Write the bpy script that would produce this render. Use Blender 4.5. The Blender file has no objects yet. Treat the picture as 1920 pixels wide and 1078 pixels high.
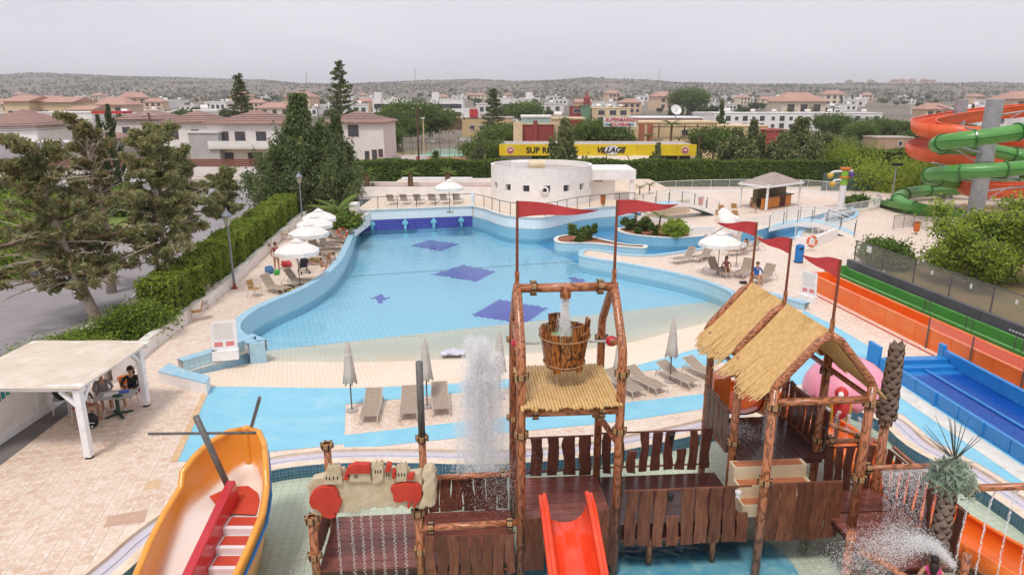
import bpy, bmesh, math, random
import numpy as np
from mathutils import Vector, Matrix
from mathutils.geometry import delaunay_2d_cdt
random.seed(7); rng = np.random.default_rng(7)
R = math.radians
S = bpy.context.scene
COL = S.collection
# ------------------------------------------------------------------ camera, sky, sun, exposure
CAM_H = 10.0; PITCH = R(15.3); FPX = 1280.0
cd = bpy.data.cameras.new('camera'); cam = bpy.data.objects.new('camera', cd); COL.objects.link(cam)
cd.sensor_width = 36; cd.lens = 24; cd.clip_end = 9000; cd.clip_start = .1
cam.location = (0, 0, CAM_H); cam.rotation_euler = (R(90) - PITCH, 0, 0)
S.camera = cam
SUN_EL, SUN_AZ = R(62), R(200)
W = bpy.data.worlds.new('World'); S.world = W; W.use_nodes = True
wn = W.node_tree.nodes; wl = W.node_tree.links; wn.clear()
sky = wn.new('ShaderNodeTexSky'); sky.sky_type = 'NISHITA'; sky.sun_disc = False
sky.sun_elevation = SUN_EL; sky.sun_rotation = SUN_AZ; sky.dust_density = 4
hs = wn.new('ShaderNodeHueSaturation'); hs.inputs['Saturation'].default_value = .12
wl.new(sky.outputs[0], hs.inputs['Color'])
tc = wn.new('ShaderNodeTexCoord'); mp = wn.new('ShaderNodeMapping'); mp.inputs['Scale'].default_value = (1.6, 1.6, 6)
nz = wn.new('ShaderNodeTexNoise'); nz.inputs['Scale'].default_value = 1.3; nz.inputs['Detail'].default_value = 4
wl.new(tc.outputs['Generated'], mp.inputs[0]); wl.new(mp.outputs[0], nz.inputs['Vector'])
cr = wn.new('ShaderNodeValToRGB'); cr.color_ramp.elements[0].position = .3; cr.color_ramp.elements[1].position = .72
cr.color_ramp.elements[0].color = (5.75, 5.7, 6.25, 1); cr.color_ramp.elements[1].color = (6.6, 6.5, 7.0, 1)
wl.new(nz.outputs[0], cr.inputs[0])
mx = wn.new('ShaderNodeMixRGB'); mx.inputs[0].default_value = .93
wl.new(hs.outputs[0], mx.inputs[1]); wl.new(cr.outputs[0], mx.inputs[2])
bg = wn.new('ShaderNodeBackground'); bg.inputs[1].default_value = .1
wo = wn.new('ShaderNodeOutputWorld'); wl.new(mx.outputs[0], bg.inputs[0]); wl.new(bg.outputs[0], wo.inputs[0])
sl = bpy.data.lights.new('sun', 'SUN'); sl.energy = 1.5; sl.angle = R(12); sl.color = (1, .95, .88)
so = bpy.data.objects.new('sun', sl); COL.objects.link(so)
so.rotation_euler = (R(90) - SUN_EL, 0, R(180) - SUN_AZ)
vs = S.view_settings; vs.view_transform = 'Standard'; vs.look = 'None'; vs.exposure = .45; vs.gamma = 1; vs.use_curve_mapping = False
# ------------------------------------------------------------------ pixels to places (photo pixels, 1920 wide)
cP, sP = math.cos(PITCH), math.sin(PITCH)
def ray(px, py):
    a = (px - 960) / FPX; b = (539 - py) / FPX
    return Vector((a, cP + b * sP, -sP + b * cP))
def G(px, py, z=0.0):
    d = ray(px, py); t = (z - CAM_H) / d.z
    return Vector((d.x * t, d.y * t, z))
def V(px, py, Y):
    d = ray(px, py); t = Y / d.y
    return Vector((d.x * t, Y, CAM_H + d.z * t))
def HZ(py, Y): return V(960, py, Y).z
def XW(px, Y, z=0.0): return (px - 960) / FPX * (Y * cP + (CAM_H - z) * sP)
def G2(px, py, z=0.0):
    g = G(px, py, z); return (g.x, g.y)
# ------------------------------------------------------------------ materials
def lin(h):
    if not isinstance(h, str): return tuple(h) + (1,)
    h = h.lstrip('#'); v = [int(h[i:i + 2], 16) / 255 for i in (0, 2, 4)]
    return tuple((c / 12.92 if c <= .04045 else ((c + .055) / 1.055) ** 2.4) for c in v) + (1,)
MATS = {}
class NT:
    def __init__(s, name):
        s.m = bpy.data.materials.new(name); s.m.use_nodes = True
        s.n = s.m.node_tree.nodes; s.l = s.m.node_tree.links
        s.b = s.n['Principled BSDF']; s.o = s.n['Material Output']
    def new(s, t, **kw):
        n = s.n.new(t)
        for k, v in kw.items(): setattr(n, k, v)
        return n
    def link(s, a, b): s.l.new(a, b)
def mat(name, c1, c2=None, scale=4, rough=.6, bump=0, bscale=None, metal=0, rnd=0, spec=.4, stretch=(1, 1, 1), coat=0, pos=False, dirt=None, detail=5):
    if name in MATS: return MATS[name]
    t = NT(name); MATS[name] = t.m
    t.b.inputs['Roughness'].default_value = rough; t.b.inputs['Metallic'].default_value = metal
    t.b.inputs['Specular IOR Level'].default_value = spec; t.b.inputs['Coat Weight'].default_value = coat
    c1 = lin(c1); c2 = lin(c2) if c2 else tuple(c * .82 for c in c1[:3]) + (1,)
    tc = t.new('ShaderNodeTexCoord'); ge = t.new('ShaderNodeNewGeometry')
    mp = t.new('ShaderNodeMapping'); mp.inputs['Scale'].default_value = stretch
    t.link(ge.outputs['Position'] if pos else tc.outputs['Object'], mp.inputs[0])
    nz = t.new('ShaderNodeTexNoise'); nz.inputs['Scale'].default_value = scale; nz.inputs['Detail'].default_value = detail
    nz.inputs['Roughness'].default_value = .62
    t.link(mp.outputs[0], nz.inputs['Vector'])
    cr = t.new('ShaderNodeValToRGB'); cr.color_ramp.elements[0].position = .33; cr.color_ramp.elements[1].position = .67
    cr.color_ramp.elements[0].color = c1; cr.color_ramp.elements[1].color = c2
    t.link(nz.outputs[0], cr.inputs[0]); out = cr.outputs[0]
    if dirt:
        n2 = t.new('ShaderNodeTexNoise'); n2.inputs['Scale'].default_value = dirt[1]; n2.inputs['Detail'].default_value = 8; n2.inputs['Roughness'].default_value = .7
        t.link(mp.outputs[0], n2.inputs['Vector'])
        r2 = t.new('ShaderNodeValToRGB'); r2.color_ramp.elements[0].position = .52; r2.color_ramp.elements[1].position = .72
        r2.color_ramp.elements[0].color = (0, 0, 0, 1); r2.color_ramp.elements[1].color = (dirt[2],) * 3 + (1,)
        t.link(n2.outputs[0], r2.inputs[0])
        mm = t.new('ShaderNodeMixRGB'); t.link(r2.outputs[0], mm.inputs[0]); t.link(out, mm.inputs[1]); mm.inputs[2].default_value = lin(dirt[0]); out = mm.outputs[0]
        rr_ = t.new('ShaderNodeMapRange'); rr_.inputs['To Min'].default_value = rough; rr_.inputs['To Max'].default_value = max(.12, rough * .55); t.link(r2.outputs[0], rr_.inputs[0]); t.link(rr_.outputs[0], t.b.inputs['Roughness'])
    if rnd:
        oi = t.new('ShaderNodeObjectInfo'); mr = t.new('ShaderNodeMapRange')
        mr.inputs['To Min'].default_value = 1 - rnd; mr.inputs['To Max'].default_value = 1 + rnd
        t.link(oi.outputs['Random'], mr.inputs[0])
        h = t.new('ShaderNodeHueSaturation'); t.link(mr.outputs[0], h.inputs['Value']); t.link(out, h.inputs['Color']); out = h.outputs[0]
    t.link(out, t.b.inputs['Base Color'])
    if bump:
        nb = t.new('ShaderNodeTexNoise'); nb.inputs['Scale'].default_value = bscale or scale * 3; nb.inputs['Detail'].default_value = 4
        t.link(mp.outputs[0], nb.inputs['Vector'])
        bp = t.new('ShaderNodeBump'); bp.inputs['Strength'].default_value = bump; bp.inputs['Distance'].default_value = .03
        t.link(nb.outputs[0], bp.inputs['Height']); t.link(bp.outputs[0], t.b.inputs['Normal'])
    return t.m
def tiles(name, c1, c2, grout, w, h, rot=0, rough=.4, uv=False, gap=.06, vary=.5, big=.35, pos=True, patch=None):
    """procedural tiles: colour differs from tile to tile, recessed joints"""
    if name in MATS: return MATS[name]
    t = NT(name); MATS[name] = t.m
    t.b.inputs['Roughness'].default_value = rough
    tc = t.new('ShaderNodeTexCoord'); ge = t.new('ShaderNodeNewGeometry')
    mp = t.new('ShaderNodeMapping'); mp.vector_type = 'POINT'
    mp.inputs['Rotation'].default_value = (0, 0, -rot); mp.inputs['Scale'].default_value = (1 / w, 1 / h, 1)
    vr = t.new('ShaderNodeVectorRotate', rotation_type='Z_AXIS'); vr.inputs['Angle'].default_value = -rot
    src = tc.outputs['UV'] if uv else ge.outputs['Position']
    t.link(src, vr.inputs['Vector'])
    mp.inputs['Rotation'].default_value = (0, 0, 0); t.link(vr.outputs[0], mp.inputs[0])
    fr = t.new('ShaderNodeVectorMath', operation='FRACTION'); t.link(mp.outputs[0], fr.inputs[0])
    fl = t.new('ShaderNodeVectorMath', operation='FLOOR'); t.link(mp.outputs[0], fl.inputs[0])
    sx = t.new('ShaderNodeSeparateXYZ'); t.link(fr.outputs[0], sx.inputs[0])
    def edge(o):
        a = t.new('ShaderNodeMath', operation='SUBTRACT'); a.inputs[1].default_value = .5; t.link(o, a.inputs[0])
        b = t.new('ShaderNodeMath', operation='ABSOLUTE'); t.link(a.outputs[0], b.inputs[0]); return b.outputs[0]
    mxm = t.new('ShaderNodeMath', operation='MAXIMUM'); t.link(edge(sx.outputs[0]), mxm.inputs[0]); t.link(edge(sx.outputs[1]), mxm.inputs[1])
    gr = t.new('ShaderNodeMapRange'); gr.inputs['From Min'].default_value = .5 - gap; gr.inputs['From Max'].default_value = .5 - gap * .55
    t.link(mxm.outputs[0], gr.inputs[0])
    wnz = t.new('ShaderNodeTexWhiteNoise', noise_dimensions='2D'); t.link(fl.outputs[0], wnz.inputs['Vector'])
    nz = t.new('ShaderNodeTexNoise'); nz.inputs['Scale'].default_value = big; nz.inputs['Detail'].default_value = 6
    t.link(src, nz.inputs['Vector'])
    mv = t.new('ShaderNodeMath', operation='MULTIPLY_ADD'); t.link(wnz.outputs['Value'], mv.inputs[0]); mv.inputs[1].default_value = vary
    nn = t.new('ShaderNodeMath', operation='MULTIPLY_ADD'); t.link(nz.outputs[0], nn.inputs[0]); nn.inputs[1].default_value = 1.6; nn.inputs[2].default_value = -.3 - vary / 2
    t.link(nn.outputs[0], mv.inputs[2])
    mc = t.new('ShaderNodeMixRGB'); t.link(mv.outputs[0], mc.inputs[0]); mc.use_clamp = True
    cl = t.new('ShaderNodeClamp'); t.link(mv.outputs[0], cl.inputs[0]); t.link(cl.outputs[0], mc.inputs[0])
    mc.inputs[1].default_value = lin(c1); mc.inputs[2].default_value = lin(c2)
    out = mc.outputs[0]
    if patch:     # pale worn streaks inside a tile
        n3 = t.new('ShaderNodeTexNoise'); n3.inputs['Scale'].default_value = patch[1]; n3.inputs['Detail'].default_value = 5; n3.inputs['Distortion'].default_value = 1.2
        t.link(src, n3.inputs['Vector'])
        e2 = t.new('ShaderNodeMath', operation='MULTIPLY_ADD'); t.link(mxm.outputs[0], e2.inputs[0]); e2.inputs[1].default_value = .55; t.link(n3.outputs[0], e2.inputs[2])
        r3 = t.new('ShaderNodeMapRange'); r3.inputs['From Min'].default_value = .62; r3.inputs['From Max'].default_value = .85; t.link(e2.outputs[0], r3.inputs[0])
        m3 = t.new('ShaderNodeMixRGB'); t.link(r3.outputs[0], m3.inputs[0]); t.link(out, m3.inputs[1]); m3.inputs[2].default_value = lin(patch[0]); out = m3.outputs[0]
    mg = t.new('ShaderNodeMixRGB'); t.link(gr.outputs[0], mg.inputs[0]); t.link(out, mg.inputs[1]); mg.inputs[2].default_value = lin(grout)
    t.link(mg.outputs[0], t.b.inputs['Base Color'])
    iv = t.new('ShaderNodeMath', operation='SUBTRACT'); iv.inputs[0].default_value = 1; t.link(gr.outputs[0], iv.inputs[1])
    bp = t.new('ShaderNodeBump'); bp.inputs['Strength'].default_value = .4; bp.inputs['Distance'].default_value = .01
    t.link(iv.outputs[0], bp.inputs['Height']); t.link(bp.outputs[0], t.b.inputs['Normal'])
    return t.m
def woodprint(name, c1, c2, c3, axis='Z'):
    """pipes painted with a wood grain of rings and eyes"""
    if name in MATS: return MATS[name]
    t = NT(name); MATS[name] = t.m; t.b.inputs['Roughness'].default_value = .38; t.b.inputs['Coat Weight'].default_value = .25
    tc = t.new('ShaderNodeTexCoord'); mp = t.new('ShaderNodeMapping'); mp.inputs['Scale'].default_value = (9, 9, 2.6) if axis == 'Z' else (2.6, 9, 9)
    t.link(tc.outputs['Object'], mp.inputs[0])
    vo = t.new('ShaderNodeTexVoronoi'); vo.inputs['Scale'].default_value = .8; t.link(mp.outputs[0], vo.inputs['Vector'])
    nz = t.new('ShaderNodeTexNoise'); nz.inputs['Scale'].default_value = 1.4; nz.inputs['Detail'].default_value = 3; t.link(mp.outputs[0], nz.inputs['Vector'])
    ad = t.new('ShaderNodeMath', operation='MULTIPLY_ADD'); t.link(nz.outputs[0], ad.inputs[0]); ad.inputs[1].default_value = .55; t.link(vo.outputs['Distance'], ad.inputs[2])
    si = t.new('ShaderNodeMath', operation='MULTIPLY'); t.link(ad.outputs[0], si.inputs[0]); si.inputs[1].default_value = 16
    sn = t.new('ShaderNodeMath', operation='SINE'); t.link(si.outputs[0], sn.inputs[0])
    cr = t.new('ShaderNodeValToRGB'); e = cr.color_ramp.elements
    e[0].position = .25; e[0].color = lin(c1); e[1].position = .94; e[1].color = lin(c3); x = e.new(.7); x.color = lin(c2)
    mr = t.new('ShaderNodeMapRange'); mr.inputs['From Min'].default_value = -1; t.link(sn.outputs[0], mr.inputs[0]); t.link(mr.outputs[0], cr.inputs[0])
    t.link(cr.outputs[0], t.b.inputs['Base Color'])
    return t.m
def water(name, tint, dens=.0, rscale=3.0, rstr=.25, gl=.04):
    if name in MATS: return MATS[name]
    t = NT(name); MATS[name] = t.m; t.n.remove(t.b)
    ge = t.new('ShaderNodeNewGeometry')
    nz = t.new('ShaderNodeTexNoise'); nz.inputs['Scale'].default_value = rscale; nz.inputs['Detail'].default_value = 3; nz.inputs['Distortion'].default_value = .6
    t.link(ge.outputs['Position'], nz.inputs['Vector'])
    bp = t.new('ShaderNodeBump'); bp.inputs['Strength'].default_value = rstr; bp.inputs['Distance'].default_value = .05; t.link(nz.outputs[0], bp.inputs['Height'])
    fr = t.new('ShaderNodeFresnel'); fr.inputs['IOR'].default_value = 1.33; t.link(bp.outputs[0], fr.inputs['Normal'])
    tr = t.new('ShaderNodeBsdfTransparent'); tr.inputs[0].default_value = lin(tint)
    gb = t.new('ShaderNodeBsdfGlossy'); gb.inputs['Roughness'].default_value = gl; t.link(bp.outputs[0], gb.inputs['Normal'])
    ms = t.new('ShaderNodeMixShader'); t.link(fr.outputs[0], ms.inputs[0]); t.link(tr.outputs[0], ms.inputs[1]); t.link(gb.outputs[0], ms.inputs[2])
    t.link(ms.outputs[0], t.o.inputs['Surface'])
    if dens: va = t.new('ShaderNodeVolumeAbsorption'); va.inputs[0].default_value = lin('#6fc8ea'); va.inputs[1].default_value = dens; t.link(va.outputs[0], t.o.inputs['Volume'])
    return t.m
def clear(name, tint, op=.25, rough=.1):
    """thin see-through sheet or spray"""
    if name in MATS: return MATS[name]
    t = NT(name); MATS[name] = t.m
    t.b.inputs['Base Color'].default_value = lin(tint); t.b.inputs['Alpha'].default_value = op; t.b.inputs['Roughness'].default_value = rough
    return t.m
def leafmat(name, c1, c2, rnd=.12):
    if name in MATS: return MATS[name]
    t = NT(name); MATS[name] = t.m
    ge = t.new('ShaderNodeNewGeometry')
    nz = t.new('ShaderNodeTexNoise'); nz.inputs['Scale'].default_value = 1.1; nz.inputs['Detail'].default_value = 6; nz.inputs['Roughness'].default_value = .75
    t.link(ge.outputs['Position'], nz.inputs['Vector'])
    cr = t.new('ShaderNodeValToRGB'); cr.color_ramp.elements[0].position = .36; cr.color_ramp.elements[1].position = .64
    cr.color_ramp.elements[0].color = lin(c1); cr.color_ramp.elements[1].color = lin(c2); t.link(nz.outputs[0], cr.inputs[0])
    oi = t.new('ShaderNodeObjectInfo'); mr = t.new('ShaderNodeMapRange'); mr.inputs['To Min'].default_value = 1 - rnd; mr.inputs['To Max'].default_value = 1 + rnd
    t.link(oi.outputs['Random'], mr.inputs[0]); h = t.new('ShaderNodeHueSaturation'); t.link(mr.outputs[0], h.inputs['Value']); t.link(cr.outputs[0], h.inputs['Color'])
    t.link(h.outputs[0], t.b.inputs['Base Color']); t.b.inputs['Roughness'].default_value = .65; t.b.inputs['Specular IOR Level'].default_value = .25
    tl = t.new('ShaderNodeBsdfTranslucent'); t.link(h.outputs[0], tl.inputs[0])
    ms = t.new('ShaderNodeMixShader'); ms.inputs[0].default_value = .4; t.link(t.b.outputs[0], ms.inputs[1]); t.link(tl.outputs[0], ms.inputs[2]); t.link(ms.outputs[0], t.o.inputs['Surface'])
    return t.m
# ------------------------------------------------------------------ objects
WM = {}
def tag(o, label=None, cat=None, group=None, kind=None):
    if label: o['label'] = label
    if cat: o['category'] = cat
    if group: o['group'] = group
    if kind: o['kind'] = kind
    return o
def thing(name, label, cat, loc=(0, 0, 0), rz=0, group=None):
    o = bpy.data.objects.new(name, None); COL.objects.link(o); o.empty_display_size = .2
    o.location = loc; o.rotation_euler = (0, 0, rz); tag(o, label, cat, group)
    WM[o.name] = Matrix.Translation(Vector(loc)) @ Matrix.Rotation(rz, 4, 'Z')
    return o
def dup(root, loc, rz=0, label=None, group=None, sc=1):
    r = root.copy(); COL.objects.link(r); r.location = loc; r.rotation_euler = (0, 0, rz); r.scale = (sc, sc, sc) if not isinstance(sc, tuple) else sc
    if label: r['label'] = label
    if group: r['group'] = group
    for ch in root.children:
        c = ch.copy(); COL.objects.link(c); c.parent = r
        for g in ch.children:
            d = g.copy(); COL.objects.link(d); d.parent = c
    return r
def pip(p, poly):
    x, y = p[0], p[1]; c = False; j = len(poly) - 1
    for i in range(len(poly)):
        xi, yi = poly[i][0], poly[i][1]; xj, yj = poly[j][0], poly[j][1]
        if (yi > y) != (yj > y) and x < (xj - xi) * (y - yi) / (yj - yi) + xi: c = not c
        j = i
    return c
def smooth(pts, n=6, closed=False):
    pts = [Vector(p) for p in pts]; out = []; N = len(pts)
    rngi = range(N if closed else N - 1)
    for i in rngi:
        p0 = pts[(i - 1) % N] if closed or i > 0 else pts[0]; p1 = pts[i]; p2 = pts[(i + 1) % N]; p3 = pts[(i + 2) % N] if closed or i + 2 < N else pts[-1]
        for k in range(n):
            t = k / n
            out.append(.5 * ((2 * p1) + (p2 - p0) * t + (2 * p0 - 5 * p1 + 4 * p2 - p3) * t * t + (3 * p1 - p0 - 3 * p2 + p3) * t ** 3))
    if not closed: out.append(pts[-1])
    return out
def offset(poly, d, closed=True):
    """offset a 2D polyline to its left by d"""
    P = [Vector((p[0], p[1])) for p in poly]; N = len(P); out = []
    for i in range(N):
        a = P[(i - 1) % N] if closed or i else P[i]; b = P[(i + 1) % N] if closed or i < N - 1 else P[i]
        t = b - a
        t = t.normalized() if t.length > 1e-9 else Vector((1, 0)); out.append(Vector((P[i].x - t.y * d, P[i].y + t.x * d)))
    return out
class MB:
    def __init__(s): s.v = []; s.f = []; s.m = []; s.uv = {}
    def add(s, vs, fs, m=0):
        b = len(s.v); s.v += [tuple(v) for v in vs]
        for f in fs: s.f.append(tuple(i + b for i in f)); s.m.append(m)
        return s
    def box(s, c, d, rz=0, m=0, M=None):
        M = M or (Matrix.Translation(Vector(c)) @ Matrix.Rotation(rz, 4, 'Z'))
        x, y, z = d[0] / 2, d[1] / 2, d[2] / 2
        vs = [M @ Vector(p) for p in ((-x, -y, -z), (x, -y, -z), (x, y, -z), (-x, y, -z), (-x, -y, z), (x, -y, z), (x, y, z), (-x, y, z))]
        return s.add(vs, [(3, 2, 1, 0), (4, 5, 6, 7), (0, 1, 5, 4), (1, 2, 6, 5), (2, 3, 7, 6), (3, 0, 4, 7)], m)
    def bar(s, a, b, w, h, m=0, up=(0, 0, 1)):
        a = Vector(a); b = Vector(b); t = (b - a).normalized(); u = Vector(up)
        if abs(t.dot(u)) > .95: u = Vector((0, 1, 0))
        r = t.cross(u).normalized() * w / 2; u = r.cross(t).normalized() * h / 2
        vs = [a - r - u, a + r - u, a + r + u, a - r + u, b - r - u, b + r - u, b + r + u, b - r + u]
        return s.add(vs, [(3, 2, 1, 0), (4, 5, 6, 7), (0, 1, 5, 4), (1, 2, 6, 5), (2, 3, 7, 6), (3, 0, 4, 7)], m)
    def tube(s, pts, r, n=8, m=0, cap=True, closed=False):
        P = [Vector(p) for p in pts]; K = len(P); rs = r if isinstance(r, (list, tuple)) else [r] * K
        rings = []; pu = None
        for i in range(K):
            a = P[i - 1] if (i or closed) else P[i]; b = P[(i + 1) % K] if (i < K - 1 or closed) else P[i]
            t = (b - a); t = t.normalized() if t.length > 1e-9 else Vector((0, 0, 1))
            if pu is None:
                u = Vector((0, 0, 1)) if abs(t.z) < .9 else Vector((1, 0, 0))
            else: u = pu
            u = (u - t * u.dot(t))
            u = u.normalized() if u.length > 1e-6 else t.orthogonal().normalized()
            pu = u; w = t.cross(u)
            rings.append([P[i] + (u * math.cos(2 * math.pi * k / n) + w * math.sin(2 * math.pi * k / n)) * rs[i] for k in range(n)])
        vs = [v for rg in rings for v in rg]; fs = []
        for i in range(K if closed else K - 1):
            j = (i + 1) % K
            for k in range(n): fs.append((i * n + k, i * n + (k + 1) % n, j * n + (k + 1) % n, j * n + k))
        if cap and not closed: fs.append(tuple(range(n - 1, -1, -1))); fs.append(tuple((K - 1) * n + k for k in range(n)))
        return s.add(vs, fs, m)
    def lathe(s, prof, c=(0, 0, 0), n=16, m=0, cap=True, axis=None, M=None):
        vs = []; fs = []; c = Vector(c)
        for r, z in prof:
            for k in range(n):
                a = 2 * math.pi * k / n; p = Vector((r * math.cos(a), r * math.sin(a), z)); vs.append((M @ p if M else p) + c)
        K = len(prof)
        for i in range(K - 1):
            for k in range(n): fs.append((i * n + k, i * n + (k + 1) % n, (i + 1) * n + (k + 1) % n, (i + 1) * n + k))
        if cap: fs.append(tuple(range(n - 1, -1, -1))); fs.append(tuple((K - 1) * n + k for k in range(n)))
        return s.add(vs, fs, m)
    def prism(s, poly, z0, z1, m=0, mt=None):
        n = len(poly); vs = [(p[0], p[1], z0) for p in poly] + [(p[0], p[1], z1) for p in poly]
        s.add(vs, [(i, (i + 1) % n, n + (i + 1) % n, n + i) for i in range(n)], m)
        s.add([v for v in vs[n:]], [tuple(range(n))], m if mt is None else mt); return s
    def plate(s, poly, o, u, w, th, m=0):
        """flat outline poly (2D) laid in the plane o,u,w and thickened by th along u x w"""
        o = Vector(o); u = Vector(u); w = Vector(w); nn = u.cross(w).normalized() * th; n = len(poly)
        a = [o + u * p[0] + w * p[1] for p in poly]; b = [p + nn for p in a]
        return s.add(a + b, [tuple(range(n - 1, -1, -1)), tuple(range(n, 2 * n))] + [(i, (i + 1) % n, n + (i + 1) % n, n + i) for i in range(n)], m)
    def sphere(s, c, r, n=10, k=7, m=0, sc=(1, 1, 1)):
        pr = [(max(1e-3, math.sin(math.pi * i / k)) * r, -math.cos(math.pi * i / k) * r) for i in range(k + 1)]
        M = Matrix.Diagonal((sc[0], sc[1], sc[2], 1)); return s.lathe(pr, c, n, m, True, None, M)
    def sheet(s, outer, holes=(), z=0, m=0, step=None, zf=None):
        pts = []; ed = []
        for poly in [outer] + list(holes):
            b = len(pts); n = len(poly); pts += [Vector((p[0], p[1])) for p in poly]; ed += [(b + i, b + (i + 1) % n) for i in range(n)]
        if step:
            xs = [p[0] for p in outer]; ys = [p[1] for p in outer]
            for x in np.arange(min(xs), max(xs), step):
                for y in np.arange(min(ys), max(ys), step):
                    if pip((x, y), outer) and not any(pip((x, y), h) for h in holes): pts.append(Vector((x, y)))
        v, e, f, _, _, _ = delaunay_2d_cdt(pts, ed, [], 0, 1e-4)
        ff = []
        for t in f:
            c = (sum(v[i].x for i in t) / len(t), sum(v[i].y for i in t) / len(t))
            if pip(c, outer) and not any(pip(c, h) for h in holes): ff.append(tuple(t))
        return s.add([(p.x, p.y, zf(p.x, p.y) if zf else z) for p in v], ff, m)
    def wall(s, line, z0, z1, closed=False, m=0):
        """vertical strip with uv = metres along, metres up (z0,z1 numbers or lists)"""
        L = [Vector((p[0], p[1])) for p in line]; 
        if closed: L = L + [L[0]]
        u = 0; n = len(L); b = len(s.v); us = []
        for i, p in enumerate(L):
            if i: u += (p - L[i - 1]).length
            us.append(u); a = z0[i] if isinstance(z0, list) else z0; c = z1[i] if isinstance(z1, list) else z1
            s.v += [(p.x, p.y, a), (p.x, p.y, c)]
        for i in range(n - 1):
            k = len(s.f); s.f.append((b + 2 * i, b + 2 * i + 2, b + 2 * i + 3, b + 2 * i + 1)); s.m.append(m)
            s.uv[k] = [(us[i], s.v[b + 2 * i][2]), (us[i + 1], s.v[b + 2 * i + 2][2]), (us[i + 1], s.v[b + 2 * i + 3][2]), (us[i], s.v[b + 2 * i + 1][2])]
        return s
    def strip(s, A, B, za, zb=None, m=0, closed=False):
        n = len(A); zb = za if zb is None else zb
        g = lambda z, i: z[i] if isinstance(z, list) else z
        vs = [(A[i][0], A[i][1], g(za, i)) for i in range(n)] + [(B[i][0], B[i][1], g(zb, i)) for i in range(n)]
        return s.add(vs, [(i, (i + 1) % n, n + (i + 1) % n, n + i) for i in range(n if closed else n - 1)], m)
    def build(s, name, mats, parent=None, label=None, cat=None, group=None, kind=None, sm=False, bevel=0, local=False, loc=None):
        if not isinstance(mats, (list, tuple)): mats = [mats]
        me = bpy.data.meshes.new(name); vs = s.v
        wm = None
        if parent is not None:
            wm = WM[parent.name]
            if not local:
                iv = wm.inverted(); vs = [tuple(iv @ Vector(v)) for v in vs]
        elif loc is None and vs and not local:
            a = np.array(vs); c = (a.min(0) + a.max(0)) / 2; c[2] = a[:, 2].min(); loc = tuple(c)
            vs = (a - c).tolist()
        me.from_pydata(vs, [], s.f)
        me.polygons.foreach_set('material_index', s.m)
        if sm: me.polygons.foreach_set('use_smooth', [True] * len(s.f))
        if s.uv:
            ul = me.uv_layers.new(name='UVMap')
            for k, c in s.uv.items():
                for j, li in enumerate(me.polygons[k].loop_indices): ul.data[li].uv = c[j]
        for x in mats: me.materials.append(x)
        me.update()
        o = bpy.data.objects.new(name, me); COL.objects.link(o)
        if parent is not None: o.parent = parent; WM[o.name] = wm
        else:
            if loc is not None: o.location = loc
            WM[o.name] = Matrix.Translation(Vector(loc or (0, 0, 0)))
        if bevel:
            b = o.modifiers.new('bevel', 'BEVEL'); b.width = bevel; b.segments = 2; b.limit_method = 'ANGLE'; b.angle_limit = R(40)
        return tag(o, label, cat, group, kind)
def struct(name, mb, m, **k):
    o = mb.build(name, m, **k)
    if not o.parent: o['kind'] = o.get('kind', 'structure')
    return o
def quads(name, centers, size, mats, parent=None, midx=None, local=True, aspect=1.6, up=None, kind=None, label=None, cat=None):
    """many small leaf faces, random orientation"""
    c = np.asarray(centers, float); n = len(c); sz = (size * rng.uniform(.65, 1.35, n))[:, None] if np.isscalar(size) else np.asarray(size)[:, None]
    a = rng.normal(size=(n, 3)); a /= np.linalg.norm(a, axis=1)[:, None]
    if up is not None: a = a * (1 - up) + np.array([0, 0, 1]) * up; a /= np.linalg.norm(a, axis=1)[:, None]
    b = np.cross(a, rng.normal(size=(n, 3))); b /= np.linalg.norm(b, axis=1)[:, None]
    a = a * sz * aspect * .5; b = b * sz * .5
    v = np.stack([c - a, c + b, c + a, c - b], 1).reshape(-1, 3)
    me = bpy.data.meshes.new(name); me.vertices.add(4 * n); me.loops.add(4 * n); me.polygons.add(n)
    me.vertices.foreach_set('co', v.ravel()); me.loops.foreach_set('vertex_index', np.arange(4 * n)); me.polygons.foreach_set('loop_start', np.arange(0, 4 * n, 4))
    if midx is not None: me.polygons.foreach_set('material_index', np.asarray(midx, dtype=np.int32))
    for x in (mats if isinstance(mats, (list, tuple)) else [mats]): me.materials.append(x)
    me.update(calc_edges=True); o = bpy.data.objects.new(name, me); COL.objects.link(o)
    if parent is not None: o.parent = parent; WM[o.name] = WM[parent.name]
    return tag(o, label, cat, None, kind)
# ================================================================== SETTING
WATER = -.5; TER = 1.3; TROT = R(13.5)
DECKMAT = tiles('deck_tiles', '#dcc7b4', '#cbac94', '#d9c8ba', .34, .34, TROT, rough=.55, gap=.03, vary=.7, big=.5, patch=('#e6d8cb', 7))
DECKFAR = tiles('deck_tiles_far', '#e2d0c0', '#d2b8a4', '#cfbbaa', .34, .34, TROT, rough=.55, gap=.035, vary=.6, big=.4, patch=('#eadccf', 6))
BLUEPAINT = mat('blue_paint', '#8ecadf', '#7ebfd9', scale=.9, rough=.5, pos=True, bump=.1, bscale=40, dirt=('#a3d0df', .7, .85), stretch=(1, 1.6, 1))
POOLBLUE = tiles('pool_tile', '#c8ecf6', '#bce6f3', '#a6dbec', .26, .26, R(20), gap=.08, rough=.2, vary=.35, big=.12)
BEACH = tiles('beach_tile', '#f2e4d2', '#ead5bc', '#e0c6aa', .17, .17, R(18), gap=.07, rough=.45, vary=.5, big=.3)
WALLTILE = tiles('wall_tile', '#b4d3de', '#a6cad9', '#93bacd', .22, .22, uv=True, gap=.07, rough=.3, vary=.5)
WALLBLUE = tiles('wall_tile_blue', '#93c1d3', '#84b7ce', '#74a6c0', .22, .22, uv=True, gap=.07, rough=.25, vary=.5)
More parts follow.
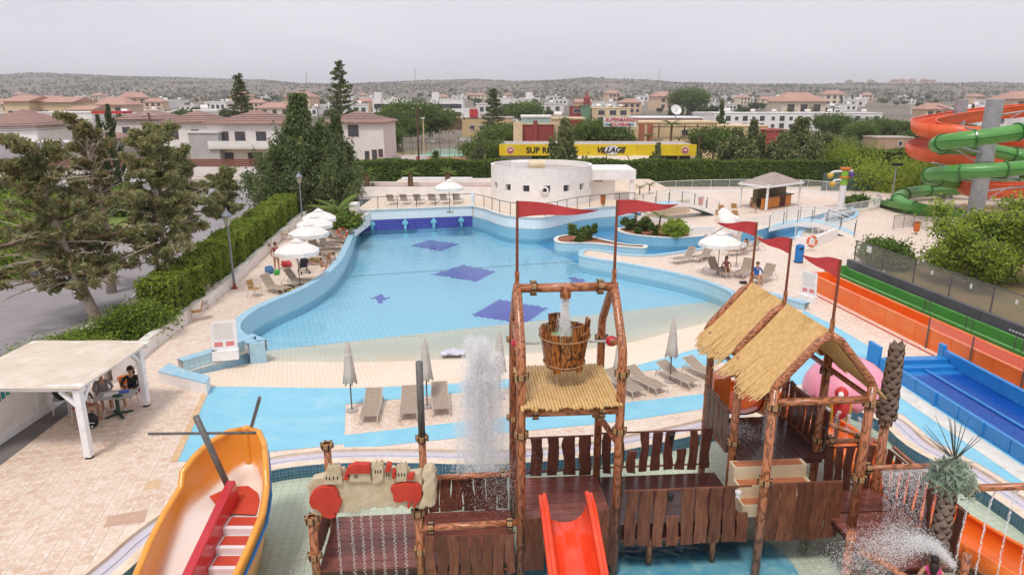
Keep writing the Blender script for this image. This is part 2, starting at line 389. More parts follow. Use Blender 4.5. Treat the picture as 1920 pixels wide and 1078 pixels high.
WALLPALE = tiles('wall_tile_pale', '#e6ecef', '#dde6ea', '#cfdae0', .5, 1.2, uv=True, gap=.03, rough=.4, vary=.5)
NAVY = tiles('navy_tile', '#40449f', '#373b90', '#676cbc', .22, .22, uv=True, gap=.07, rough=.2, vary=.6)
RIVERT = tiles('river_tile', '#6cc0e2', '#5db5dc', '#50a6d2', .26, .26, R(10), gap=.08, rough=.2, vary=.4, big=.2)
PURPLE = tiles('purple_tile', '#6a62be', '#5b56b2', '#7d78cc', .26, .26, R(20), gap=.08, rough=.25, vary=.5)
SPLASHF = tiles('splash_tile', '#dfe0d2', '#d4d8c8', '#c4cab9', .22, .22, R(8), gap=.07, rough=.3, vary=.6, big=.5)
COPING = mat('coping', '#e6e2da', '#d5d0c6', scale=2, rough=.6, bump=.1, dirt=('#b9a78f', 3, .6))
COPBLUE = mat('coping_blue', '#a3c8da', '#94bdd3', scale=2, rough=.5, dirt=('#c7d6da', 1.5, .7))
WHITE = mat('white_wall', '#f0ebe8', '#e6e0dc', scale=1.5, rough=.8, bump=.05, dirt=('#cfc5bc', 1.2, .35))
WHITEP = mat('white_paint', '#f0f0f1', '#e6e6e8', scale=3, rough=.55, dirt=('#b5b0a8', 3, .5))
CONC = mat('concrete', '#b9aea8', '#a69c96', scale=1.5, rough=.85, bump=.15)
SOIL = mat('soil', '#a5684a', '#8a5740', scale=2, rough=.95, bump=.5, pos=True)
ASPH = mat('asphalt', '#9a9496', '#8b8588', scale=.6, rough=.9, bump=.15, bscale=60, pos=True, dirt=('#9c9493', .35, .8))
PAVE = mat('pavement', '#c9b9ad', '#bba99c', scale=1, rough=.9, bump=.1, pos=True)
GRASS = mat('ground_grass', '#7c7a4e', '#a08a62', scale=.25, rough=.95, bump=.6, bscale=3, pos=True)
FARG = mat('ground_far', '#9b8468', '#6f6d4c', scale=.02, rough=1, pos=True, detail=10)
LAWN = mat('lawn', '#5d7a2f', '#7a8a44', scale=.8, rough=.95, bump=.8, bscale=12, pos=True)
RAIL = mat('rail_metal', '#c9c9cb', '#b5b5b8', scale=5, rough=.35, metal=.3)
RAILD = mat('rail_dark', '#6d6a6b', '#5a5758', scale=5, rough=.45, metal=.4)
GLASS = clear('rail_glass', '#dfe6e6', .16, .08)
# ---- pool outlines
def LG(pts, z): return [Vector(G2(p[0], p[1], z)) for p in pts]
wingL = LG([(345, 699), (415, 678), (484, 655)], 0)
left = smooth(LG([(482, 641), (456, 624), (450, 612), (458, 598), (481, 581), (511, 566), (539, 555), (567, 543), (595, 528), (620, 510), (639, 489), (650, 470), (659, 450), (667, 428)], .4), 4)
cL = Vector(G2(674, 433, WATER)); cR = Vector(G2(886, 423.5, WATER))
curve = smooth([cR] + LG([(910, 430), (935, 440), (960, 446), (1005, 449), (1037, 445), (1068, 436), (1094, 430), (1125, 426), (1160, 423), (1190, 421)], WATER), 4)
bankI = smooth(LG([(1190, 427), (1160, 429), (1156, 432), (1168, 438), (1200, 443.5), (1260, 447.5), (1330, 443), (1400, 436), (1440, 428), (1470, 418), (1530, 405), (1562, 394)], .1), 4)
bankP = smooth(LG([(1592, 390), (1604, 400), (1590, 411), (1535, 424), (1500, 434), (1490, 446), (1450, 450), (1390, 456), (1320, 466), (1260, 475), (1220, 479.5), (1170, 478), (1140, 472), (1105, 468), (1090, 470), (1085, 477), (1093, 484), (1160, 495), (1240, 510), (1300, 524), (1350, 541), (1372, 553), (1380, 560)], .1), 4)
wingR = LG([(1440, 568), (1508, 588)], 0)
edgeN = smooth(LG([(1497, 600), (1400, 626), (1310, 651), (1180, 687), (980, 707), (850, 717), (700, 724), (620, 726), (500, 724), (392, 723)], 0), 3)
bL = Vector(G2(487, 660, -.75)); bR = Vector(G2(1372, 561, -.9))
deepP = left + [cL] + curve + bankI + bankP
beachP = wingR + edgeN + wingL
hole = deepP + beachP
en = sorted([(p.x, p.y) for p in edgeN]); enx = [p[0] for p in en]; eny = [p[1] for p in en]
def floorz(x, y):
    t = y - np.interp(x, enx, eny)
    return max(-.9, -.02 - .13 * max(0, t))
# ---- splash pool outline
spl = smooth(LG([(100, 1120), (150, 1078), (188, 1048), (241, 1002), (320, 946), (400, 893), (495, 857), (610, 842), (720, 839), (800, 840), (900, 842), (1000, 838), (1100, 827), (1200, 808), (1300, 787), (1400, 758), (1480, 731), (1530, 722), (1570, 726), (1611, 748), (1694, 785), (1751, 832), (1830, 872), (1900, 915), (1990, 975), (2100, 1060)], 0), 4)
splash = spl + [Vector((13.5, 6)), Vector((-9, 6))]
park = [(-15.6, 4), (-15.6, 25), (-19.3, 68), (-19.6, 82.4), (62, 82.4), (62, 4)]
# ---- ground
def peak(px):
    X = [-400, 0, 60, 150, 250, 350, 430, 500, 560, 640, 700, 800, 900, 960, 1040, 1100, 1160, 1250, 1350, 1450, 1550, 1650, 1750, 1850, 1920, 2300]
    Yp = [150, 145, 141, 143, 147, 150, 152, 153, 160, 163, 158, 154, 153, 157, 153, 149, 151, 157, 160, 162, 161, 160, 160, 159, 160, 162]
    return np.interp(px, X, Yp)
def TZ(x, y):
    if y < 150: return 0.0
    b = float(np.interp(y, [150, 400, 800, 1200, 1700], [0, .8, 8, 17, 26]))
    if y > 1000:
        px = 960 + FPX * x / (y * cP + 6 * sP)
        pk = HZ(peak(px), 2700.0)
        t = min(1, (y - 1000) / 1700.0); t = t * t * (3 - 2 * t)
        b = b * (1 - t) + pk * t if y <= 2700 else pk - (y - 2700) * .05
        b += (math.sin(x * .013 + y * .004) * 4 + math.sin(x * .031 - y * .011) * 2.2) * t * (1 - t) * 3
    return b
mb = MB(); mb.sheet([(-1500, -400), (1500, -400), (1500, 150), (-1500, 150)], [park], 0.0)
struct('ground', mb, GRASS)
mb = MB(); ys = [150, 200, 260, 330, 400, 520, 640, 800, 900, 1000, 1100, 1200, 1350, 1500, 1650, 1800, 1950, 2100, 2250, 2400, 2500, 2600, 2700, 2800, 3100, 3800]
NP = 120; vs = []
for y in ys:
    for i in range(NP + 1):
        px = -900 + (3720) * i / NP; x = (px - 960) / FPX * (y * cP + 4); vs.append((x if y > 150 else x * 3, y, TZ(x, y) + (random.uniform(-1, 1.5) * min(1, (y - 900) / 1500) * 2.2 if y > 1000 else 0)))
mb.add(vs, [(r * (NP + 1) + i, r * (NP + 1) + i + 1, (r + 1) * (NP + 1) + i + 1, (r + 1) * (NP + 1) + i) for r in range(len(ys) - 1) for i in range(NP)])
struct('hills', mb, mat('hill_scrub', '#6a665d', '#8f7f72', scale=.012, rough=1, pos=True, detail=14, stretch=(1, .35, 1), dirt=('#3d4336', .03, .85)), sm=True)
# roads west of the park
mb = MB(); mb.sheet([(-24, 8), (-28.5, 36), (-33, 66), (-140, 66), (-140, 89), (-19.5, 89.5), (10, 91), (10, 97), (62, 97), (62, 84.5), (-19.8, 84.3), (-24.2, 67), (-19.3, 31), (-18.2, 8)], z=.004)
struct('road', mb, ASPH)
mb = MB()
for x0, x1 in ((-90, -45), (-43, -22)): mb.box(((x0 + x1) / 2, 77.5, .012), (x1 - x0, .16, .008))
for k in range(7): mb.box((-25.6 - .9 * k * .35, 26 + 5.5 * k, .012), (.14, 2.6, .008), R(4))
struct('road_marking', mb, mat('road_white', '#d8d4cf', '#b7b0a9', scale=6, rough=.8))
mb = MB(); K = [(-18.2, 8), (-19.3, 31), (-24.2, 67), (-19.8, 84.3)]
mb.strip(K, [(-16.9, 8), (-17.6, 30), (-20.6, 66), (-19.62, 84.3)], .13); mb.wall(K, 0, .13)
struct('pavement', mb, PAVE)
mb = MB(); mb.box((-80, 90.4, .07), (122, 2, .14)); struct('pavement_far', mb, PAVE)
mb = MB()
for a, b in zip(K[:-1], K[1:]): mb.bar((a[0] - .06, a[1], .08), (b[0] - .06, b[1], .08), .14, .16)
struct('kerb', mb, COPING)
# ---- deck
deck = struct('deck', MB().sheet(park, [hole, splash], 0.0), DECKFAR)
pave_poly = [tuple(G2(*p)) for p in [(-250, 960), (-60, 860), (60, 800), (135, 745), (175, 716), (250, 695), (300, 722), (388, 727), (326, 868), (400, 890), (318, 948), (240, 1004), (186, 1050), (120, 1110), (-250, 1110)]]
strip_poly = [tuple(G2(*p)) for p in [(334, 868), (496, 850), (632, 836), (645, 847), (791, 830), (960, 812), (1200, 787), (1310, 770), (1310, 782), (1200, 804), (1000, 834), (800, 836), (720, 835), (610, 838), (495, 853), (402, 889)]]
isl = [(648, 758), (960, 727), (1182, 698), (1313, 686), (1420, 670), (1420, 722), (1306, 740), (1179, 754), (960, 780), (646, 816)]
isl_poly = [tuple(G2(*p)) for p in isl]
spots = []; cs, sn = math.cos(TROT), math.sin(TROT)
for i in range(-90, 90):
    for j in range(0, 110):
        u, w = (i + .5) * .34, (j + .5) * .34; x, y = u * cs - w * sn, u * sn + w * cs
        if y < 10.5 or y > 27.5: continue
        for k, pl in enumerate((pave_poly, strip_poly, isl_poly)):
            if pip((x, y), pl) and all(pip((x + dx, y + dy), pl) for dx in (-.2, .2) for dy in (-.2, .2)): spots.append((y, x, k)); break
spots.sort()
def tileverts(c, h=.006, tx=0, ty=0):
    s = .163; b = .006
    vs = []
    for (q, z) in ((s, -.02), (s, h - .003), (s - b, h)):
        for a, d in ((-q, -q), (q, -q), (q, q), (-q, q)): vs.append((c[0] + a * cs - d * sn, c[1] + a * sn + d * cs, z + a * tx + d * ty))
    return vs
TF = [(0, 1, 5, 4), (1, 2, 6, 5), (2, 3, 7, 6), (3, 0, 4, 7), (4, 5, 9, 8), (5, 6, 10, 9), (6, 7, 11, 10), (7, 4, 8, 11), (8, 9, 10, 11)]
tm = MB().add(tileverts((0, 0)), TF); tme = None
for n, (y, x, k) in enumerate(spots[:300]):
    if tme is None:
        o = tm.build('tile', DECKMAT, local=True); tme = o.data; o.name = 'tile'
    else: o = bpy.data.objects.new('tile', tme); COL.objects.link(o)
    o.location = (x, y, random.uniform(0, .003)); o.rotation_euler = (random.uniform(-.006, .006), random.uniform(-.006, .006), 0); o.parent = deck
dk = deck.location
for o in list(deck.children): o.location = Vector(o.location) - dk
mb = MB()
for y, x, k in spots[300:]: mb.add(tileverts((x, y), .006 + random.uniform(0, .003), random.uniform(-.006, .006), random.uniform(-.006, .006)), TF)
mb.build('paving_tiles', DECKMAT, deck, kind='stuff')
# repair slabs and a drain cover let into the paving
for i, q in enumerate([[(194, 989), (203, 968), (277, 955), (270, 978)], [(268, 918), (278, 902), (305, 898), (298, 916)], [(290, 660), (302, 648), (318, 648), (306, 662)], [(110, 920), (150, 905), (170, 912), (132, 930)]]):
    if i < 3: mb = MB(); mb.prism(LG(q, 0), .0, .0125); mb.build('repair_slab', mat('slab%d' % i, ['#c9a793', '#d9b995', '#e2cfbd'][i], None, 8, .7), deck)
# ---- painted blue walks
bluep = [(396, 725), (500, 726), (620, 728), (700, 727), (850, 719), (980, 709), (1180, 689), (1310, 653), (1400, 628), (1498, 602), (1507, 582), (1560, 608), (1637, 654), (1690, 712), (1760, 757), (1830, 805), (1920, 868), (2000, 935), (2000, 968), (1900, 908), (1830, 866), (1751, 826), (1694, 778), (1611, 742), (1570, 720), (1530, 716), (1480, 725), (1400, 742), (1310, 768), (1200, 785), (1100, 797), (960, 810), (791, 828), (645, 844), (645, 832), (632, 834), (495, 848), (420, 858), (332, 866)]
struct('blue_walk', MB().sheet(LG(bluep, 0), [isl_poly], .009), BLUEPAINT)
mb = MB()
for A, B in (((396, 724), (333, 866)),):
    a, b = G(*A), G(*B); mb.bar(a + Vector((-.1, 0, .012)), b + Vector((-.1, 0, .012)), .2, .02)
struct('walk_border', mb, mat('border_sand', '#d9b995', '#caa47d', 4, .7))
# ---- pool floor, beach, water
fl = struct('pool_floor', MB().sheet(deepP + [bR - Vector((0, .0)), bL], [], step=1.2, zf=lambda x, y: floorz(x, y)), POOLBLUE)
struct('beach', MB().sheet([bR, Vector(G2(1380, 560, .1))] + wingR + edgeN + wingL + [Vector(G2(482, 641, .4)), bL], [], step=1.0, zf=floorz), BEACH, sm=True)
riv = [Vector(G2(*p, -.9)) for p in [(1000, 455), (1085, 494), (1088, 500), (1150, 490), (1300, 492), (1500, 470), (1640, 425), (1620, 380), (1400, 425), (1250, 470), (1170, 465), (1165, 420), (1100, 425), (1040, 440)]]
struct('river_floor', MB().sheet(riv, [], -.885), RIVERT)
pw = offset(hole, .02); struct('pool_water', MB().sheet(pw, [], WATER).wall(pw, -1.45, WATER, True).sheet(pw, [], -1.45), water('pool_water', '#f6fcfd', dens=.22, rscale=1.9, rstr=.5))
def patch(name, quad, m, cell=.26, rot=R(20), lift=.008):
    P = [G2(p[0], p[1], -1.2) for p in quad]
    P = [G2(p[0], p[1], floorz(*q)) for p, q in zip(quad, P)]
    cx = sum(p[0] for p in P) / len(P); cy = sum(p[1] for p in P) / len(P); c, s = math.cos(rot), math.sin(rot); mb = MB()
    for i in range(-40, 40):
        for j in range(-40, 40):
            u, w = (i + .5) * cell, (j + .5) * cell
            if pip((cx + u * c - w * s, cy + u * s + w * c), P):
                vs = []
                for a, d in ((-.5, -.5), (.5, -.5), (.5, .5), (-.5, .5)):
                    uu, ww = u + a * cell, w + d * cell; x, y = cx + uu * c - ww * s, cy + uu * s + ww * c; vs.append((x, y, floorz(x, y) + lift))
                mb.add(vs, [(0, 1, 2, 3)])
    return mb.build(name, m, fl)
for q in ([(769, 461), (805, 450), (864, 458), (825, 471)], [(810, 515), (868, 497), (932, 510), (893, 528)], [(880, 592), (935, 562), (1030, 578), (985, 607)], [(697, 559), (713, 551), (729, 559), (713, 568)], [(1068, 519), (1095, 524), (1093, 533), (1070, 528)]): patch('tile_patch', q, PURPLE)
patch('tile_band', [(1003, 452), (1010, 450), (1088, 489), (1084, 494)], NAVY, .2)
a, b = G(640, 531, -1.3), G(1086, 500, -1.3)
mb = MB(); mb.add([(a.x, a.y - .06, floorz(a.x, a.y) + .012), (a.x, a.y + .06, floorz(a.x, a.y) + .012), (b.x, b.y + .06, floorz(b.x, b.y) + .012), (b.x, b.y - .06, floorz(b.x, b.y) + .012)], [(0, 1, 2, 3)])
mb.build('floor_grate', mat('grate', '#5f93ab', None, 5, .5), fl)
# ---- pool walls
def pwall(name, label, line, z1, th, mi, mt, mo=None, z0=-1.5, out0=0.0):
    t = thing(name, label, 'wall', (line[len(line) // 2].x, line[len(line) // 2].y, 0))
    B = offset(line, th, False)
    MB().wall(line, z0, z1).build('tiled_face', mi, t)
    mb = MB(); mb.strip(offset(line, -.02, False), offset(line, th + .02, False), z1 + .05)
    mb.wall(offset(line, -.02, False), z1 - .02, z1 + .05); mb.wall(offset(line, th + .02, False), z1 - .02, z1 + .05); mb.build('coping', mt, t)
    MB().wall(B, out0 - .05, z1).build('outer_face', mo or mi, t)
    return t
pwall('pool_wall', 'curving light blue tiled wall between the lamp post deck and the big pool', left + [cL], .38, .38, WALLTILE, COPBLUE, WHITE)
# left wing (V shaped end)
wl_ = LG([(345, 697), (415, 675), (482, 648)], 0)
t = pwall('pool_wing_wall', 'low blue tiled wing wall with a white end by the paving and beach', wl_ + [left[0]], .4, .38, WALLTILE, COPBLUE, WHITE, z0=-.9)
tip = [G2(300, 718), G2(389, 741), G2(396, 727), G2(352, 716), G2(320, 702)]
mb = MB(); mb.prism([Vector(p) for p in tip], -.02, .42); mb.build('end_block', WHITE, t)
MB().box((left[0].x - .02, left[0].y + .02, -.25), (.62, .5, 1.34), R(20)).build('corner_block', COPBLUE, t)
mb = MB(); mb.prism([Vector(p) for p in tip], .42, .47); mb.build('block_coping', COPBLUE, t)
wr_ = [bankP[-1]] + LG([(1440, 563), (1508, 582)], 0)
pwall('pool_wing_wall', 'low blue tiled wing wall behind the thatched hut roof', wr_, .32, .38, WALLTILE, COPBLUE, WHITE, z0=-.9)
pwall('peninsula_wall', 'curved blue tiled wall around the sunbathing peninsula', bankP, .14, .3, WALLTILE, COPBLUE, WHITE)
pwall('river_bank_wall', 'blue tiled river wall in front of the planted island', bankI, .14, .3, WALLBLUE, COPING, WHITE)
# far wall and the terrace
tw = thing('terrace_wall', 'tall pale wall with navy tile band at the deep end', 'wall', (cL.x, cL.y, 0))
MB().wall([cL, cR], -.56, .36).build('navy_band', NAVY, tw); MB().wall([cL + Vector((0, .02)), cR + Vector((0, .02))], -1.5, -.56).build('lower_band', WALLTILE, tw)
MB().wall([cL + Vector((0, .04)), cR + Vector((0, .04))], .36, TER).build('pale_band', WALLPALE, tw)
for px in (701, 760, 812, 863):
    x = XW(px, 57.2, 0); y = cL.y + (cR.y - cL.y) * (x - cL.x) / (cR.x - cL.x)
    mb = MB(); mb.box((x, y - .1, -.1), (.24, .2, .85)); mb.box((x, y - .12, .02), (.5, .24, .28)); mb.build('wave_outlet', mat('outlet_blue', '#7fc3d6', '#6db5cc', 3, .4), tw, bevel=.08)
cw = thing('curved_wall', 'curving pale and blue wall below the round white building', 'wall', (curve[12].x, curve[12].y, 0))
MB().wall(curve, -1.5, .3).build('blue_band', WALLBLUE, cw)
MB().wall(offset(curve, .04, False), .3, TER - .1).build('pale_band', WALLPALE, cw)
tpoly = [Vector((cL.x - .3, cL.y + .02)), cL + Vector((0, .05)), cR + Vector((0, .05))] + offset(curve, .05, False)[1:] + [Vector((16.5, 63)), Vector((16, 80)), Vector((cL.x - .3, 80))]
TERM = tiles('terrace_tiles', '#e3d0ba', '#d6bea4', '#cdb59c', .4, .4, TROT, gap=.04, vary=.5, rough=.6)
struct('terrace', MB().sheet(tpoly, [], TER - .1).wall(tpoly, -.02, TER - .1, True), TERM)
mb = MB(); edge = [cL, cR] + curve[1:]
mb.strip(offset(edge, -.05, False), offset(edge, .35, False), TER - .04); mb.wall(offset(edge, -.05, False), TER - .12, TER - .04); mb.wall(offset(edge, .35, False), TER - .12, TER - .04)
mb.build('terrace_coping', COPING, cw)
# island in the river mouth and the planted island edge
i1 = smooth(LG([(1039, 449), (1045, 444), (1066, 440.5), (1100, 441.5), (1130, 449), (1175, 458), (1208, 460), (1214, 463), (1203, 465.5), (1160, 462), (1110, 456.5), (1060, 456), (1043, 453.5)], .12), 4, True)
t = thing('river_island', 'long tapering planted island in the river mouth with tiled sides', 'planter', (i1[0].x, i1[0].y, -1.3))
MB().wall(i1, -1.5, .1, True).build('tiled_side', WALLTILE, t)
mb = MB(); o2 = offset(i1, .28); i0 = offset(i1, -.03)
if sum((o2[i] - Vector((i1[30].x, i1[30].y))).length for i in range(len(o2))) > sum((i0[i] - Vector((i1[30].x, i1[30].y))).length for i in range(len(o2))): o2, i0 = offset(i1, -.28), offset(i1, .03)
mb.strip(i0, o2, .16, closed=True); mb.wall(i0, .08, .16, True); mb.build('coping', COPING, t)
MB().sheet(o2, [], .1).build('soil', SOIL, t)
pb = smooth(LG([(1166, 434.5), (1200, 439), (1262, 443), (1285, 443), (1290, 437), (1280, 428), (1230, 420), (1195, 420), (1170, 426)], .1), 3, True)
t = thing('planted_bed', 'brown soil bed with shrubs and small palms on the river island', 'planter', (pb[8].x, pb[8].y, 0))
MB().sheet(pb, [], .13).build('soil', SOIL, t)
bk = [Vector(G2(p[0], p[1], .1)) for p in [(1195, 421), (1232, 424), (1282, 432), (1292, 441), (1340, 439)]]
mb = MB(); mb.wall(bk, 0, .7); mb.wall(offset(bk, .25, False), 0, .7); mb.strip(bk, offset(bk, .25, False), .7); mb.build('low_wall', WHITE, t)
# ---- splash pool
so1 = offset(spl, -.12, False); so2 = offset(spl, -.62, False); so3 = offset(spl, -.9, False)
TROUGH = mat('trough', '#cfcbd6', '#bfbac8', 2, .5, pos=True, dirt=('#e8e4e4', 2, .8))
CREAM = mat('cream_coping', '#e8d9c6', '#d8c3aa', 2.5, .6, pos=True, dirt=('#c3a78a', 2, .7))
m_ = MB(); m_.strip(spl, so1, .035); m_.wall(spl, -.02, .035); m_.wall(so1, -.1, .035)
struct('pool_kerb', m_, CREAM)
m_ = MB(); m_.strip(so1, so2, -.06); mid = offset(spl, -.37, False); m_.strip(offset(spl, -.35, False), offset(spl, -.39, False), -.03); m_.wall(offset(spl, -.35, False), -.06, -.03); m_.wall(offset(spl, -.39, False), -.06, -.03)
struct('drain_trough', m_, TROUGH)
m_ = MB(); m_.strip(so2, so3, .02); m_.wall(so2, -.08, .02); struct('pool_rim', m_, CREAM)
NB = tiles('splash_navy', '#3f6b86', '#2f5570', '#6f93a6', .1, .1, uv=True, gap=.08, rough=.3, vary=.9)
struct('pool_band', MB().wall(so3, -.4, .02), NB)
spf = struct('splash_floor', MB().sheet([tuple(p) for p in so3] + [(13.5, 6), (-9, 6)], [], -.36), SPLASHF)
MB().sheet(LG([(975, 1020), (1100, 1019), (1430, 1010), (1475, 1040), (1500, 1078), (1560, 1200), (900, 1200)], -.35), [], -.352).build('blue_floor', mat('splash_blue', '#5fa9cf', '#8cc3d8', 2.2, .4, pos=True, detail=9, dirt=('#bcdbe2', 3, .8)), spf)
struct('splash_water', MB().sheet([tuple(p) for p in so3] + [(13.5, 6), (-9, 6)], [], -.2), water('splash_water', '#f4f8f4', rscale=4.5, rstr=.4, gl=.08))
# ---- boundary wall and hedges of the park
t = thing('boundary_wall', 'low white rendered wall along the hedge and sun deck', 'wall', (-15, 30, 0))
wl2 = [Vector(p) for p in [(-14.6, 23.2), (-14.95, 27), (-15.5, 36.3), (-17.9, 56.6), (-18.8, 68)]]
mb = MB(); mb.wall(wl2, 0, .55); B = offset(wl2, .3, False); mb.wall(B, 0, .55); mb.build('wall_face', WHITE, t)
mb = MB(); mb.strip(offset(wl2, -.03, False), offset(wl2, .33, False), .6); mb.wall(offset(wl2, -.03, False), .54, .6); mb.wall(offset(wl2, .33, False), .54, .6); mb.build('wall_cap', COPING, t)
LEAF = leafmat('leaf_hedge', '#83992f', '#a5b04c'); LEAFD = leafmat('leaf_dark', '#425530', '#62723c'); LEAFC = leafmat('leaf_conifer', '#35432a', '#56603c')
LEAFB = leafmat('leaf_brown', '#6b5a3c', '#8d7750'); LEAFO = leafmat('leaf_olive', '#56643a', '#7a8152'); LEAFY = leafmat('leaf_lime', '#7f962f', '#a6b64a')
LEAFH = leafmat('leaf_hedge_dark', '#56702e', '#758c3e')
BARK = mat('bark', '#8d7461', '#6f5848', 6, .95, bump=.8, bscale=18, stretch=(1, 1, .3)); BARKG = mat('bark_grey', '#c2b3a6', '#a29184', 5, .95, bump=.5)
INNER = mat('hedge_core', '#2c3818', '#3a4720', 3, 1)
def hedge(name, label, line, h, w, leafs, n, size=.14, group=None):
    """clipped hedge: rough core and a skin of leaves, top and sides uneven"""
    L = [Vector(p) for p in line]; t = thing(name, label, 'hedge', (L[0].x, L[0].y, 0), 0, group)
    a, b = offset(L, w / 2 - .12, False), offset(L, -w / 2 + .12, False)
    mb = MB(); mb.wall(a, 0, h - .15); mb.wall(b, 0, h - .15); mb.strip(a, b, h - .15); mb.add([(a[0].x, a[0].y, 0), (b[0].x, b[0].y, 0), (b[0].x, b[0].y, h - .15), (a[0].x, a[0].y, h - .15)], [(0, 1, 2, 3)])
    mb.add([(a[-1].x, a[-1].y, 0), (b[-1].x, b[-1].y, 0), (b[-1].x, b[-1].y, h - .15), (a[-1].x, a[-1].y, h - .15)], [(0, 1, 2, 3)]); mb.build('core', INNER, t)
    seg = [(L[i + 1] - L[i]).length for i in range(len(L) - 1)]; tot = sum(seg); P = []
    for _ in range(n):
        d = random.uniform(0, tot); i = 0
        while d > seg[i] and i < len(seg) - 1: d -= seg[i]; i += 1
        tg = (L[i + 1] - L[i]).normalized(); nr = Vector((-tg.y, tg.x)); p = L[i] + tg * d
        q = random.random(); per = 2 * h + w; wob = .12 * math.sin(p.y * 1.7 + p.x) + .08 * math.sin(p.y * 4.1) + random.gauss(0, .05)
        if q < h / per: s, z = -w / 2 - wob, random.uniform(0, h)
        elif q < 2 * h / per: s, z = w / 2 + wob, random.uniform(0, h)
        else: s, z = random.uniform(-w / 2, w / 2), h + wob
        p = p + nr * s; P.append((p.x - L[0].x, p.y - L[0].y, max(.02, z + random.gauss(0, .05))))
    for e_, sg_ in ((L[0], -1), (L[-1], 1)):
        tg = (L[1] - L[0]).normalized() if sg_ < 0 else (L[-1] - L[-2]).normalized(); nr = Vector((-tg.y, tg.x))
        for _ in range(int(n / tot * w * 1.2)): p = e_ + tg * sg_ * abs(random.gauss(.06, .07)) + nr * random.uniform(-w / 2, w / 2); P.append((p.x - L[0].x, p.y - L[0].y, random.uniform(0, h)))
    quads('leaves', P, size, leafs, t, midx=(rng.random(len(P)) < .22).astype(int) if isinstance(leafs, list) and len(leafs) > 1 else None)
    return t
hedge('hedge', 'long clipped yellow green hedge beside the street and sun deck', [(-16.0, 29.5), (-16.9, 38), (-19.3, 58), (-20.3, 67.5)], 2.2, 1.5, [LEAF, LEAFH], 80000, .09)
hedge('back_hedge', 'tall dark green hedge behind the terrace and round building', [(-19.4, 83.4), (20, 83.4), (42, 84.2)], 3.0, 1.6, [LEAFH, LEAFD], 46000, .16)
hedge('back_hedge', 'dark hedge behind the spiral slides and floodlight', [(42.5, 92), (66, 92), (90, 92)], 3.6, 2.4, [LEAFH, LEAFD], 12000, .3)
# ================================================================== PLAY STRUCTURE
PIPE = woodprint('pipe_wood', '#b87550', '#a2633f', '#744527'); PIPEX = woodprint('pipe_wood_x', '#b87550', '#a2633f', '#744527', 'X')
RING = mat('ring_tan', '#b58f64', '#8a6847', 12, .6, bump=.2); BOLT = mat('bolt', '#3a332f', '#241f1c', 10, .5, metal=.5)
BOARD = mat('board', '#764636', '#4d2d24', 7, .42, bump=.35, rnd=.3, stretch=(2.2, 2.2, .5), coat=.2)
BOARDW = mat('board_wet', '#7d4c36', '#563222', 6, .5, bump=.4, rnd=.3, stretch=(2.4, 2.4, .45), dirt=('#8a7058', 2.5, .4))
BOARDG = mat('board_grey', '#8b7464', '#6a5548', 8, .7, bump=.4, rnd=.2, stretch=(3, 3, .5))
PLANK = mat('deck_plank', '#854d42', '#6b3b33', 5, .35, bump=.12, rnd=.12, coat=.25)
DARKP = mat('dark_panel', '#4b2a24', '#38201c', 5, .3, coat=.3)
CANE = mat('cane', '#dcba82', '#c49d63', 9, .7, bump=.3, stretch=(1, 1, 1), dirt=('#a8854c', 14, .5)); CANED = mat('cane_under', '#9c8350', '#7c6638', 6, .8)
ORANGE = mat('orange_plastic', '#ee7a2c', '#e2691f', 1.2, .28, coat=.4, dirt=('#f49b58', 1.5, .5)); REDOR = mat('red_orange_plastic', '#f2502c', '#e54322', 1.2, .25, coat=.5, dirt=('#f77a52', 2, .4))
OCHRE = mat('ochre_plastic', '#eda544', '#e29636', 1.3, .3, coat=.4, dirt=('#f2b565', 1.2, .5)); REDP = mat('red_plastic', '#c3313a', '#b02730', 1.5, .3, coat=.3)
STEPR = mat('step_red', '#c94a35', '#b8402c', 2, .5); CREAMP = mat('cream_plastic', '#ddcdb0', '#cfbb98', 2, .5); CLAY = mat('clay_tread', '#c07a55', '#ab6744', 3, .6)
GREYP = mat('grey_pole', '#6f6d6c', '#575554', 6, .5, bump=.2, dirt=('#93897c', 9, .6)); PINK = mat('pink_plastic', '#eda0b4', '#e690a8', 1.5, .3, coat=.3)
WHITEPL = mat('white_plastic', '#e9e6e6', '#dedada', 2, .35); STONE = mat('cast_stone', '#cfc1a8', '#bba98c', 5, .85, bump=.5, dirt=('#9b8a6e', 6, .5)); REDSIGN = mat('red_sign', '#c5402f', '#b63527', 4, .6, bump=.2)
FLAG = mat('flag_cloth', '#c4484c', '#b53c42', 3, .8, bump=.2); BLACK = mat('black', '#26262a', '#1a1a1e', 5, .6)
SPRAY = leafmat('spray', '#f2f2f6', '#ffffff', 0); STREAM = clear('stream', '#eef0f6', .3, .1)
AN = R(4.5); ca, sa = math.cos(AN), math.sin(AN); OX, OY = .19, 13.03
def L(u, v, z=0.0): return Vector((OX + u * ca - v * sa, OY + u * sa + v * ca, z))
UV_, VV_ = Vector((ca, sa, 0)), Vector((-sa, ca, 0))
def pipe(t, a, b, r=.085, name='post', m=None, n=12, extra=()):
    pts = [Vector(a)] + [Vector(e) for e in extra] + [Vector(b)]
    d = pts[-1] - pts[0]; return MB().tube(pts, r, n).build(name, m or (PIPE if abs(d.z) > .5 * d.length else PIPEX), t, sm=False) if n < 9 else smt(MB().tube(pts, r, n).build(name, m or (PIPE if abs(d.z) > .5 * d.length else PIPEX), t))
def smt(o):
    for p in o.data.polygons: p.use_smooth = len(p.vertices) == 4
    return o
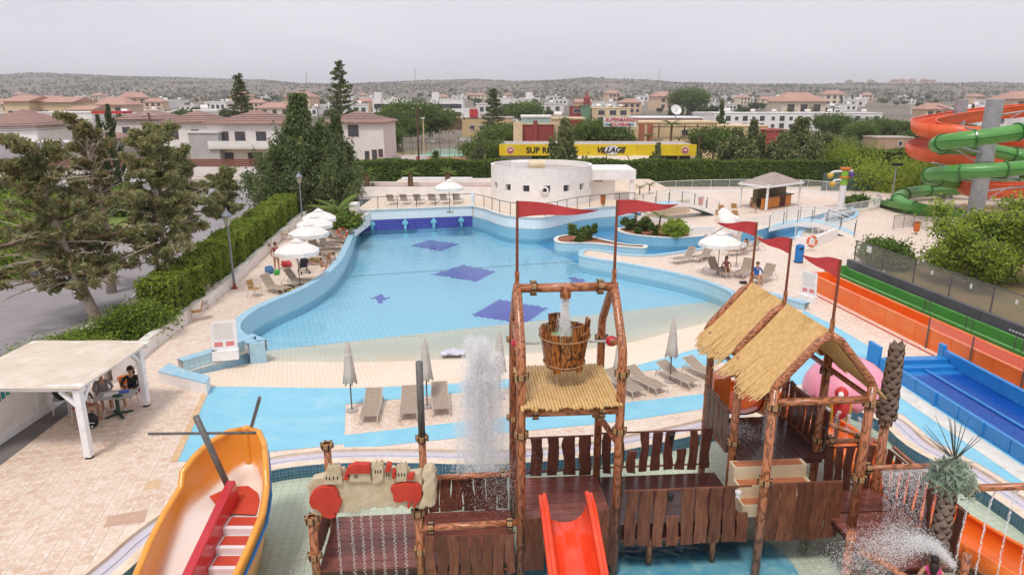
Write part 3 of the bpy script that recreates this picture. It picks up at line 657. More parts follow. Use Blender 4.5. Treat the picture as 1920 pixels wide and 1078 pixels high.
def ring(t, c, d=(0, 0, 1), r=.15):
    d = Vector(d).normalized(); M = d.to_track_quat('Z', 'Y').to_matrix().to_4x4(); mb = MB()
    mb.lathe([(r * .6, -.05), (r, -.05), (r, -.006), (r * .95, 0), (r, .006), (r, .05), (r * .6, .05)], c, 14, 0, False, None, M)
    for k in range(6):
        a = k * math.pi / 3; p = M @ Vector((r * .95 * math.cos(a), r * .95 * math.sin(a), 0)); mb.bar(Vector(c) + p - d * .07, Vector(c) + p + d * .07, .03, .03, 1)
    return mb.build('clamp_ring', [RING, BOLT], t)
def board(t, p, tang, z0, z1, w, m=None, th=.035, wob=.02, name='board'):
    """one rough sawn plank, standing, with uneven edges"""
    p = Vector((p[0], p[1], 0)); tg = Vector((tang[0], tang[1], 0)).normalized(); nr = Vector((-tg.y, tg.x, 0)) * th / 2; k = 6; vs = []
    ph = random.uniform(0, 6)
    for i in range(k):
        f = i / (k - 1); z = z0 + (z1 - z0) * f; ww = w / 2 * random.uniform(.86, 1.08); s = wob * math.sin(ph + f * 5) + random.uniform(-wob, wob) * .5
        for q, e in ((-1, -1), (1, -1), (1, 1), (-1, 1)): vs.append(p + tg * (s + q * ww) + nr * e + Vector((0, 0, z + (random.uniform(-.03, .03) if i in (0, k - 1) and q > 0 and e < 0 else 0))))
    fs = [(3, 2, 1, 0), tuple(range(4 * k - 4, 4 * k))]
    for i in range(k - 1):
        for q in range(4): fs.append((i * 4 + q, i * 4 + (q + 1) % 4, i * 4 + 4 + (q + 1) % 4, i * 4 + 4 + q))
    return MB().add(vs, fs).build(name, m or BOARD, t)
def fence(t, a, b, z0, z1, n, m=None, fill=.78, skip=(), short=(), rails=True, off=0):
    a, b = Vector((a[0], a[1])), Vector((b[0], b[1])); d = b - a; st = d.length / n
    for i in range(n):
        if i in skip: continue
        p = a + d * ((i + .5) / n); zz = z1 - (.5 * (z1 - z0) if i in short else random.uniform(0, .06))
        board(t, p, d, z0 - random.uniform(0, .05), zz, st * fill * random.uniform(.9, 1.08), m)
    if rails:
        n2 = Vector((-d.y, d.x)).normalized() * .05
        for z in (z0 + .08, z1 - .06): MB().tube([(a.x + n2.x, a.y + n2.y, z), (b.x + n2.x, b.y + n2.y, z)], .024, 8).build('rail', MATS['rail_brown'], t)
mat('rail_brown', '#7c4634', '#693a2b', 6, .45)
def planks(t, u0, u1, v0, v1, z, n, along='u', m=None, name='plank'):
    for i in range(n):
        if along == 'u': q = [(u0, v0 + (v1 - v0) * i / n + .006), (u1, v0 + (v1 - v0) * i / n + .006), (u1, v0 + (v1 - v0) * (i + 1) / n - .006), (u0, v0 + (v1 - v0) * (i + 1) / n - .006)]
        else: q = [(u0 + (u1 - u0) * i / n + .006, v0), (u0 + (u1 - u0) * (i + 1) / n - .006, v0), (u0 + (u1 - u0) * (i + 1) / n - .006, v1), (u0 + (u1 - u0) * i / n + .006, v1)]
        h = random.uniform(0, .006); MB().prism([L(*p) for p in q], z - .05, z + h).build(name, m or PLANK, t)
# ---- bucket tower
t = thing('bucket_tower', 'tall wood grained pipe tower with bamboo shelf and hanging bucket', 'tower', L(1.05, 1.05, -.35), AN)
for u in (0, 2.1):
    for v, s in ((0, 1), (2.1, -1)):
        pipe(t, L(u, v, -.35), L(u, 1.05 - .04 * s, 6.1), .095, 'post', None, 14, [L(u, v, 4.95), L(u, v + .1 * s, 5.15), L(u, 1.05 - .2 * s, 5.98)])
        for z in (4.55, 3.25) if v == 0 else (4.6, 2.6): ring(t, L(u, v, z))
    pipe(t, L(u, .15, 5.15 if u else 4.6), L(u, 1.95, 4.6 if u else 5.15), .06, 'brace')
    MB().sphere(L(u, 1.05, 4.88), .12, 12, 8, 0, (1.2, 1, 1)).build('axle_hub', REDP, t, sm=True)
pipe(t, L(-.08, 1.05, 6.13), L(2.18, 1.05, 6.13), .1, 'top_beam', None, 14); MB().tube([L(1.05, 1.05, 6.13), L(1.05, 1.05, 5.9)], .12, 12).build('water_outlet', PIPE, t)
for u in (.35, 1.8): ring(t, L(u, 1.05, 6.13), UV_, .16)
for v in (0, 2.1): pipe(t, L(0, v, 3.72), L(2.1, v, 3.72), .085, 'cross_beam', None, 12)
for u in (.3, 1.7): ring(t, L(u, 0, 3.72), UV_, .13)
pipe(t, L(1.5, 1.0, 3.66), L(2.1, .1, 2.9), .07, 'brace'); pipe(t, L(.6, 2.1, 3.66), L(0, 2.1, 2.9), .07, 'brace')
for i in range(30):     # bamboo shelf, one cane beside the next
    u = -.02 + 2.14 * (i + .5) / 30; e = random.uniform(-.07, .07); z = 3.9 + random.uniform(-.008, .008)
    mb = MB(); p = [L(u + (w - .5) * .015, -.22 + e + (2.3 - e) * w, z + .02 * w) for w in (0, .25, .5, .75, 1)]; mb.tube(p, [.034, .036, .034, .036, .033], 7); mb.build('cane', CANE, t, sm=True)
planks(t, 0, 2.1, 0, 2.1, .95, 9, 'u'); MB().prism([L(.02, .02), L(2.08, .02), L(2.08, 2.08), L(.02, 2.08)], .78, .895).build('floor_frame', DARKP, t)
fence(t, L(-.02, 2.2), L(2.02, 2.2), .95, 2.02, 5, fill=.72)
for u, w in ((.28, .44), (1.72, .4)): board(t, L(u, -.1), UV_, -.02, 1.28 if u < 1 else 1.42, w, BOARDW, .05, .01)
board(t, L(1.98, -.1), UV_, .0, 1.42, .2, BOARDW)
# ---- bucket
t = thing('tipping_bucket', 'big wooden stave bucket hanging between the tower posts', 'bucket', L(1.05, 1.05, 4.35), AN)
BW = woodprint('bucket_wood', '#a8672c', '#82481f', '#45220f')
for k in range(14):
    a0, a1 = 2 * math.pi * (k + .04) / 14, 2 * math.pi * (k + .96) / 14; vs = []; hi = 5.2 + (.2 if k in (3, 4, 8, 0, 11) else 0); lo = 4.28 if k in (9, 12) else 4.36
    for z, r in ((lo, .43), (4.8, .5), (hi, .57)):
        for a, rr in ((a0, r), (a1, r), (a1, r - .05), (a0, r - .05)): vs.append(L(1.05, 1.05, z) + Vector((rr * math.cos(a), rr * math.sin(a), 0)))
    fs = [(3, 2, 1, 0), (8, 9, 10, 11)] + [(i * 4 + q, i * 4 + (q + 1) % 4, i * 4 + 4 + (q + 1) % 4, i * 4 + 4 + q) for i in (0, 1) for q in range(4)]
    MB().add(vs, fs).build('stave', BW, t)
for z, r in ((4.45, .46), (5.06, .56)): MB().tube([L(1.05, 1.05, z) + Vector((r * math.cos(a), r * math.sin(a), .02 * math.sin(a))) for a in np.linspace(0, 2 * math.pi, 24, False)], .017, 6, 0, False, True).build('hoop', RING, t)
MB().lathe([(.02, 4.4), (.42, 4.4)], L(1.05, 1.05), 20, 0, False).build('bottom', BW, t); MB().lathe([(.02, 4.98), (.49, 4.98)], L(1.05, 1.05), 20, 0, False).build('water_fill', mat('green_water', '#9fb98c', '#7da35f', 4, .15), t)
pipe(t, L(.05, 1.05, 4.88), L(.5, 1.05, 4.88), .03, 'axle', RAIL, 8); pipe(t, L(1.6, 1.05, 4.88), L(2.05, 1.05, 4.88), .03, 'axle', RAIL, 8)
# ---- bridge between tower and hut
t = thing('plank_bridge', 'dark plank bridge joining the bucket tower to the thatched hut', 'bridge', L(3.6, 1, -.35), AN)
MB().prism([L(2.13, .0), L(5.1, .0), L(5.1, 2.0), L(2.13, 2.0)], .82, .94).build('floor', DARKP, t)
fence(t, L(2.2, 2.18), L(5.05, 2.18), .98, 2.08, 9, short=(2, 6), fill=.74)
fence(t, L(2.25, -.12), L(5.1, -.12), .5, 1.88, 9, BOARDW, short=(3, 8), fill=.86)
fence(t, L(5.4, -.12), L(7.2, -.12), .45, 1.9, 5, BOARDW, fill=.99)
for u in (3.0, 4.5): pipe(t, L(u, .3, -.35), L(u, .3, .82), .07, 'leg')
MB().prism([L(2.13, .0), L(5.1, .0), L(5.1, .04), L(2.13, .04)], .55, .82).build('side_panel', DARKP, t)
for u, v, z, c in ((3.25, -.2, 1.62, BLACK), (4.75, -.2, 1.62, WHITEPL), (3.95, 2.05, 1.85, BLACK)):
    MB().lathe([(.03, 0), (.05, .02), (.055, .1), (.07, .12), (.07, .17), (.03, .18)], L(u, v, z), 10).build('nozzle', c, t)
# ---- thatched hut
t = thing('thatched_hut', 'hut of wood grained pipes under a bamboo cane gable roof', 'hut', L(6.25, 1.3, -.35), AN)
for u, v, zb in ((5.2, -.45, -.45), (7.3, -.45, .9), (5.2, 1.3, -.35), (7.3, 1.3, -.35), (5.2, 3.1, -.35), (7.3, 3.1, -.35)):
    pipe(t, L(u, v, zb), L(u, v, 4.3), .095, 'post', None, 14)
    ring(t, L(u, v, 3.9)); 
    if v < 2: ring(t, L(u, v, 2.15))
for v in (-.45, 1.6, 3.45):
    for s in (-1, 1):
        e = L(6.25 + 1.08 * s, v, 4.22); pipe(t, e, L(6.25, v, 5.42), .085, 'rafter', PIPEX, 12, [L(6.25 + .98 * s, v, 4.42), L(6.25 + .22 * s, v, 5.3)])
pipe(t, L(5.2, -.45, 3.98), L(7.3, -.45, 3.98), .08, 'tie_beam'); pipe(t, L(5.2, 3.1, 3.98), L(7.3, 3.1, 3.98), .08, 'tie_beam')
for u in (5.2, 7.3): pipe(t, L(u, -.45, 4.0), L(u, 3.1, 4.0), .06, 'side_beam')
pipe(t, L(6.25, -.45, 5.4), L(6.25, 3.45, 5.4), .05, 'ridge_beam')
for v0, v1 in ((-.42, 1.5), (1.72, 3.42)):
    for s in (-1, 1):
        mb = MB(); n = int((v1 - v0) / .027)
        for lay in (0, 1):
            for i in range(n):
                v = v0 + (v1 - v0) * (i + random.uniform(.2, .8)) / n; e = 1.62 + random.uniform(-.12, .1) + .08 * math.sin(v * 5 + lay)
                sag = lambda w: -.07 * math.sin(math.pi * min(1, w))
                p = [L(6.25 + s * e * w * .86, v + random.uniform(-.02, .02) * w, 5.5 - .03 * lay - e * w * .92 + sag(w) + random.uniform(-.006, .006)) for w in (0.0, .35, .7, 1)]
                mb.tube(p, [.017, .019, .018, .014], 4, 0, True)
        mb.build('cane_thatch', CANE, t, kind='stuff')
planks(t, 5.2, 7.3, .95, 3.15, 1.85, 12, 'v', DARKP); MB().prism([L(5.22, .97), L(7.28, .97), L(7.28, 3.13), L(5.22, 3.13)], 1.7, 1.795).build('floor_frame', DARKP, t)
fence(t, L(5.12, 1.45), L(5.12, 3.0), 1.78, 2.95, 5, BOARDG); fence(t, L(7.38, 1.0), L(7.38, 3.0), 1.78, 2.95, 7, BOARD)
for (u, v) in ((5.3, 1.15), (7.2, 1.05)): MB().tube(smooth([L(u, v, 1.95), L(u + .12, v, 2.0), L(u + .14, v, 2.3), L(u + .12, v, 2.55), L(u, v, 2.6)], 3), .018, 6).build('grab_handle', RAILD, t)
for k in range(3):
    z0, z1 = .95 + .3 * k - .3 * (k > 0), .95 + .3 * (k + 1); v0 = .05 + .3 * k
    MB().prism([L(5.0, v0), L(6.75, v0), L(6.75, .97), L(5.0, .97)], .95 if k == 0 else z1 - .3 + .003, z1).build('step', CREAMP, t, bevel=.03)
    MB().prism([L(5.05, v0 + .03), L(6.65, v0 + .03), L(6.65, v0 + .27), L(5.05, v0 + .27)], z1 + .004, z1 + .012).build('tread', CLAY, t)
# ---- low platform at the front right
t = thing('low_platform', 'reddish plank landing with board fence beside the palm trunk', 'platform', L(7.9, -.7, -.35), AN)
planks(t, 5.3, 8.7, -.1, .04, .93, 1, 'u'); planks(t, 7.0, 8.7, -1.9, -.12, .95, 9, 'u'); planks(t, 6.8, 8.7, .06, .95, .95, 4, 'u')
MB().prism([L(7.02, -1.88), L(8.68, -1.88), L(8.68, .9), L(7.02, .9)], .78, .895).build('floor_frame', DARKP, t)
fence(t, L(8.78, .85), L(8.78, -1.75), .95, 2.1, 9, BOARD, fill=.72); fence(t, L(7.35, 1.0), L(8.6, 1.0), .95, 2.1, 5, BOARD, fill=.74)
pipe(t, L(7.3, -.3, 2.28), L(9.1, -.38, 2.32), .06, 'water_pipe'); pipe(t, L(7.35, 1.05, 2.2), L(8.2, 1.05, 2.2), .06, 'water_pipe')
for u, v in ((7.45, 1.05), (8.2, 1.05), (7.55, -.3)): ring(t, L(u, v, 2.22 if v > 0 else 2.28), UV_, .13)
pipe(t, L(8.85, -1.9, -.35), L(8.85, -1.9, 1.2), .08); pipe(t, L(8.8, 1.0, -.35), L(8.8, 1.0, 2.0), .08)
pipe(t, L(8.9, .8, 2.12), L(8.9, -1.0, 2.05), .05, 'top_rail', PIPE)
# ---- front corner rail
t = thing('corner_rail', 'curved wood grained rail and boards by the front splash pool', 'fence', (6.6, 11.4, -.35))
pipe(t, (6.58, 11.5, -.35), (6.58, 11.5, 1.95), .085); pipe(t, (6.7, 11.4, 1.6), (8.0, 10.3, .9), .07, 'rail', PIPE, 12, [(7.1, 11.2, 1.5), (7.5, 10.9, 1.3)])
for i in range(5): board(t, (6.75 + .2 * i, 11.45 - .17 * i), (1, -.8), -.1, 1.35 - .1 * i, .2, BOARDW)
MB().box((8.0, 11.0, .2), (1.0, .5, .5), AN).box((8.05, 11.3, .45), (1.0, .5, .5), AN).build('step', CREAMP, t, bevel=.03); MB().box((8.0, 10.98, .46), (.95, .4, .02), AN).box((8.05, 11.27, .71), (.95, .4, .02), AN).build('tread', CLAY, t)
# ---- slides
def flume(name, label, path, w, h, m, up=.0, th=.05, rimr=.03, supports=(), bank=None, open_=True, seg=10, lab2='slide', ribs=()):
    """open U channel swept along a path"""
    P = smooth(path, 8); t = thing(name, label, lab2, (P[0].x, P[0].y, 0)); mb = MB(); sec = []
    for i in range(seg + 1):
        a = math.pi * i / seg; sec.append((-math.cos(a) * w / 2, (1 - math.sin(a) ** .6) * h))
    n = len(sec); rings = []
    for i, p in enumerate(P):
        d = (P[min(i + 1, len(P) - 1)] - P[max(i - 1, 0)]).normalized(); r = d.cross(Vector((0, 0, 1))).normalized(); b = bank[i * len(bank) // len(P)] if bank else 0
        U = (Vector((0, 0, 1)) + r * b).normalized(); rr = U.cross(d).normalized() * -1
        rings.append(([p + rr * s[0] + U * s[1] for s in sec], [p + rr * s[0] * (1 + 2 * th / w) + U * (s[1] - th) if 0 < k < n - 1 else p + rr * s[0] * (1 + 2 * th / w) + U * s[1] for k, s in enumerate(sec)]))
    vs = [v for a, b in rings for v in a + b]; fs = []; q = 2 * n
    for i in range(len(P) - 1):
        for k in range(n - 1): fs.append((i * q + k, i * q + k + 1, (i + 1) * q + k + 1, (i + 1) * q + k)); fs.append((i * q + n + k, (i + 1) * q + n + k, (i + 1) * q + n + k + 1, i * q + n + k + 1))
        for k in (0, n - 1): fs.append((i * q + k, i * q + n + k, (i + 1) * q + n + k, (i + 1) * q + k))
    mb.add(vs, fs); smt(mb.build('channel', m, t))
    for k in (0, n - 1): smt(MB().tube([rg[0][k] for rg in rings], rimr, 8).build('rim', m, t))
    for i in ribs:
        i = min(int(i * (len(P) - 1)), len(P) - 1); MB().tube([v + (v - P[i]).normalized() * .03 for v in rings[i][1]], .03, 6).build('joint_rib', m, t)
    return t
flume('red_slide', 'short bright red orange slide coming off the bucket tower platform', [L(1.0, .15, .97), L(1.0, -.35, .9), L(1.0, -1.0, .6), L(1.02, -1.8, .15), L(1.05, -2.6, -.1)], .95, .72, REDOR, rimr=.06, th=.12)
fo = flume('orange_flume', 'orange open flume winding down around the thatched hut', [L(6.1, 3.1, 2.0), L(6.3, 3.8, 1.85), L(7.1, 4.3, 1.5), L(8.2, 4.1, 1.05), L(9.0, 3.3, .7), L(9.45, 1.9, .3), Vector((10.2, 13.9, .02)), Vector((11.1, 12.2, -.1)), Vector((12.0, 11.2, -.18))], 1.15, .58, ORANGE, rimr=.045, ribs=(.3, .5, .65, .8, .9))
mb = MB(); A = [L(6.1 + .78 * math.cos(a), 3.12, 2.2 + .95 * math.sin(a)) for a in np.linspace(0, math.pi, 12)]; B_ = [L(6.25 + .78 * math.cos(a), 4.1, 2.1 + .9 * math.sin(a)) for a in np.linspace(0, math.pi, 12)]
mb.add(A + B_, [(i, i + 1, 13 + i, 12 + i) for i in range(11)]); smt(mb.build('hood', ORANGE, fo)); MB().tube(A, .05, 8).build('hood_rim', ORANGE, fo)
MB().prism([L(5.35, 3.1), L(5.8, 3.1), L(5.8, 3.13), L(5.35, 3.13)], 1.85, 3.0).build('entry_panel', ORANGE, fo)
pipe(fo, L(8.3, 4.2, -.35), L(8.3, 4.2, 1.0), .07, 'support', PIPE); pipe(fo, L(9.6, 2.5, -.35), L(9.6, 2.5, .6), .07, 'support', PIPE)
# ---- castle gate and left bridge
t = thing('castle_gate', 'stone look castle panel with red roofs on wood grained posts', 'gate', L(-3.3, .9, -.35), AN)
for u, v, z in ((-4.45, 0, 1.45), (-2.2, 0, 1.5), (-4.45, 2.0, 2.1), (-2.2, 2.0, 2.2)):
    pipe(t, L(u, v, -.35), L(u, v, z), .09, 'post', None, 14); ring(t, L(u, v, z), r=.15)
    if v == 0: ring(t, L(u, v, .55), r=.15)
pipe(t, L(-2.2, 2.0, 2.25), L(-2.2, 2.0, 4.15), .085, 'grey_pole', GREYP, 14)
pipe(t, L(-4.45, .05, 1.0), L(-4.45, 1.95, 1.1), .06, 'side_rail', PIPE); fence(t, L(-4.5, .1), L(-4.5, 1.95), .1, 1.0, 7, BOARD, fill=.8)
planks(t, -4.4, -2.25, .0, 2.0, .15, 8, 'u')
MB().prism([L(-4.4, .02), L(-2.25, .02), L(-2.25, 1.98), L(-4.4, 1.98)], -.05, .095).build('floor_frame', DARKP, t)
CY = L(-3.3, -.12).y
def CZ(pts, dy=0): return [(560 + x / 4.177, 820 + y / 4.177) for x, y in pts]
def cplate(name, pts, m, y0, th, bevel=.02):
    a = [V(px, py, CY) for px, py in CZ(pts)]; n = len(a); a = [p + Vector((0, -y0 + (p.x + 3.0) * sa, 0)) for p in a]; b = [p + Vector((0, th, 0)) for p in a]
    return MB().add(a + b, [tuple(range(n - 1, -1, -1)), tuple(range(n, 2 * n))] + [(i, (i + 1) % n, n + (i + 1) % n, n + i) for i in range(n)]).build(name, m, t, bevel=bevel)
cplate('stone_panel', [(80, 360), (110, 310), (200, 290), (225, 255), (350, 255), (362, 290), (400, 250), (560, 255), (580, 275), (670, 262), (740, 262), (760, 282), (850, 272), (862, 300), (950, 292), (965, 330), (960, 560), (940, 572), (880, 565), (830, 560), (800, 540), (770, 566), (730, 560), (700, 548), (655, 560), (610, 555), (590, 540), (560, 560), (500, 566), (490, 545), (460, 588), (330, 580), (250, 612), (190, 592), (130, 590), (95, 500)], STONE, 0, .22, .04)
cplate('rock_pillar', [(955, 300), (985, 260), (1040, 252), (1060, 285), (1076, 310), (1060, 350), (1076, 400), (1066, 470), (1074, 530), (1040, 560), (1000, 545), (970, 568), (930, 565), (950, 500), (975, 450), (960, 400), (985, 360)], STONE, .1, .36, .06)
for q in ([(215, 345), (222, 250), (240, 190), (262, 215), (275, 185), (295, 212), (312, 180), (335, 215), (345, 250), (355, 345)], [(580, 330), (575, 190), (592, 205), (605, 178), (625, 202), (645, 175), (668, 200), (665, 320), (640, 345), (600, 350)], [(762, 345), (768, 215), (785, 225), (795, 195), (815, 222), (832, 196), (850, 220), (848, 345)], [(405, 330), (405, 262), (560, 262), (575, 340)]): cplate('turret', q, STONE, .07, .12, .02)
for q in ([(365, 275), (395, 205), (450, 182), (563, 190), (570, 262), (420, 258)], [(680, 262), (690, 190), (735, 200), (722, 255)], [(850, 320), (852, 290), (905, 274), (900, 325)], [(735, 315), (735, 240), (762, 250), (758, 310)], [(358, 300), (385, 268), (402, 280), (398, 310), (372, 305)]): cplate('red_roof', q, REDSIGN, .12, .14, .02)
cplate('red_head', [(105, 430), (130, 385), (175, 360), (235, 352), (290, 365), (318, 400), (322, 440), (350, 482), (334, 500), (338, 520), (322, 535), (325, 560), (285, 562), (308, 592), (262, 604), (215, 592), (190, 555), (165, 530), (118, 515), (100, 470)], REDSIGN, .1, .12)
cplate('red_beast', [(718, 395), (735, 372), (765, 365), (800, 358), (840, 350), (880, 358), (935, 366), (962, 405), (965, 450), (950, 500), (930, 510), (915, 552), (895, 545), (900, 505), (885, 500), (868, 553), (848, 548), (865, 500), (840, 490), (795, 503), (745, 490), (742, 440), (728, 415)], REDSIGN, .1, .12)
for x, y in ((230, 290), (255, 292), (285, 290), (315, 290), (450, 285), (465, 285), (605, 255), (625, 255), (645, 255), (690, 282), (708, 282), (785, 285), (808, 285), (830, 285)): cplate('slit', [(x - 4, y + 14), (x - 4, y - 8), (x, y - 14), (x + 4, y - 8), (x + 4, y + 14)], BLACK, .078, .02, 0)
t = thing('low_bridge', 'low plank bridge with board sides between castle gate and tower', 'bridge', L(-1.1, 1, -.35), AN)
planks(t, -2.2, -.1, .0, 2.0, .15, 8, 'u')
fence(t, L(-2.1, 2.08), L(-.12, 2.08), .15, 1.12, 7, BOARD, fill=.95); fence(t, L(-2.1, -.08), L(-.12, -.08), -.1, .95, 8, BOARDW, fill=.9)
for v in (-.02, 2.0):
    pipe(t, L(-2.2, v, 1.1), L(-.05, v, 1.14), .075, 'hand_rail')
    for u in (-1.95, -.25): ring(t, L(u, v, 1.12), UV_, .13)
# ---- pirate boat slide
BS = [(14.95, -6.42, .05, 2.36, 1.5), (14.8, -6.42, .34, 2.36, 1.4), (14.36, -6.42, .62, 2.3, 1.25), (13.9, -6.4, .78, 2.2, 1.2), (13.5, -6.37, .89, 2.06, 1.2), (13.38, -6.36, .91, 1.78, 1.2), (13.1, -6.34, .95, 1.7, 1.16), (12.64, -6.3, 1.0, 1.6, .95), (11.9, -6.28, .98, 1.42, .65), (11.2, -6.26, .92, 1.22, .4), (10.2, -6.2, .82, 1.02, .1), (9.2, -6.15, .72, .9, -.1)]
t = thing('boat_slide', 'orange boat shaped slide with mast, red divider and red steps', 'slide', (-6.3, 12.5, -.35))
def ringpts(y, c, w, rim, fl, outer):
    o = .07 if outer else 0; q = []
    sec = [(-1, rim), (-.97, fl + (rim - fl) * .5), (-.88, fl + .12), (-.72, fl), (0, fl), (.72, fl), (.88, fl + .12), (.97, fl + (rim - fl) * .5), (1, rim)] if not outer else [(-1, rim), (-.98, rim - .5), (-.85, rim - 1.0), (-.6, -.3), (0, -.35), (.6, -.3), (.85, rim - 1.0), (.98, rim - .5), (1, rim)]
    return [Vector((c + s * (w + o), y + (o * .8 if y > 14.7 else 0), z)) for s, z in sec]
inn = [ringpts(*b, False) for b in BS]; out = [ringpts(*b, True) for b in BS]
def skin(rs, m, name, flip=False):
    n = len(rs[0]); mb = MB().add([v for r in rs for v in r], [(i * n + k, i * n + k + 1, (i + 1) * n + k + 1, (i + 1) * n + k) for i in range(len(rs) - 1) for k in range(n - 1)]); o = smt(mb.build(name, m, t)); return o
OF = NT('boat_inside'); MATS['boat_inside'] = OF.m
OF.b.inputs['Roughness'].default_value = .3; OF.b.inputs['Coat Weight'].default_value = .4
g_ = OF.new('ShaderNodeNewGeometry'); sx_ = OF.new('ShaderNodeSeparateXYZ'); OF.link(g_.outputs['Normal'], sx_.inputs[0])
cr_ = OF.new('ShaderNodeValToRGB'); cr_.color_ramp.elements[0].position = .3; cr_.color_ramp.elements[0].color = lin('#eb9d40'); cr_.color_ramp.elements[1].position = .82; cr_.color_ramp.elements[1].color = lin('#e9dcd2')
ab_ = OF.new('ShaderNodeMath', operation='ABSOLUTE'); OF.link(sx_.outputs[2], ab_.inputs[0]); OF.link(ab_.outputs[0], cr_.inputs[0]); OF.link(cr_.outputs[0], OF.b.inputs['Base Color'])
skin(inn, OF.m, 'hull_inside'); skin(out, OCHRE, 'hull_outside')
for k in (0, 8): smt(MB().tube([Vector(((a[k].x + b[k].x) / 2, (a[k].y + b[k].y) / 2, a[k].z)) for a, b in zip(inn, out)], .075, 8).build('gunwale', OCHRE, t))
smt(MB().tube([out[i][8] + Vector((.03, 0, -.22)) for i in range(len(out))], .035, 8).build('rubbing_strake', mat('strake_blue', '#2f7fc4', '#256bb0', 3, .3), t))
smt(MB().tube([out[i][0] + Vector((-.03, 0, -.22)) for i in range(len(out))], .035, 8).build('rubbing_strake', MATS['strake_blue'], t))
MB().add([(-6.38, 13.2, 1.24), (-5.62, 13.15, 1.24), (-5.68, 13.6, 1.24), (-5.9, 14.0, 1.26), (-6.2, 14.25, 1.28), (-6.6, 14.2, 1.28), (-6.95, 13.85, 1.25)], [(0, 1, 2, 3, 4, 5, 6)]).build('bow_floor', STEPR, t)
a, b = Vector((-6.3, 13.7, 1.5)), Vector((-6.22, 9.6, .55)); MB().bar(a, b, .2, .62).build('divider', REDP, t, bevel=.03)
for k in range(8):
    y = 13.15 - .44 * k; z = 1.2 - .165 * k
    MB().box((-5.84 + .01 * k, y - .22, z - .12), (.72 - .02 * k, .44, .24)).build('step', WHITEPL, t, bevel=.015); MB().box((-5.84 + .01 * k, y - .2, z + .006), (.58, .3, .012)).build('tread', STEPR, t)
m0, m1 = Vector((-6.36, 13.75, 1.3)), V(367, 780, 13.7); pipe(t, m0, m1, .07, 'mast', GREYP, 12)
pipe(t, V(278, 813, 13.75), V(480, 811, 13.9), .032, 'yard', GREYP, 10); MB().bar(V(468, 812, 15.02), V(487, 745, 15.1), .16, .08).build('stern_post', GREYP, t, bevel=.01)
MB().tube([(-6.42, 14.98, .1), (-6.42, 15.0, 1.6), (-6.42, 14.98, 2.42)], [.06, .12, .1], 12).build('stem', OCHRE, t)
# ---- flags on poles
def flag(px0, py0, base, px1, py1, hh, label, sgn=1):
    b = Vector(base); top = V(px0, py0, b.y); top.x = b.x; t = thing('pennant_flag', label, 'flag', b)
    MB().tube([b, top], [.034, .026], 8).build('pole', mat('pole_rust', '#8a4b36', '#6f3b2b', 8, .6), t)
    MB().tube([b, b + Vector((0, 0, .35))], .05, 8).build('socket', PIPE, t)
    tip = V(px1, py1, b.y + .25); n = 12; vs = []
    for i in range(n + 1):
        f = i / n; c = top.lerp(tip, f); w = hh * (1 - f) ** .85 + .012; wy = .06 * math.sin(f * 7) * f ** .5
        up = c + Vector((0, wy, -.02 * f)); zz = 0.02 * math.sin(f * 6)
        vs += [Vector((up.x, up.y, top.z + (tip.z - top.z) * f + zz)), Vector((up.x, up.y + .02 * math.sin(f * 9), top.z + (tip.z - top.z) * f - w + zz))]
    mb = MB().add(vs + [v + Vector((0, .008, 0)) for v in vs], [(2 * i, 2 * i + 1, 2 * i + 3, 2 * i + 2) for i in range(n)] + [(q + 2 * i, q + 2 * i + 2, q + 2 * i + 3, q + 2 * i + 1) for q in (2 * n + 2,) for i in range(n)]); smt(mb.build('cloth', FLAG, t))
flag(982, 377, L(0, 1.05, 6.15), 1122, 394, .34, 'red pennant on the left top corner of the bucket tower')
flag(1165, 375, L(2.1, 1.05, 6.15), 1272, 383, .34, 'red pennant on the right top corner of the bucket tower')
flag(1415, 417, L(6.25, 3.45, 5.42), 1345, 417, .36, 'red pennant on the back gable end of the thatched hut')
flag(1494, 447, L(6.25, 1.6, 5.42), 1421, 446, .36, 'red pennant in the middle of the hut roof ridge')
flag(1608, 487, L(6.25, -.45, 5.42), 1506, 478, .38, 'red pennant on the front gable end of the thatched hut')
# ---- fake palms
TRUNK = mat('fake_trunk', '#9a8576', '#75645a', 9, .85, bump=.6, rnd=.2)
def scaletrunk(t, c, z0, z1, r):
    MB().tube([(c[0], c[1], z0), (c[0], c[1], z1)], [r * .8, r * .55], 10).build('trunk', TRUNK, t); k = 0; z = z0 + .05
    while z < z1 - .02:
        for q in range(6):
            a = q * math.pi / 3 + (k % 2) * math.pi / 6 + random.uniform(-.1, .1); d = Vector((math.cos(a), math.sin(a), 0)); s = Vector((-d.y, d.x, 0)); f = (z - z0) / (z1 - z0); rr = r * (1 - .3 * f)
            p = Vector((c[0], c[1], z)); w = .12 * rr / .17
            vs = [p + d * rr * .75 - s * w, p + d * rr * .75 + s * w, p + d * rr * 1.02 + s * w * 1.05 + Vector((0, 0, .12)), p + d * (rr * 1.25) + Vector((0, 0, .26 + random.uniform(-.03, .03))), p + d * rr * 1.02 - s * w * 1.05 + Vector((0, 0, .12)), p + d * rr * 1.12 + Vector((0, 0, .1))]
            MB().add(vs, [(0, 1, 5), (1, 2, 5), (2, 3, 5), (3, 4, 5), (4, 0, 5)]).build('leaf_scale', TRUNK, t)
        z += .13; k += 1
t = thing('fake_palm', 'artificial palm trunk with grey green tuft and thin upright spikes', 'palm', (8.3, 11.5, -.35))
pipe(t, (8.3, 11.5, -.35), (8.3, 11.5, 1.35), .13); scaletrunk(t, (8.3, 11.5), 1.25, 3.2, .165)
P = []
for _ in range(6000):
    a = random.uniform(0, 6.28); r = abs(random.gauss(0, .16)); P.append((r * math.cos(a), r * math.sin(a), 3.3 + .3 + .1 * random.gauss(0, 1) - r * r * 1.1))
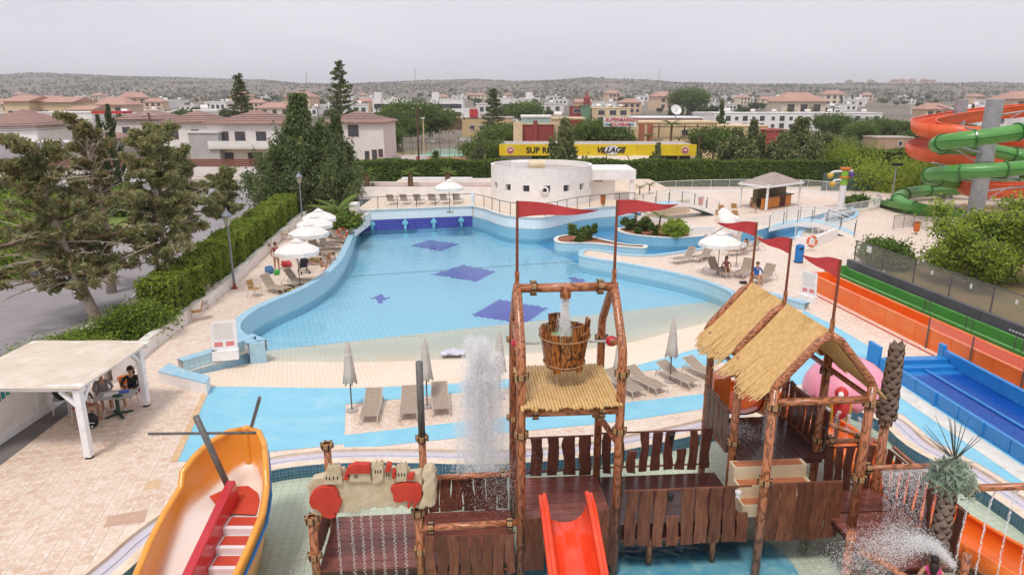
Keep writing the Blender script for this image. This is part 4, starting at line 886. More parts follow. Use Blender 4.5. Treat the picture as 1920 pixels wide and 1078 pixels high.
quads('tuft', P, .042, leafmat('leaf_grey', '#86978a', '#aab6a4'), t, aspect=4)
for k in range(16):
    a = random.uniform(0, 6.28); e = random.uniform(.05, 1.3); d = Vector((math.cos(a) * e, math.sin(a) * e, 1)).normalized(); p = Vector((8.3, 11.5, 3.5)); MB().tube([p, p + d * random.uniform(.75, 1.05)], [.012, .004], 5).build('spike', mat('spike', '#5e6258', '#4a4d45', 5, .6), t)
pipe(t, (8.5, 11.5, 2.9), (12.5, 11.75, 2.9), .07, 'spray_pipe', PIPEX); ring(t, (8.65, 11.5, 2.9), (1, 0, 0), .14)
t = thing('fake_palm', 'bare artificial palm trunk without leaves beside the hut', 'palm', (8.75, 14.6, -.35))
pipe(t, (8.75, 14.6, -.35), (8.75, 14.6, 2.8), .1); ring(t, (8.75, 14.6, 2.75)); scaletrunk(t, (8.75, 14.6), 2.75, 4.6, .19)
# ---- mushroom, parrot
t = thing('mushroom_shower', 'pink scalloped mushroom shower on a white column behind the hut', 'mushroom', (9.95, 18.8, -.35))
MB().lathe([(.3, -.35), (.22, -.2), (.2, 1.9), (.26, 2.1)], (9.95, 18.8, 0), 16).build('column', WHITEPL, t, sm=True)
vs = []; nA = 64; prof = [(0.02, 2.72), (.4, 2.68), (.75, 2.5), (1.02, 2.25), (1.18, 1.98), (1.22, 1.8), (1.18, 1.66)]
for i, (r, z) in enumerate(prof):
    for k in range(nA):
        a = 2 * math.pi * k / nA; sc = abs(math.sin(a * 8)); f = max(0, i - 3) / 3; vs.append((9.95 + r * (1 + .02 * sc * f) * math.cos(a), 18.8 + r * (1 + .02 * sc * f) * math.sin(a), z - .16 * sc * f))
vs += [(9.95, 18.8, 1.95)]
MB().add(vs, [(i * nA + k, i * nA + (k + 1) % nA, (i + 1) * nA + (k + 1) % nA, (i + 1) * nA + k) for i in range(6) for k in range(nA)] + [(6 * nA + k, 6 * nA + (k + 1) % nA, 7 * nA) for k in range(nA)]).build('cap', PINK, t, sm=True)
pc = V(1575, 762, 16.6); t = thing('parrot_figure', 'red yellow and blue parrot figure on a water pipe beside the orange flume', 'parrot', (pc.x, pc.y, -.35))
MB().sphere(pc, .24, 14, 10, 0, (1, 1, 1.5)).sphere(pc + Vector((-.05, -.08, .42)), .17, 12, 8).build('body', mat('parrot_red', '#d23a33', '#bf2f2b', 3, .4), t, sm=True)
for s in (-1, 1):
    MB().plate([(-.1, .25), (.1, .2), (.14, -.2), (0, -.5), (-.12, -.1)], pc + Vector((.22 * s, 0, 0)), (0, .9, .1), (.1 * s, .1, .95), .05 * s).build('wing', mat('parrot_yellow', '#d9b23c', '#c79c2f', 3, .5), t, bevel=.02)
MB().plate([(-.1, .0), (.1, 0), (.05, -.75), (-.05, -.75)], pc + Vector((0, .12, -.2)), (1, 0, 0), (0, .15, .95), .05).build('tail', mat('parrot_blue', '#2f5da6', '#264c8d', 3, .5), t, bevel=.02)
MB().tube(smooth([pc + Vector((-.12, -.2, .45)), pc + Vector((-.18, -.32, .42)), pc + Vector((-.17, -.34, .33))], 3), [.07] * 4 + [.05, .03, .01], 8).build('beak', WHITEPL, t)
pipe(t, (pc.x, pc.y, -.35), pc + Vector((0, 0, -.3)), .06, 'perch_post', PIPE); pipe(t, pc + Vector((-.3, -.1, -.45)), pc + Vector((.9, -.6, -.75)), .07, 'perch_pipe', PIPEX)
# ---- water in the air
def spray(name, label, P, size=.03, m=None, asp=2.2, up=.4):
    P = np.array(P); c = P.mean(0); c[2] = P[:, 2].min(); o = quads(name, P - c, size, m or SPRAY, None, kind='stuff', label=label, cat='water', aspect=asp, up=up); o.location = c
def arc(p0, vel, n, jit, tmax, g=9.8, fan=.05):
    p0 = np.array(p0); out = []
    for _ in range(n):
        tt = random.random() ** .8 * tmax; v = np.array(vel) * (1 + rng.normal(0, fan, 3)); p = p0 + v * tt + np.array([0, 0, -.5 * g * tt * tt]) + rng.normal(0, jit * (.3 + tt), 3)
        if p[2] > -.2: out.append(p)
    return out
c = V(902, 700, 15.6); P = []
for _ in range(130000):
    k = random.randrange(14); h = 4.3 - .16 * ((k * 5) % 9); ox, oy = .42 * math.cos(k * 2.4) * (k / 13), .42 * math.sin(k * 2.4) * (k / 13); fall = 3.2 * random.random() ** 1.8; rr = (.1 + .24 * math.sqrt(fall)) * random.gauss(0, .75); a = random.uniform(0, 6.28)
    P.append((c.x + ox + rr * math.cos(a), 15.7 + oy + rr * math.sin(a), h - fall + random.gauss(0, .09)))
spray('water_plume', 'white burst of spray left of the bucket tower', P, .0105, None, 3, .5)
P = []
for k in range(11):
    a = k / 11 * 6.28; x, y = c.x + .6 * math.cos(a), 15.7 + .6 * math.sin(a)
    for _ in range(420): z = random.uniform(-.1, 2.3); P.append((x + random.gauss(0, .03) + (2.3 - z) * .04 * math.cos(a), y + random.gauss(0, .03), z))
spray('falling_water', 'thin falling water streaks under the white spray burst', P, .008, None, 6, .9)
P = []
for _ in range(5000):
    f = random.random(); P.append((L(1.05, 1.05).x + random.gauss(0, .03 + .05 * f), L(1.05, 1.05).y + random.gauss(0, .03 + .05 * f), 5.9 - .95 * f))
spray('filling_water', 'stream of water pouring into the hanging bucket', P, .011, None, 4, .8)
P = []
for x, y in ((300, 610), (410, 600), (490, 590), (560, 585), (650, 575), (740, 572), (825, 570)):
    q = V(560 + x / 4.177, 820 + y / 4.177, CY - .15)
    for k in range(330): z = q.z - (q.z + .2) * k / 330; P.append((q.x + random.gauss(0, .008) + .02 * math.sin(k * .4), q.y + random.gauss(0, .01), z))
spray('water_strings', 'thin beaded strings of water falling from the castle panel', P, .009, None, 4, .9)
P = arc((8.35, 11.05, 1.5), (-2.6, .35, 3.3), 22000, .13, 1.15, fan=.1) + arc((8.35, 11.05, 1.5), (-1.9, .2, 3.0), 12000, .1, 1.0, fan=.08); spray('water_jet', 'arching white jet in front of the low platform', P, .0075, None, 3, .2)
P = []
for _ in range(9000): x = random.uniform(8.05, 9.3); f = random.random(); P.append((x + random.gauss(0, .015), 13.35 - .5 * f + random.gauss(0, .02), 2.28 - 1.5 * f * f - .2 * f))
spray('water_curtain', 'thin curtain of water below the pipe behind the palm tuft', P, .007, None, 7, .85)
P = []
for k in range(9):
    x0 = 8.9 + .42 * k
    for j in range(420): f = j / 420; P.append((x0 - .5 * f + random.gauss(0, .012), 11.6 - .1 * f - .5 * f * f, 2.88 - .3 * f - 2.5 * f * f + random.gauss(0, .012)))
spray('pipe_jets', 'row of slanting jets below the pipe over the orange flume', P, .012, None, 5, .8)
P = []
for k in range(10):
    p0 = L(7.7 + .15 * k, 3.4 - .2 * k)
    for j in range(600): f = random.random(); P.append((p0.x + random.gauss(0, .02 + .03 * f) + .2 * f * math.sin(k), p0.y + random.gauss(0, .03), 2.3 - 2.2 * f * f))
spray('splash_drops', 'splashing drops around the parrot figure', P, .011)
P = []
for _ in range(6000): P.append((L(-.25, 2.2).x + random.gauss(0, .35), L(-.2, 1.9).y + random.gauss(0, .3), max(-.1, 1.0 + random.gauss(0, .6))))
spray('splash_mist', 'fine splashes on the low bridge boards', P, .009)
P = []
for _ in range(1600): q = L(5.9, 2.2); P.append((q.x + random.gauss(0, .3), q.y + random.gauss(0, .3), 1.9 + abs(random.gauss(0, .1))))
for _ in range(900): f = random.random(); q = L(6.2, 1.8); P.append((q.x + random.gauss(0, .03), q.y, 1.9 + 2.2 * f))
spray('floor_splash', 'small splash on the dark hut floor', P, .011)
# foam on the splash pool
P = [(-5.0 + abs(random.gauss(0, .55)), random.uniform(10.8, 15.6), -.19) for _ in range(5000)] + [(random.uniform(5, 7) + random.gauss(0, .4), random.uniform(11, 12.6), -.19) for _ in range(5000)]
spray('pool_foam', 'flecks of foam on the splash pool surface', P, .016, None, 1.5, 0)
# ================================================================== BIG SLIDES AT THE RIGHT
GREENP = mat('green_plastic', '#5a9a48', '#4f8c40', .8, .42, coat=.12, dirt=('#69ad55', 1, .5)); GREEND = mat('green_dark', '#2f6b2c', '#285e27', 1, .35, coat=.3)
ORSL = mat('orange_lane', '#f0762a', '#e8681f', .9, .3, coat=.3, dirt=('#e08a32', .5, .6)); BLUEP = mat('blue_plastic', '#2b86cc', '#2079bf', .9, .35, coat=.2, dirt=('#4a9ad6', 1.5, .4)); ORSP = mat('orange_spiral', '#e8683a', '#dc5c30', .6, .45, coat=.1)
STEEL = mat('galv_steel', '#a9a8ad', '#97969c', 2, .5, metal=.25, dirt=('#8a878a', .8, .5)); DARKW = mat('dark_wall', '#5f5d63', '#545257', 1, .7, pos=True, dirt=('#77747a', .6, .6)); RED = mat('red_line', '#c9564e', '#b94a45', 3, .7)
LW = mat('lane_water', '#5fae55', None, 3, .1)
def lane(name, label, O, d, e0, e1, ln, h, m, end=True, floor=.18, water_m=None):
    O = Vector((O[0], O[1], 0)); d = Vector((d[0], d[1], 0)).normalized(); e = Vector((-d.y, d.x, 0)); e = e if e.x > 0 else -e
    t = thing(name, label, 'slide', O + e * (e0 + e1) / 2)
    n = 10
    for k in range(n):
        s0, s1 = ln * k / n, ln * (k + 1) / n - .012
        for a, b in ((e0, e0 + .16), (e1 - .16, e1)): MB().prism([O + d * s0 + e * a, O + d * s1 + e * a, O + d * s1 + e * b, O + d * s0 + e * b], 0, h).build('side_wall', m, t, bevel=.03)
        MB().prism([O + d * s0 + e * (e0 + .16), O + d * s1 + e * (e0 + .16), O + d * s1 + e * (e1 - .16), O + d * s0 + e * (e1 - .16)], 0, floor).build('bed', m, t)
    if end: MB().prism([O + e * e0 - d * .12, O + e * e1 - d * .12, O + e * e1 - d * .004, O + e * e0 - d * .004], 0, h + .12).build('end_wall', m, t, bevel=.03)
    return t, O, d, e
OD = (.107, -.994)
t, O_, d_, e_ = lane('orange_lane', 'long straight orange run out slide on the paved deck', (16.4, 36.1), OD, 0, 1.18, 21, .85, ORSL)
MB().bar(O_ - e_ * .35 + d_ * -.3 + Vector((0, 0, .02)), O_ - e_ * .35 + d_ * 16 + Vector((0, 0, .02)), .08, .02).build('base_line', RED, t)
for s in (9.2, 11.6, 14.0, 16.4):
    p = O_ + d_ * s - e_ * .05; MB().tube([p, p + Vector((0, 0, 1.35))], .03, 8).build('screen_post', RAILD, t)
    if s < 16: MB().add([p + Vector((0, 0, .87)), p + d_ * 2.4 + Vector((0, 0, .87)), p + d_ * 2.4 + Vector((0, 0, 1.3)), p + Vector((0, 0, 1.3))], [(0, 1, 2, 3)]).build('glass_screen', GLASS, t)
t, O_, d_, e_ = lane('green_lane', 'long straight green run out slide behind the orange one', (16.4, 37.2), OD, 1.26, 2.6, 22, .9, GREENP)
for s in (8.0, 10.5, 13, 15.5):
    p = O_ + d_ * s + e_ * 1.3; MB().tube([p, p + Vector((0, 0, 1.4)), p + d_ * .35 + Vector((0, 0, 1.4)), p + d_ * .35 + Vector((0, 0, .9))], .02, 8).build('hand_loop', RAILD, t)
t = thing('dark_wall', 'dark grey wall with mesh fence above the green slide lane', 'wall', O_ + e_ * 2.9)
for k in range(9): MB().prism([O_ + d_ * (-.6 + 2.5 * k) + e_ * 2.85, O_ + d_ * (1.88 + 2.5 * k) + e_ * 2.85, O_ + d_ * (1.88 + 2.5 * k) + e_ * 3.1, O_ + d_ * (-.6 + 2.5 * k) + e_ * 3.1], 0, 1.25).build('wall_panel', DARKW, t, bevel=.01)
MESH = clear('fence_mesh', '#a9a29a', .38, .6)
for k in range(10):
    p = O_ + d_ * (-.6 + 2.5 * k) + e_ * 3.3; MB().tube([p, p + Vector((0, 0, 2.35))], .035, 8).build('fence_post', RAILD, t)
    if k < 9:
        q = p + d_ * 2.5; MB().add([p + Vector((0, 0, 1.2)), q + Vector((0, 0, 1.2)), q + Vector((0, 0, 2.3)), p + Vector((0, 0, 2.3))], [(0, 1, 2, 3)]).build('mesh_panel', MESH, t)
        MB().tube([p + Vector((0, 0, 2.33)), q + Vector((0, 0, 2.33))], .025, 8).build('fence_rail', RAILD, t)
        if k in (0, 2, 3, 4, 6, 7): c = (p + q) / 2 - e_ * .03; MB().bar(c + Vector((0, 0, 1.9)), c + Vector((0, 0, 2.1 if k else 2.25)), .12 if k else .4, .015, 0, e_).build('notice', WHITEPL, t)
mb = MB(); p = O_ + d_ * 11 + e_ * 2.84 + Vector((0, 0, .95))
for k in range(8): mb.bar(p + d_ * (.16 * k), p + d_ * (.16 * k + .1), .006, .07)
mb.build('worn_lettering', WHITEPL, t)
# blue slide
BD = Vector((.06, -.998, 0)); BE = Vector((.998, .06, 0)); OB = Vector((14.15, 24.6, 0)); t = thing('blue_slide', 'wide blue slide run out with raised side walls', 'slide', OB + BE * 1.3)
for k in range(7):
    s0, s1 = 2.2 * k, 2.2 * k + 2.19
    for a, b, h in ((0, .14, .48), (2.5, 2.66, .74)): MB().prism([OB + BD * s0 + BE * a, OB + BD * s1 + BE * a, OB + BD * s1 + BE * b, OB + BD * s0 + BE * b], 0, h).build('side_wall', BLUEP, t, bevel=.04)
    MB().prism([OB + BD * s0 + BE * .14, OB + BD * s1 + BE * .14, OB + BD * s1 + BE * 2.5, OB + BD * s0 + BE * 2.5], 0, .2).build('bed', BLUEP, t)
    MB().prism([OB + BD * s0 + BE * 1.25, OB + BD * s1 + BE * 1.25, OB + BD * s1 + BE * 1.35, OB + BD * s0 + BE * 1.35], .2, .3).build('lane_ridge', BLUEP, t, bevel=.03)
    q = OB + BD * (s0 + 1.1) - BE * .03; MB().bar(q, q + Vector((0, 0, .5)), .08, .06).build('buttress', BLUEP, t)
MB().prism([OB - BD * .9 + BE * .0, OB - BD * .1 + BE * .0, OB - BD * .1 + BE * .14, OB - BD * .9 + BE * .14], 0, .85).build('end_wing', BLUEP, t, bevel=.05)
MB().prism([OB - BD * .35 + BE * 2.5, OB - BD * .01 + BE * 2.5, OB - BD * .01 + BE * 2.66, OB - BD * .35 + BE * 2.66], 0, .9).build('end_wing', BLUEP, t, bevel=.05)
for k in range(2): MB().prism([OB + BD * (.4 * k) + BE * .16, OB + BD * (.4 * k + .38) + BE * .16, OB + BD * (.4 * k + .38) + BE * 2.48, OB + BD * (.4 * k) + BE * 2.48], .2, .5 - .15 * k).build('end_step', BLUEP, t, bevel=.03)
MB().sheet([OB + BD * 1.2 + BE * .15, OB + BD * 15 + BE * .15, OB + BD * 15 + BE * 2.49, OB + BD * 1.2 + BE * 2.49], [], .26).build('shallow_water', water('blue_slide_water', '#9fd0f0', rscale=7, rstr=.5), t)
struct('slide_apron', MB().sheet([OB + BD * -.1 - BE * .1, OB + BD * 15 - BE * .1, OB + BD * 15 - BE * .75, OB + BD * -.1 - BE * .75], [], .014), COPING)
# spiral tubes
def pts3(L_): return [V(*p) for p in L_]
t = thing('green_tube_slide', 'green enclosed spiral tube slide winding round a steel column', 'slide', (35, 55, 0))
gp = smooth(pts3([(2060, 222, 54), (1990, 234, 51), (1920, 246, 50), (1850, 257, 50), (1790, 264, 51), (1757, 271, 53.5), (1780, 276, 57), (1840, 279, 59), (1900, 291, 60), (1955, 300, 58), (1985, 306, 55), (1920, 315, 54), (1850, 320, 54.5), (1780, 323, 56), (1742, 329, 59), (1755, 338, 62), (1810, 344, 64.5), (1880, 347, 66), (1930, 349, 68), (1860, 354, 70.5), (1790, 355, 71.5), (1730, 358, 70.5), (1695, 365, 68), (1683, 374, 65.5), (1700, 386, 62.5), (1750, 398, 61), (1830, 408, 61)]), 6)
smt(MB().tube(gp, .58, 16).build('tube', GREENP, t))
for i in range(6, len(gp) - 1, 7):
    d = (gp[i + 1] - gp[i - 1]).normalized(); M = d.to_track_quat('Z', 'Y').to_matrix().to_4x4(); MB().lathe([(.56, -.06), (.68, -.06), (.68, .06), (.56, .06)], gp[i], 16, 0, False, None, M).build('joint_collar', GREEND, t)
up_ = Vector((0, 0, 1)); seam = []
for i in range(len(gp)):
    d = (gp[min(i + 1, len(gp) - 1)] - gp[max(i - 1, 0)]).normalized(); r = d.cross(up_).normalized(); r = r if r.y < 0 else -r; seam.append(gp[i] + r * .585)
MB().tube(seam, .03, 5).build('seam', GREEND, t)
flume('green_flume', 'low green open flume running out from under the spiral tube', [V(1745, 400, 61), V(1700, 394, 62), V(1668, 388, 65), V(1648, 384, 68)], 1.2, .6, GREENP)
def oflume(path, label, ribs): return flume('orange_spiral_flume', label, pts3(path), 2.0, 1.25, ORSP, rimr=.06, th=.08, ribs=ribs, seg=12)
oflume([(2020, 212, 82), (1960, 216, 80), (1880, 222, 77), (1800, 233, 73), (1748, 243, 70), (1728, 250, 67), (1745, 259, 64), (1800, 264, 62), (1870, 270, 62), (1940, 276, 64)], 'orange open spiral flume, top loop behind the green tube', (.2, .45, .7, .85))
oflume([(1990, 268, 80), (1900, 272, 78), (1800, 278, 75), (1740, 284, 71), (1719, 293, 67.5), (1738, 303, 65), (1800, 311, 63), (1870, 316, 63), (1960, 322, 65)], 'orange open spiral flume, middle loop below the top one', (.3, .5, .7, .85))
oflume([(2050, 362, 64), (1990, 368, 62), (1920, 371, 61), (1850, 370, 61.5), (1816, 366, 64), (1840, 374, 67)], 'orange open flume, lowest loop behind the leafy tree', (.3, .55))
for i, (px, py, Y, r, lab) in enumerate(((1848, 290, 56.5, .62, 'thick grey steel column in front of the spiral slides'), (1790, 270, 72, .6, 'grey steel column behind the orange spiral flume'), (1898, 340, 70, .5, 'grey steel column low behind the orange flume'))):
    c = V(px, py, Y); t = thing('steel_column', lab, 'column', (c.x, Y, 0)); top = HZ(186 if i < 2 else 318, Y)
    MB().lathe([(r * 1.35, 0), (r * 1.35, .15), (r, .16), (r, top - .05), (r * .9, top)], (c.x, Y, 0), 20).build('shaft', STEEL, t, sm=False)
    for k in range(6 if i < 2 else 2):
        z = top * (.12 + .15 * k); a = random.choice((-1, 1)); MB().tube([(c.x, Y, z), (c.x + a * 3.2, Y + random.uniform(-2, 2), z + .7)], .07, 8).build('bracket_arm', STEEL, t)
        MB().tube([(c.x, Y, z - 1.0), (c.x + a * 2.6, Y, z + .45)], .04, 6).build('bracket_strut', STEEL, t)
    MB().lathe([(r * 1.05, top * .52), (r * 1.12, top * .52), (r * 1.12, top * .52 + .12), (r * 1.05, top * .52 + .12)], (c.x, Y, 0), 20, 0, False).build('flange', STEEL, t)
# ================================================================== FURNITURE
TAUPE = mat('sling', '#a9998a', '#978676', 9, .85, bump=.15); FRAME = mat('lounger_frame', '#cdc3b4', '#b9ad9c', 6, .45); WICKER = mat('wicker', '#b98f5f', '#a07849', 14, .8, bump=.4)
CANV = mat('canvas_white', '#ece8e4', '#ddd7d1', 2, .85, bump=.1); CANVG = mat('canvas_grey', '#cfc6bd', '#bdb2a8', 3, .9, bump=.3, stretch=(1, 1, .3))
def mk_lounger(back):
    t = thing('sun_lounger', 'x', 'sun lounger'); w, h = .32, .32; c, s = math.cos(R(back)), math.sin(R(back))
    hb = (0, .25, h); tp = (0, .25 + .75 * c, h + .75 * s)
    for x in (-w, w):
        MB().tube(smooth([(x, -1.0, .05), (x, -.93, h), (x, .25, h), (x, .82, h), (x * 1.02, .9, 0)], 2), .02, 6).build('side_frame', FRAME, t, local=True)
        MB().tube([(x, -.55, h), (x * 1.05, -.6, 0)], .02, 6).build('leg', FRAME, t, local=True); MB().tube([(x * .98, .25, h), (x * .98, tp[1], tp[2])], .018, 6).build('back_frame', FRAME, t, local=True)
        MB().tube([(x * .9, .25 + .5 * c, h + .5 * s), (x * .9, .75, h)], .012, 6).build('prop', FRAME, t, local=True)
    MB().add([(-w, -.95, h + .01), (w, -.95, h + .01), (w, -.35, h - .01), (-w, -.35, h - .01), (w, .25, h + .012), (-w, .25, h + .012)] + [(-w, -.95, h - .005), (w, -.95, h - .005), (w, -.35, h - .025), (-w, -.35, h - .025), (w, .25, h - .003), (-w, .25, h - .003)], [(0, 1, 2, 3), (3, 2, 4, 5), (6, 9, 8, 7), (9, 11, 10, 8), (0, 6, 7, 1)]).build('seat_sling', TAUPE, t, local=True)
    MB().add([(-w, .26, h + .015), (w, .26, h + .015), (w, .26 + .37 * c, h + .36 * s), (-w, .26 + .37 * c, h + .36 * s), (w, tp[1], tp[2]), (-w, tp[1], tp[2])], [(0, 1, 2, 3), (3, 2, 4, 5)]).build('back_sling', TAUPE, t, local=True)
    MB().tube([(-w, tp[1], tp[2]), (w, tp[1], tp[2])], .02, 6).build('head_bar', FRAME, t, local=True)
    return t
LG1 = mk_lounger(54); LG0 = mk_lounger(24); LG2 = mk_lounger(58); used = {}
def place(proto, label, px, py, rz=0, z=0, group=None, sc=1):
    g = G(px, py, z); k = proto.name
    if k not in used:
        used[k] = 1; proto.location = g; proto.rotation_euler = (0, 0, R(rz)); proto.scale = (sc, sc, sc); proto['label'] = label
        if group: proto['group'] = group
        return proto
    return dup(proto, g, R(rz), label, group, sc)
GI = 'loungers on the paved island between the blue walks'
for i, (px, py, rz, lab) in enumerate([(698, 771, 4, 'taupe sun lounger, first from the island end by the closed parasol'), (768, 766, 6, 'taupe sun lounger beside the grey pole, second on the island'), (826, 758, 8, 'taupe sun lounger next to the white spray burst'), (900, 750, 12, 'taupe sun lounger hidden in the white spray burst'), (1168, 728, 30, 'taupe sun lounger half behind the bucket tower post'), (1208, 722, 33, 'taupe sun lounger, first right of the bucket tower post'), (1268, 712, 33, 'taupe sun lounger by the closed parasol near the hut'), (1318, 703, 33, 'taupe sun lounger beside the hut corner post')]): place(LG0, lab, px, py + 3, rz, group=GI, sc=.88)
for px, py, rz, lab in [(515, 548, 62, 'empty taupe lounger near the lamp post and swim ring'), (560, 535, 75, 'taupe lounger with towel beside the pool wall'), (617, 466, 75, 'taupe lounger under the white parasols, by the life ring planter'), (628, 455, 75, 'taupe lounger in front of the life ring planter'), (600, 478, 60, 'taupe lounger behind the nearest white parasol'), (380, 573, 15, 'folded white lounger leaning by the low wall')]: place(LG1, lab, px, py, rz)
for px, py, rz, lab in [(1283, 492, -62, 'taupe lounger alone at the river end of the peninsula'), (1318, 488, -50, 'taupe lounger behind the lone peninsula lounger'), (1345, 515, 28, 'taupe lounger behind the woman in the red dress'), (1395, 517, -38, 'taupe lounger between the two sitting guests'), (1432, 528, -50, 'taupe lounger where the guest in blue sits'), (1385, 478, -70, 'taupe lounger under the peninsula parasol'), (1408, 470, -70, 'taupe lounger behind the peninsula parasol')]: place(LG2, lab, px, py, rz)
for k, px in enumerate((735, 760, 785, 812, 834, 858)): place(LG2, 'taupe lounger in the row on the terrace by the pale wall', px, 383.5 - k * .4, 180 - 8, TER - .1, 'loungers in the row on the terrace')
def mk_chair(m):
    t = thing('deck_chair', 'x', 'chair')
    for x in (-.24, .24):
        MB().tube(smooth([(x, -.26, 0), (x, -.26, .6), (x, -.1, .66), (x, .22, .64)], 2), .016, 6).build('arm_frame', FRAME, t, local=True); MB().tube([(x, .3, 0), (x, .16, .44), (x, .3, .88)], .016, 6).build('back_leg', FRAME, t, local=True)
    MB().box((0, -.03, .44), (.46, .46, .03)).build('seat', m, t, local=True); MB().plate([(-.23, 0), (.23, 0), (.22, .45), (-.22, .45)], (0, .2, .45), (1, 0, 0), (0, .25, .97), .025).build('backrest', m, t, local=True)
    return t
CH = mk_chair(WICKER); used.clear()
for px, py, rz, lab in [(478, 556, 70, 'wicker armchair beside the empty lounger by the lamp post'), (372, 600, -60, 'wicker armchair by the low white wall, nearest the warning board'), (397, 562, -70, 'wicker armchair by the wall, first of a white armed pair'), (408, 553, -70, 'wicker armchair by the wall, second of a white armed pair'), (503, 473, -70, 'wicker armchair by the hedge wall behind the standing woman'), (537, 450, -70, 'wicker armchair by the hedge wall near the parasols')]: place(CH, lab, px, py, rz)
for px, py, lab in [(1352, 402, 'wicker bar chair left of the gazebo posts'), (1376, 399, 'wicker bar chair beside the gazebo corner'), (1347, 412, 'wicker chair at the near edge of the gazebo deck'), (1378, 413, 'wicker chair before the gazebo step')]: place(CH, lab, px, py, 150, .1)
# parasols
def mk_closed():
    t = thing('closed_parasol', 'x', 'parasol'); MB().lathe([(.2, 0), (.2, .05), (.05, .06)], n=14).build('foot', CONC, t, local=True)
    MB().tube([(0, 0, .05), (0, 0, 2.35)], .024, 8).build('pole', mat('parasol_pole', '#6f6a5c', '#57534a', 6, .5), t, local=True)
    mb = MB(); prof = [(.03, 2.42), (.07, 2.3), (.1, 2.1), (.13, 1.8), (.16, 1.4), (.2, 1.1), (.17, 1.06)]; n = 18; vs = []
    for j, (r, z) in enumerate(prof):
        for k in range(n): a = 2 * math.pi * k / n; f = 1 + (.28 if k % 3 == 0 else -.1) * (j / 6); vs.append((r * f * math.cos(a), r * f * math.sin(a), z - (.1 * (k % 3 == 0) if j > 4 else 0)))
    mb.add(vs, [(j * n + k, j * n + (k + 1) % n, (j + 1) * n + (k + 1) % n, (j + 1) * n + k) for j in range(6) for k in range(n)]); mb.build('folded_cloth', CANVG, t, local=True, sm=True)
    MB().tube([(.11 * math.cos(a), .11 * math.sin(a), 2.02) for a in np.linspace(0, 6.28, 12, False)], .012, 5, 0, False, True).build('tie', CANV, t, local=True); return t
CP = mk_closed()
for px, py, lab in [(660, 770, 'closed beige parasol at the left end of the island'), (801, 763, 'closed beige parasol behind the grey pole'), (937, 747, 'closed beige parasol behind the white spray'), (1160, 740, 'closed beige parasol behind the bucket tower post'), (1256, 716, 'closed beige parasol left of the hut on the island'), (1380, 500, 'closed white parasol beside the open one on the peninsula'), (572, 478, 'closed parasol beside the nearest open white parasol')]: place(CP, lab, px, py)
def mk_open():
    t = thing('open_parasol', 'x', 'parasol'); MB().lathe([(.28, 0), (.28, .08), (.05, .1)], n=14).build('foot', CONC, t, local=True); MB().tube([(0, 0, .08), (0, 0, 2.62)], .025, 8).build('pole', MATS['parasol_pole'], t, local=True)
    mb = MB(); n = 8; R1, Z1 = 1.25, 2.05; top = (0, 0, 2.62); vs = [top]
    for r, z in ((.35, 2.5), (.85, 2.28), (R1, Z1), (R1 + .01, Z1 - .2)):
        for k in range(n): a = 2 * math.pi * (k + .5) / n; vs.append((r * math.cos(a), r * math.sin(a), z))
    mb.add(vs, [(0, 1 + k, 1 + (k + 1) % n) for k in range(n)] + [(1 + j * n + k, 1 + (j + 1) * n + k, 1 + (j + 1) * n + (k + 1) % n, 1 + j * n + (k + 1) % n) for j in range(3) for k in range(n)]); mb.build('canopy', CANV, t, local=True)
    for k in range(n): a = 2 * math.pi * (k + .5) / n; MB().tube([(0, 0, 2.55), (R1 * .98 * math.cos(a), R1 * .98 * math.sin(a), Z1 - .02)], .012, 5).build('rib', FRAME, t, local=True)
    MB().lathe([(.02, 2.74), (.16, 2.66), (.34, 2.54)], n=8, cap=False).build('vent_cap', CANV, t, local=True); MB().sphere((0, 0, 2.76), .03, 8, 6).build('finial', FRAME, t, local=True); return t
OP = mk_open()
def pl_open(px, py, lab, rz=0, z=0, tilt=0, sc=1):
    g = G(px, py, 2.03 * sc + z); g.z = z; o = OP if OP.name not in used else dup(OP, g, R(rz), lab); used[OP.name] = 1; o.location = g; o['label'] = lab; o.rotation_euler = (0, tilt, R(rz)); o.scale = (sc,) * 3
for px, py, lab in [(557, 470, 'open white parasol over the family with the pushchair'), (579, 437, 'open white parasol, second of the row by the hedge wall'), (590, 421, 'open white parasol, third of the row by the hedge wall'), (598, 409, 'open white parasol, last of the row by the planter')]: pl_open(px, py, lab, random.uniform(0, 40))
pl_open(842, 352, 'open white parasol over the terrace loungers', 10, TER - .1); pl_open(1350, 455, 'open white parasol over the peninsula loungers', 20)
g = G(1362, 470); o = dup(OP, g + Vector((-1.0, 1.5, .6)), R(-30), 'tilted white parasol seen edge on above the peninsula'); o.rotation_euler = (R(10), R(52), R(-20))
# lamp posts
def mk_lamp():
    t = thing('lamp_post', 'x', 'street lamp'); GL = mat('lamp_grey', '#8d949c', '#7b828b', 4, .5)
    MB().lathe([(.17, 0), (.17, .06), (.1, .1), (.08, .3)], n=12).build('base', mat('lamp_red', '#9c3f41', '#873537', 4, .6), t, local=True); MB().lathe([(.075, .28), (.055, 1.5), (.045, 3.35), (.07, 3.42), (.04, 3.5)], n=12).build('pole', GL, t, local=True, sm=True)
    MB().lathe([(.1, 3.5), (.24, 4.0), (.24, 4.02)], n=6).build('lantern_glass', mat('lantern', '#cbc3a8', '#b3aa8e', 3, .3), t, local=True)
    mb = MB()
    for k in range(6): a = k * math.pi / 3; mb.tube([(.1 * math.cos(a), .1 * math.sin(a), 3.5), (.245 * math.cos(a), .245 * math.sin(a), 4.02)], .012, 5)
    mb.build('lantern_frame', GL, t, local=True); MB().lathe([(.31, 4.02), (.26, 4.08), (.12, 4.25), (.04, 4.33), (.03, 4.45), (.005, 4.5)], n=12).build('lantern_cap', GL, t, local=True, sm=True); return t
LP = mk_lamp()
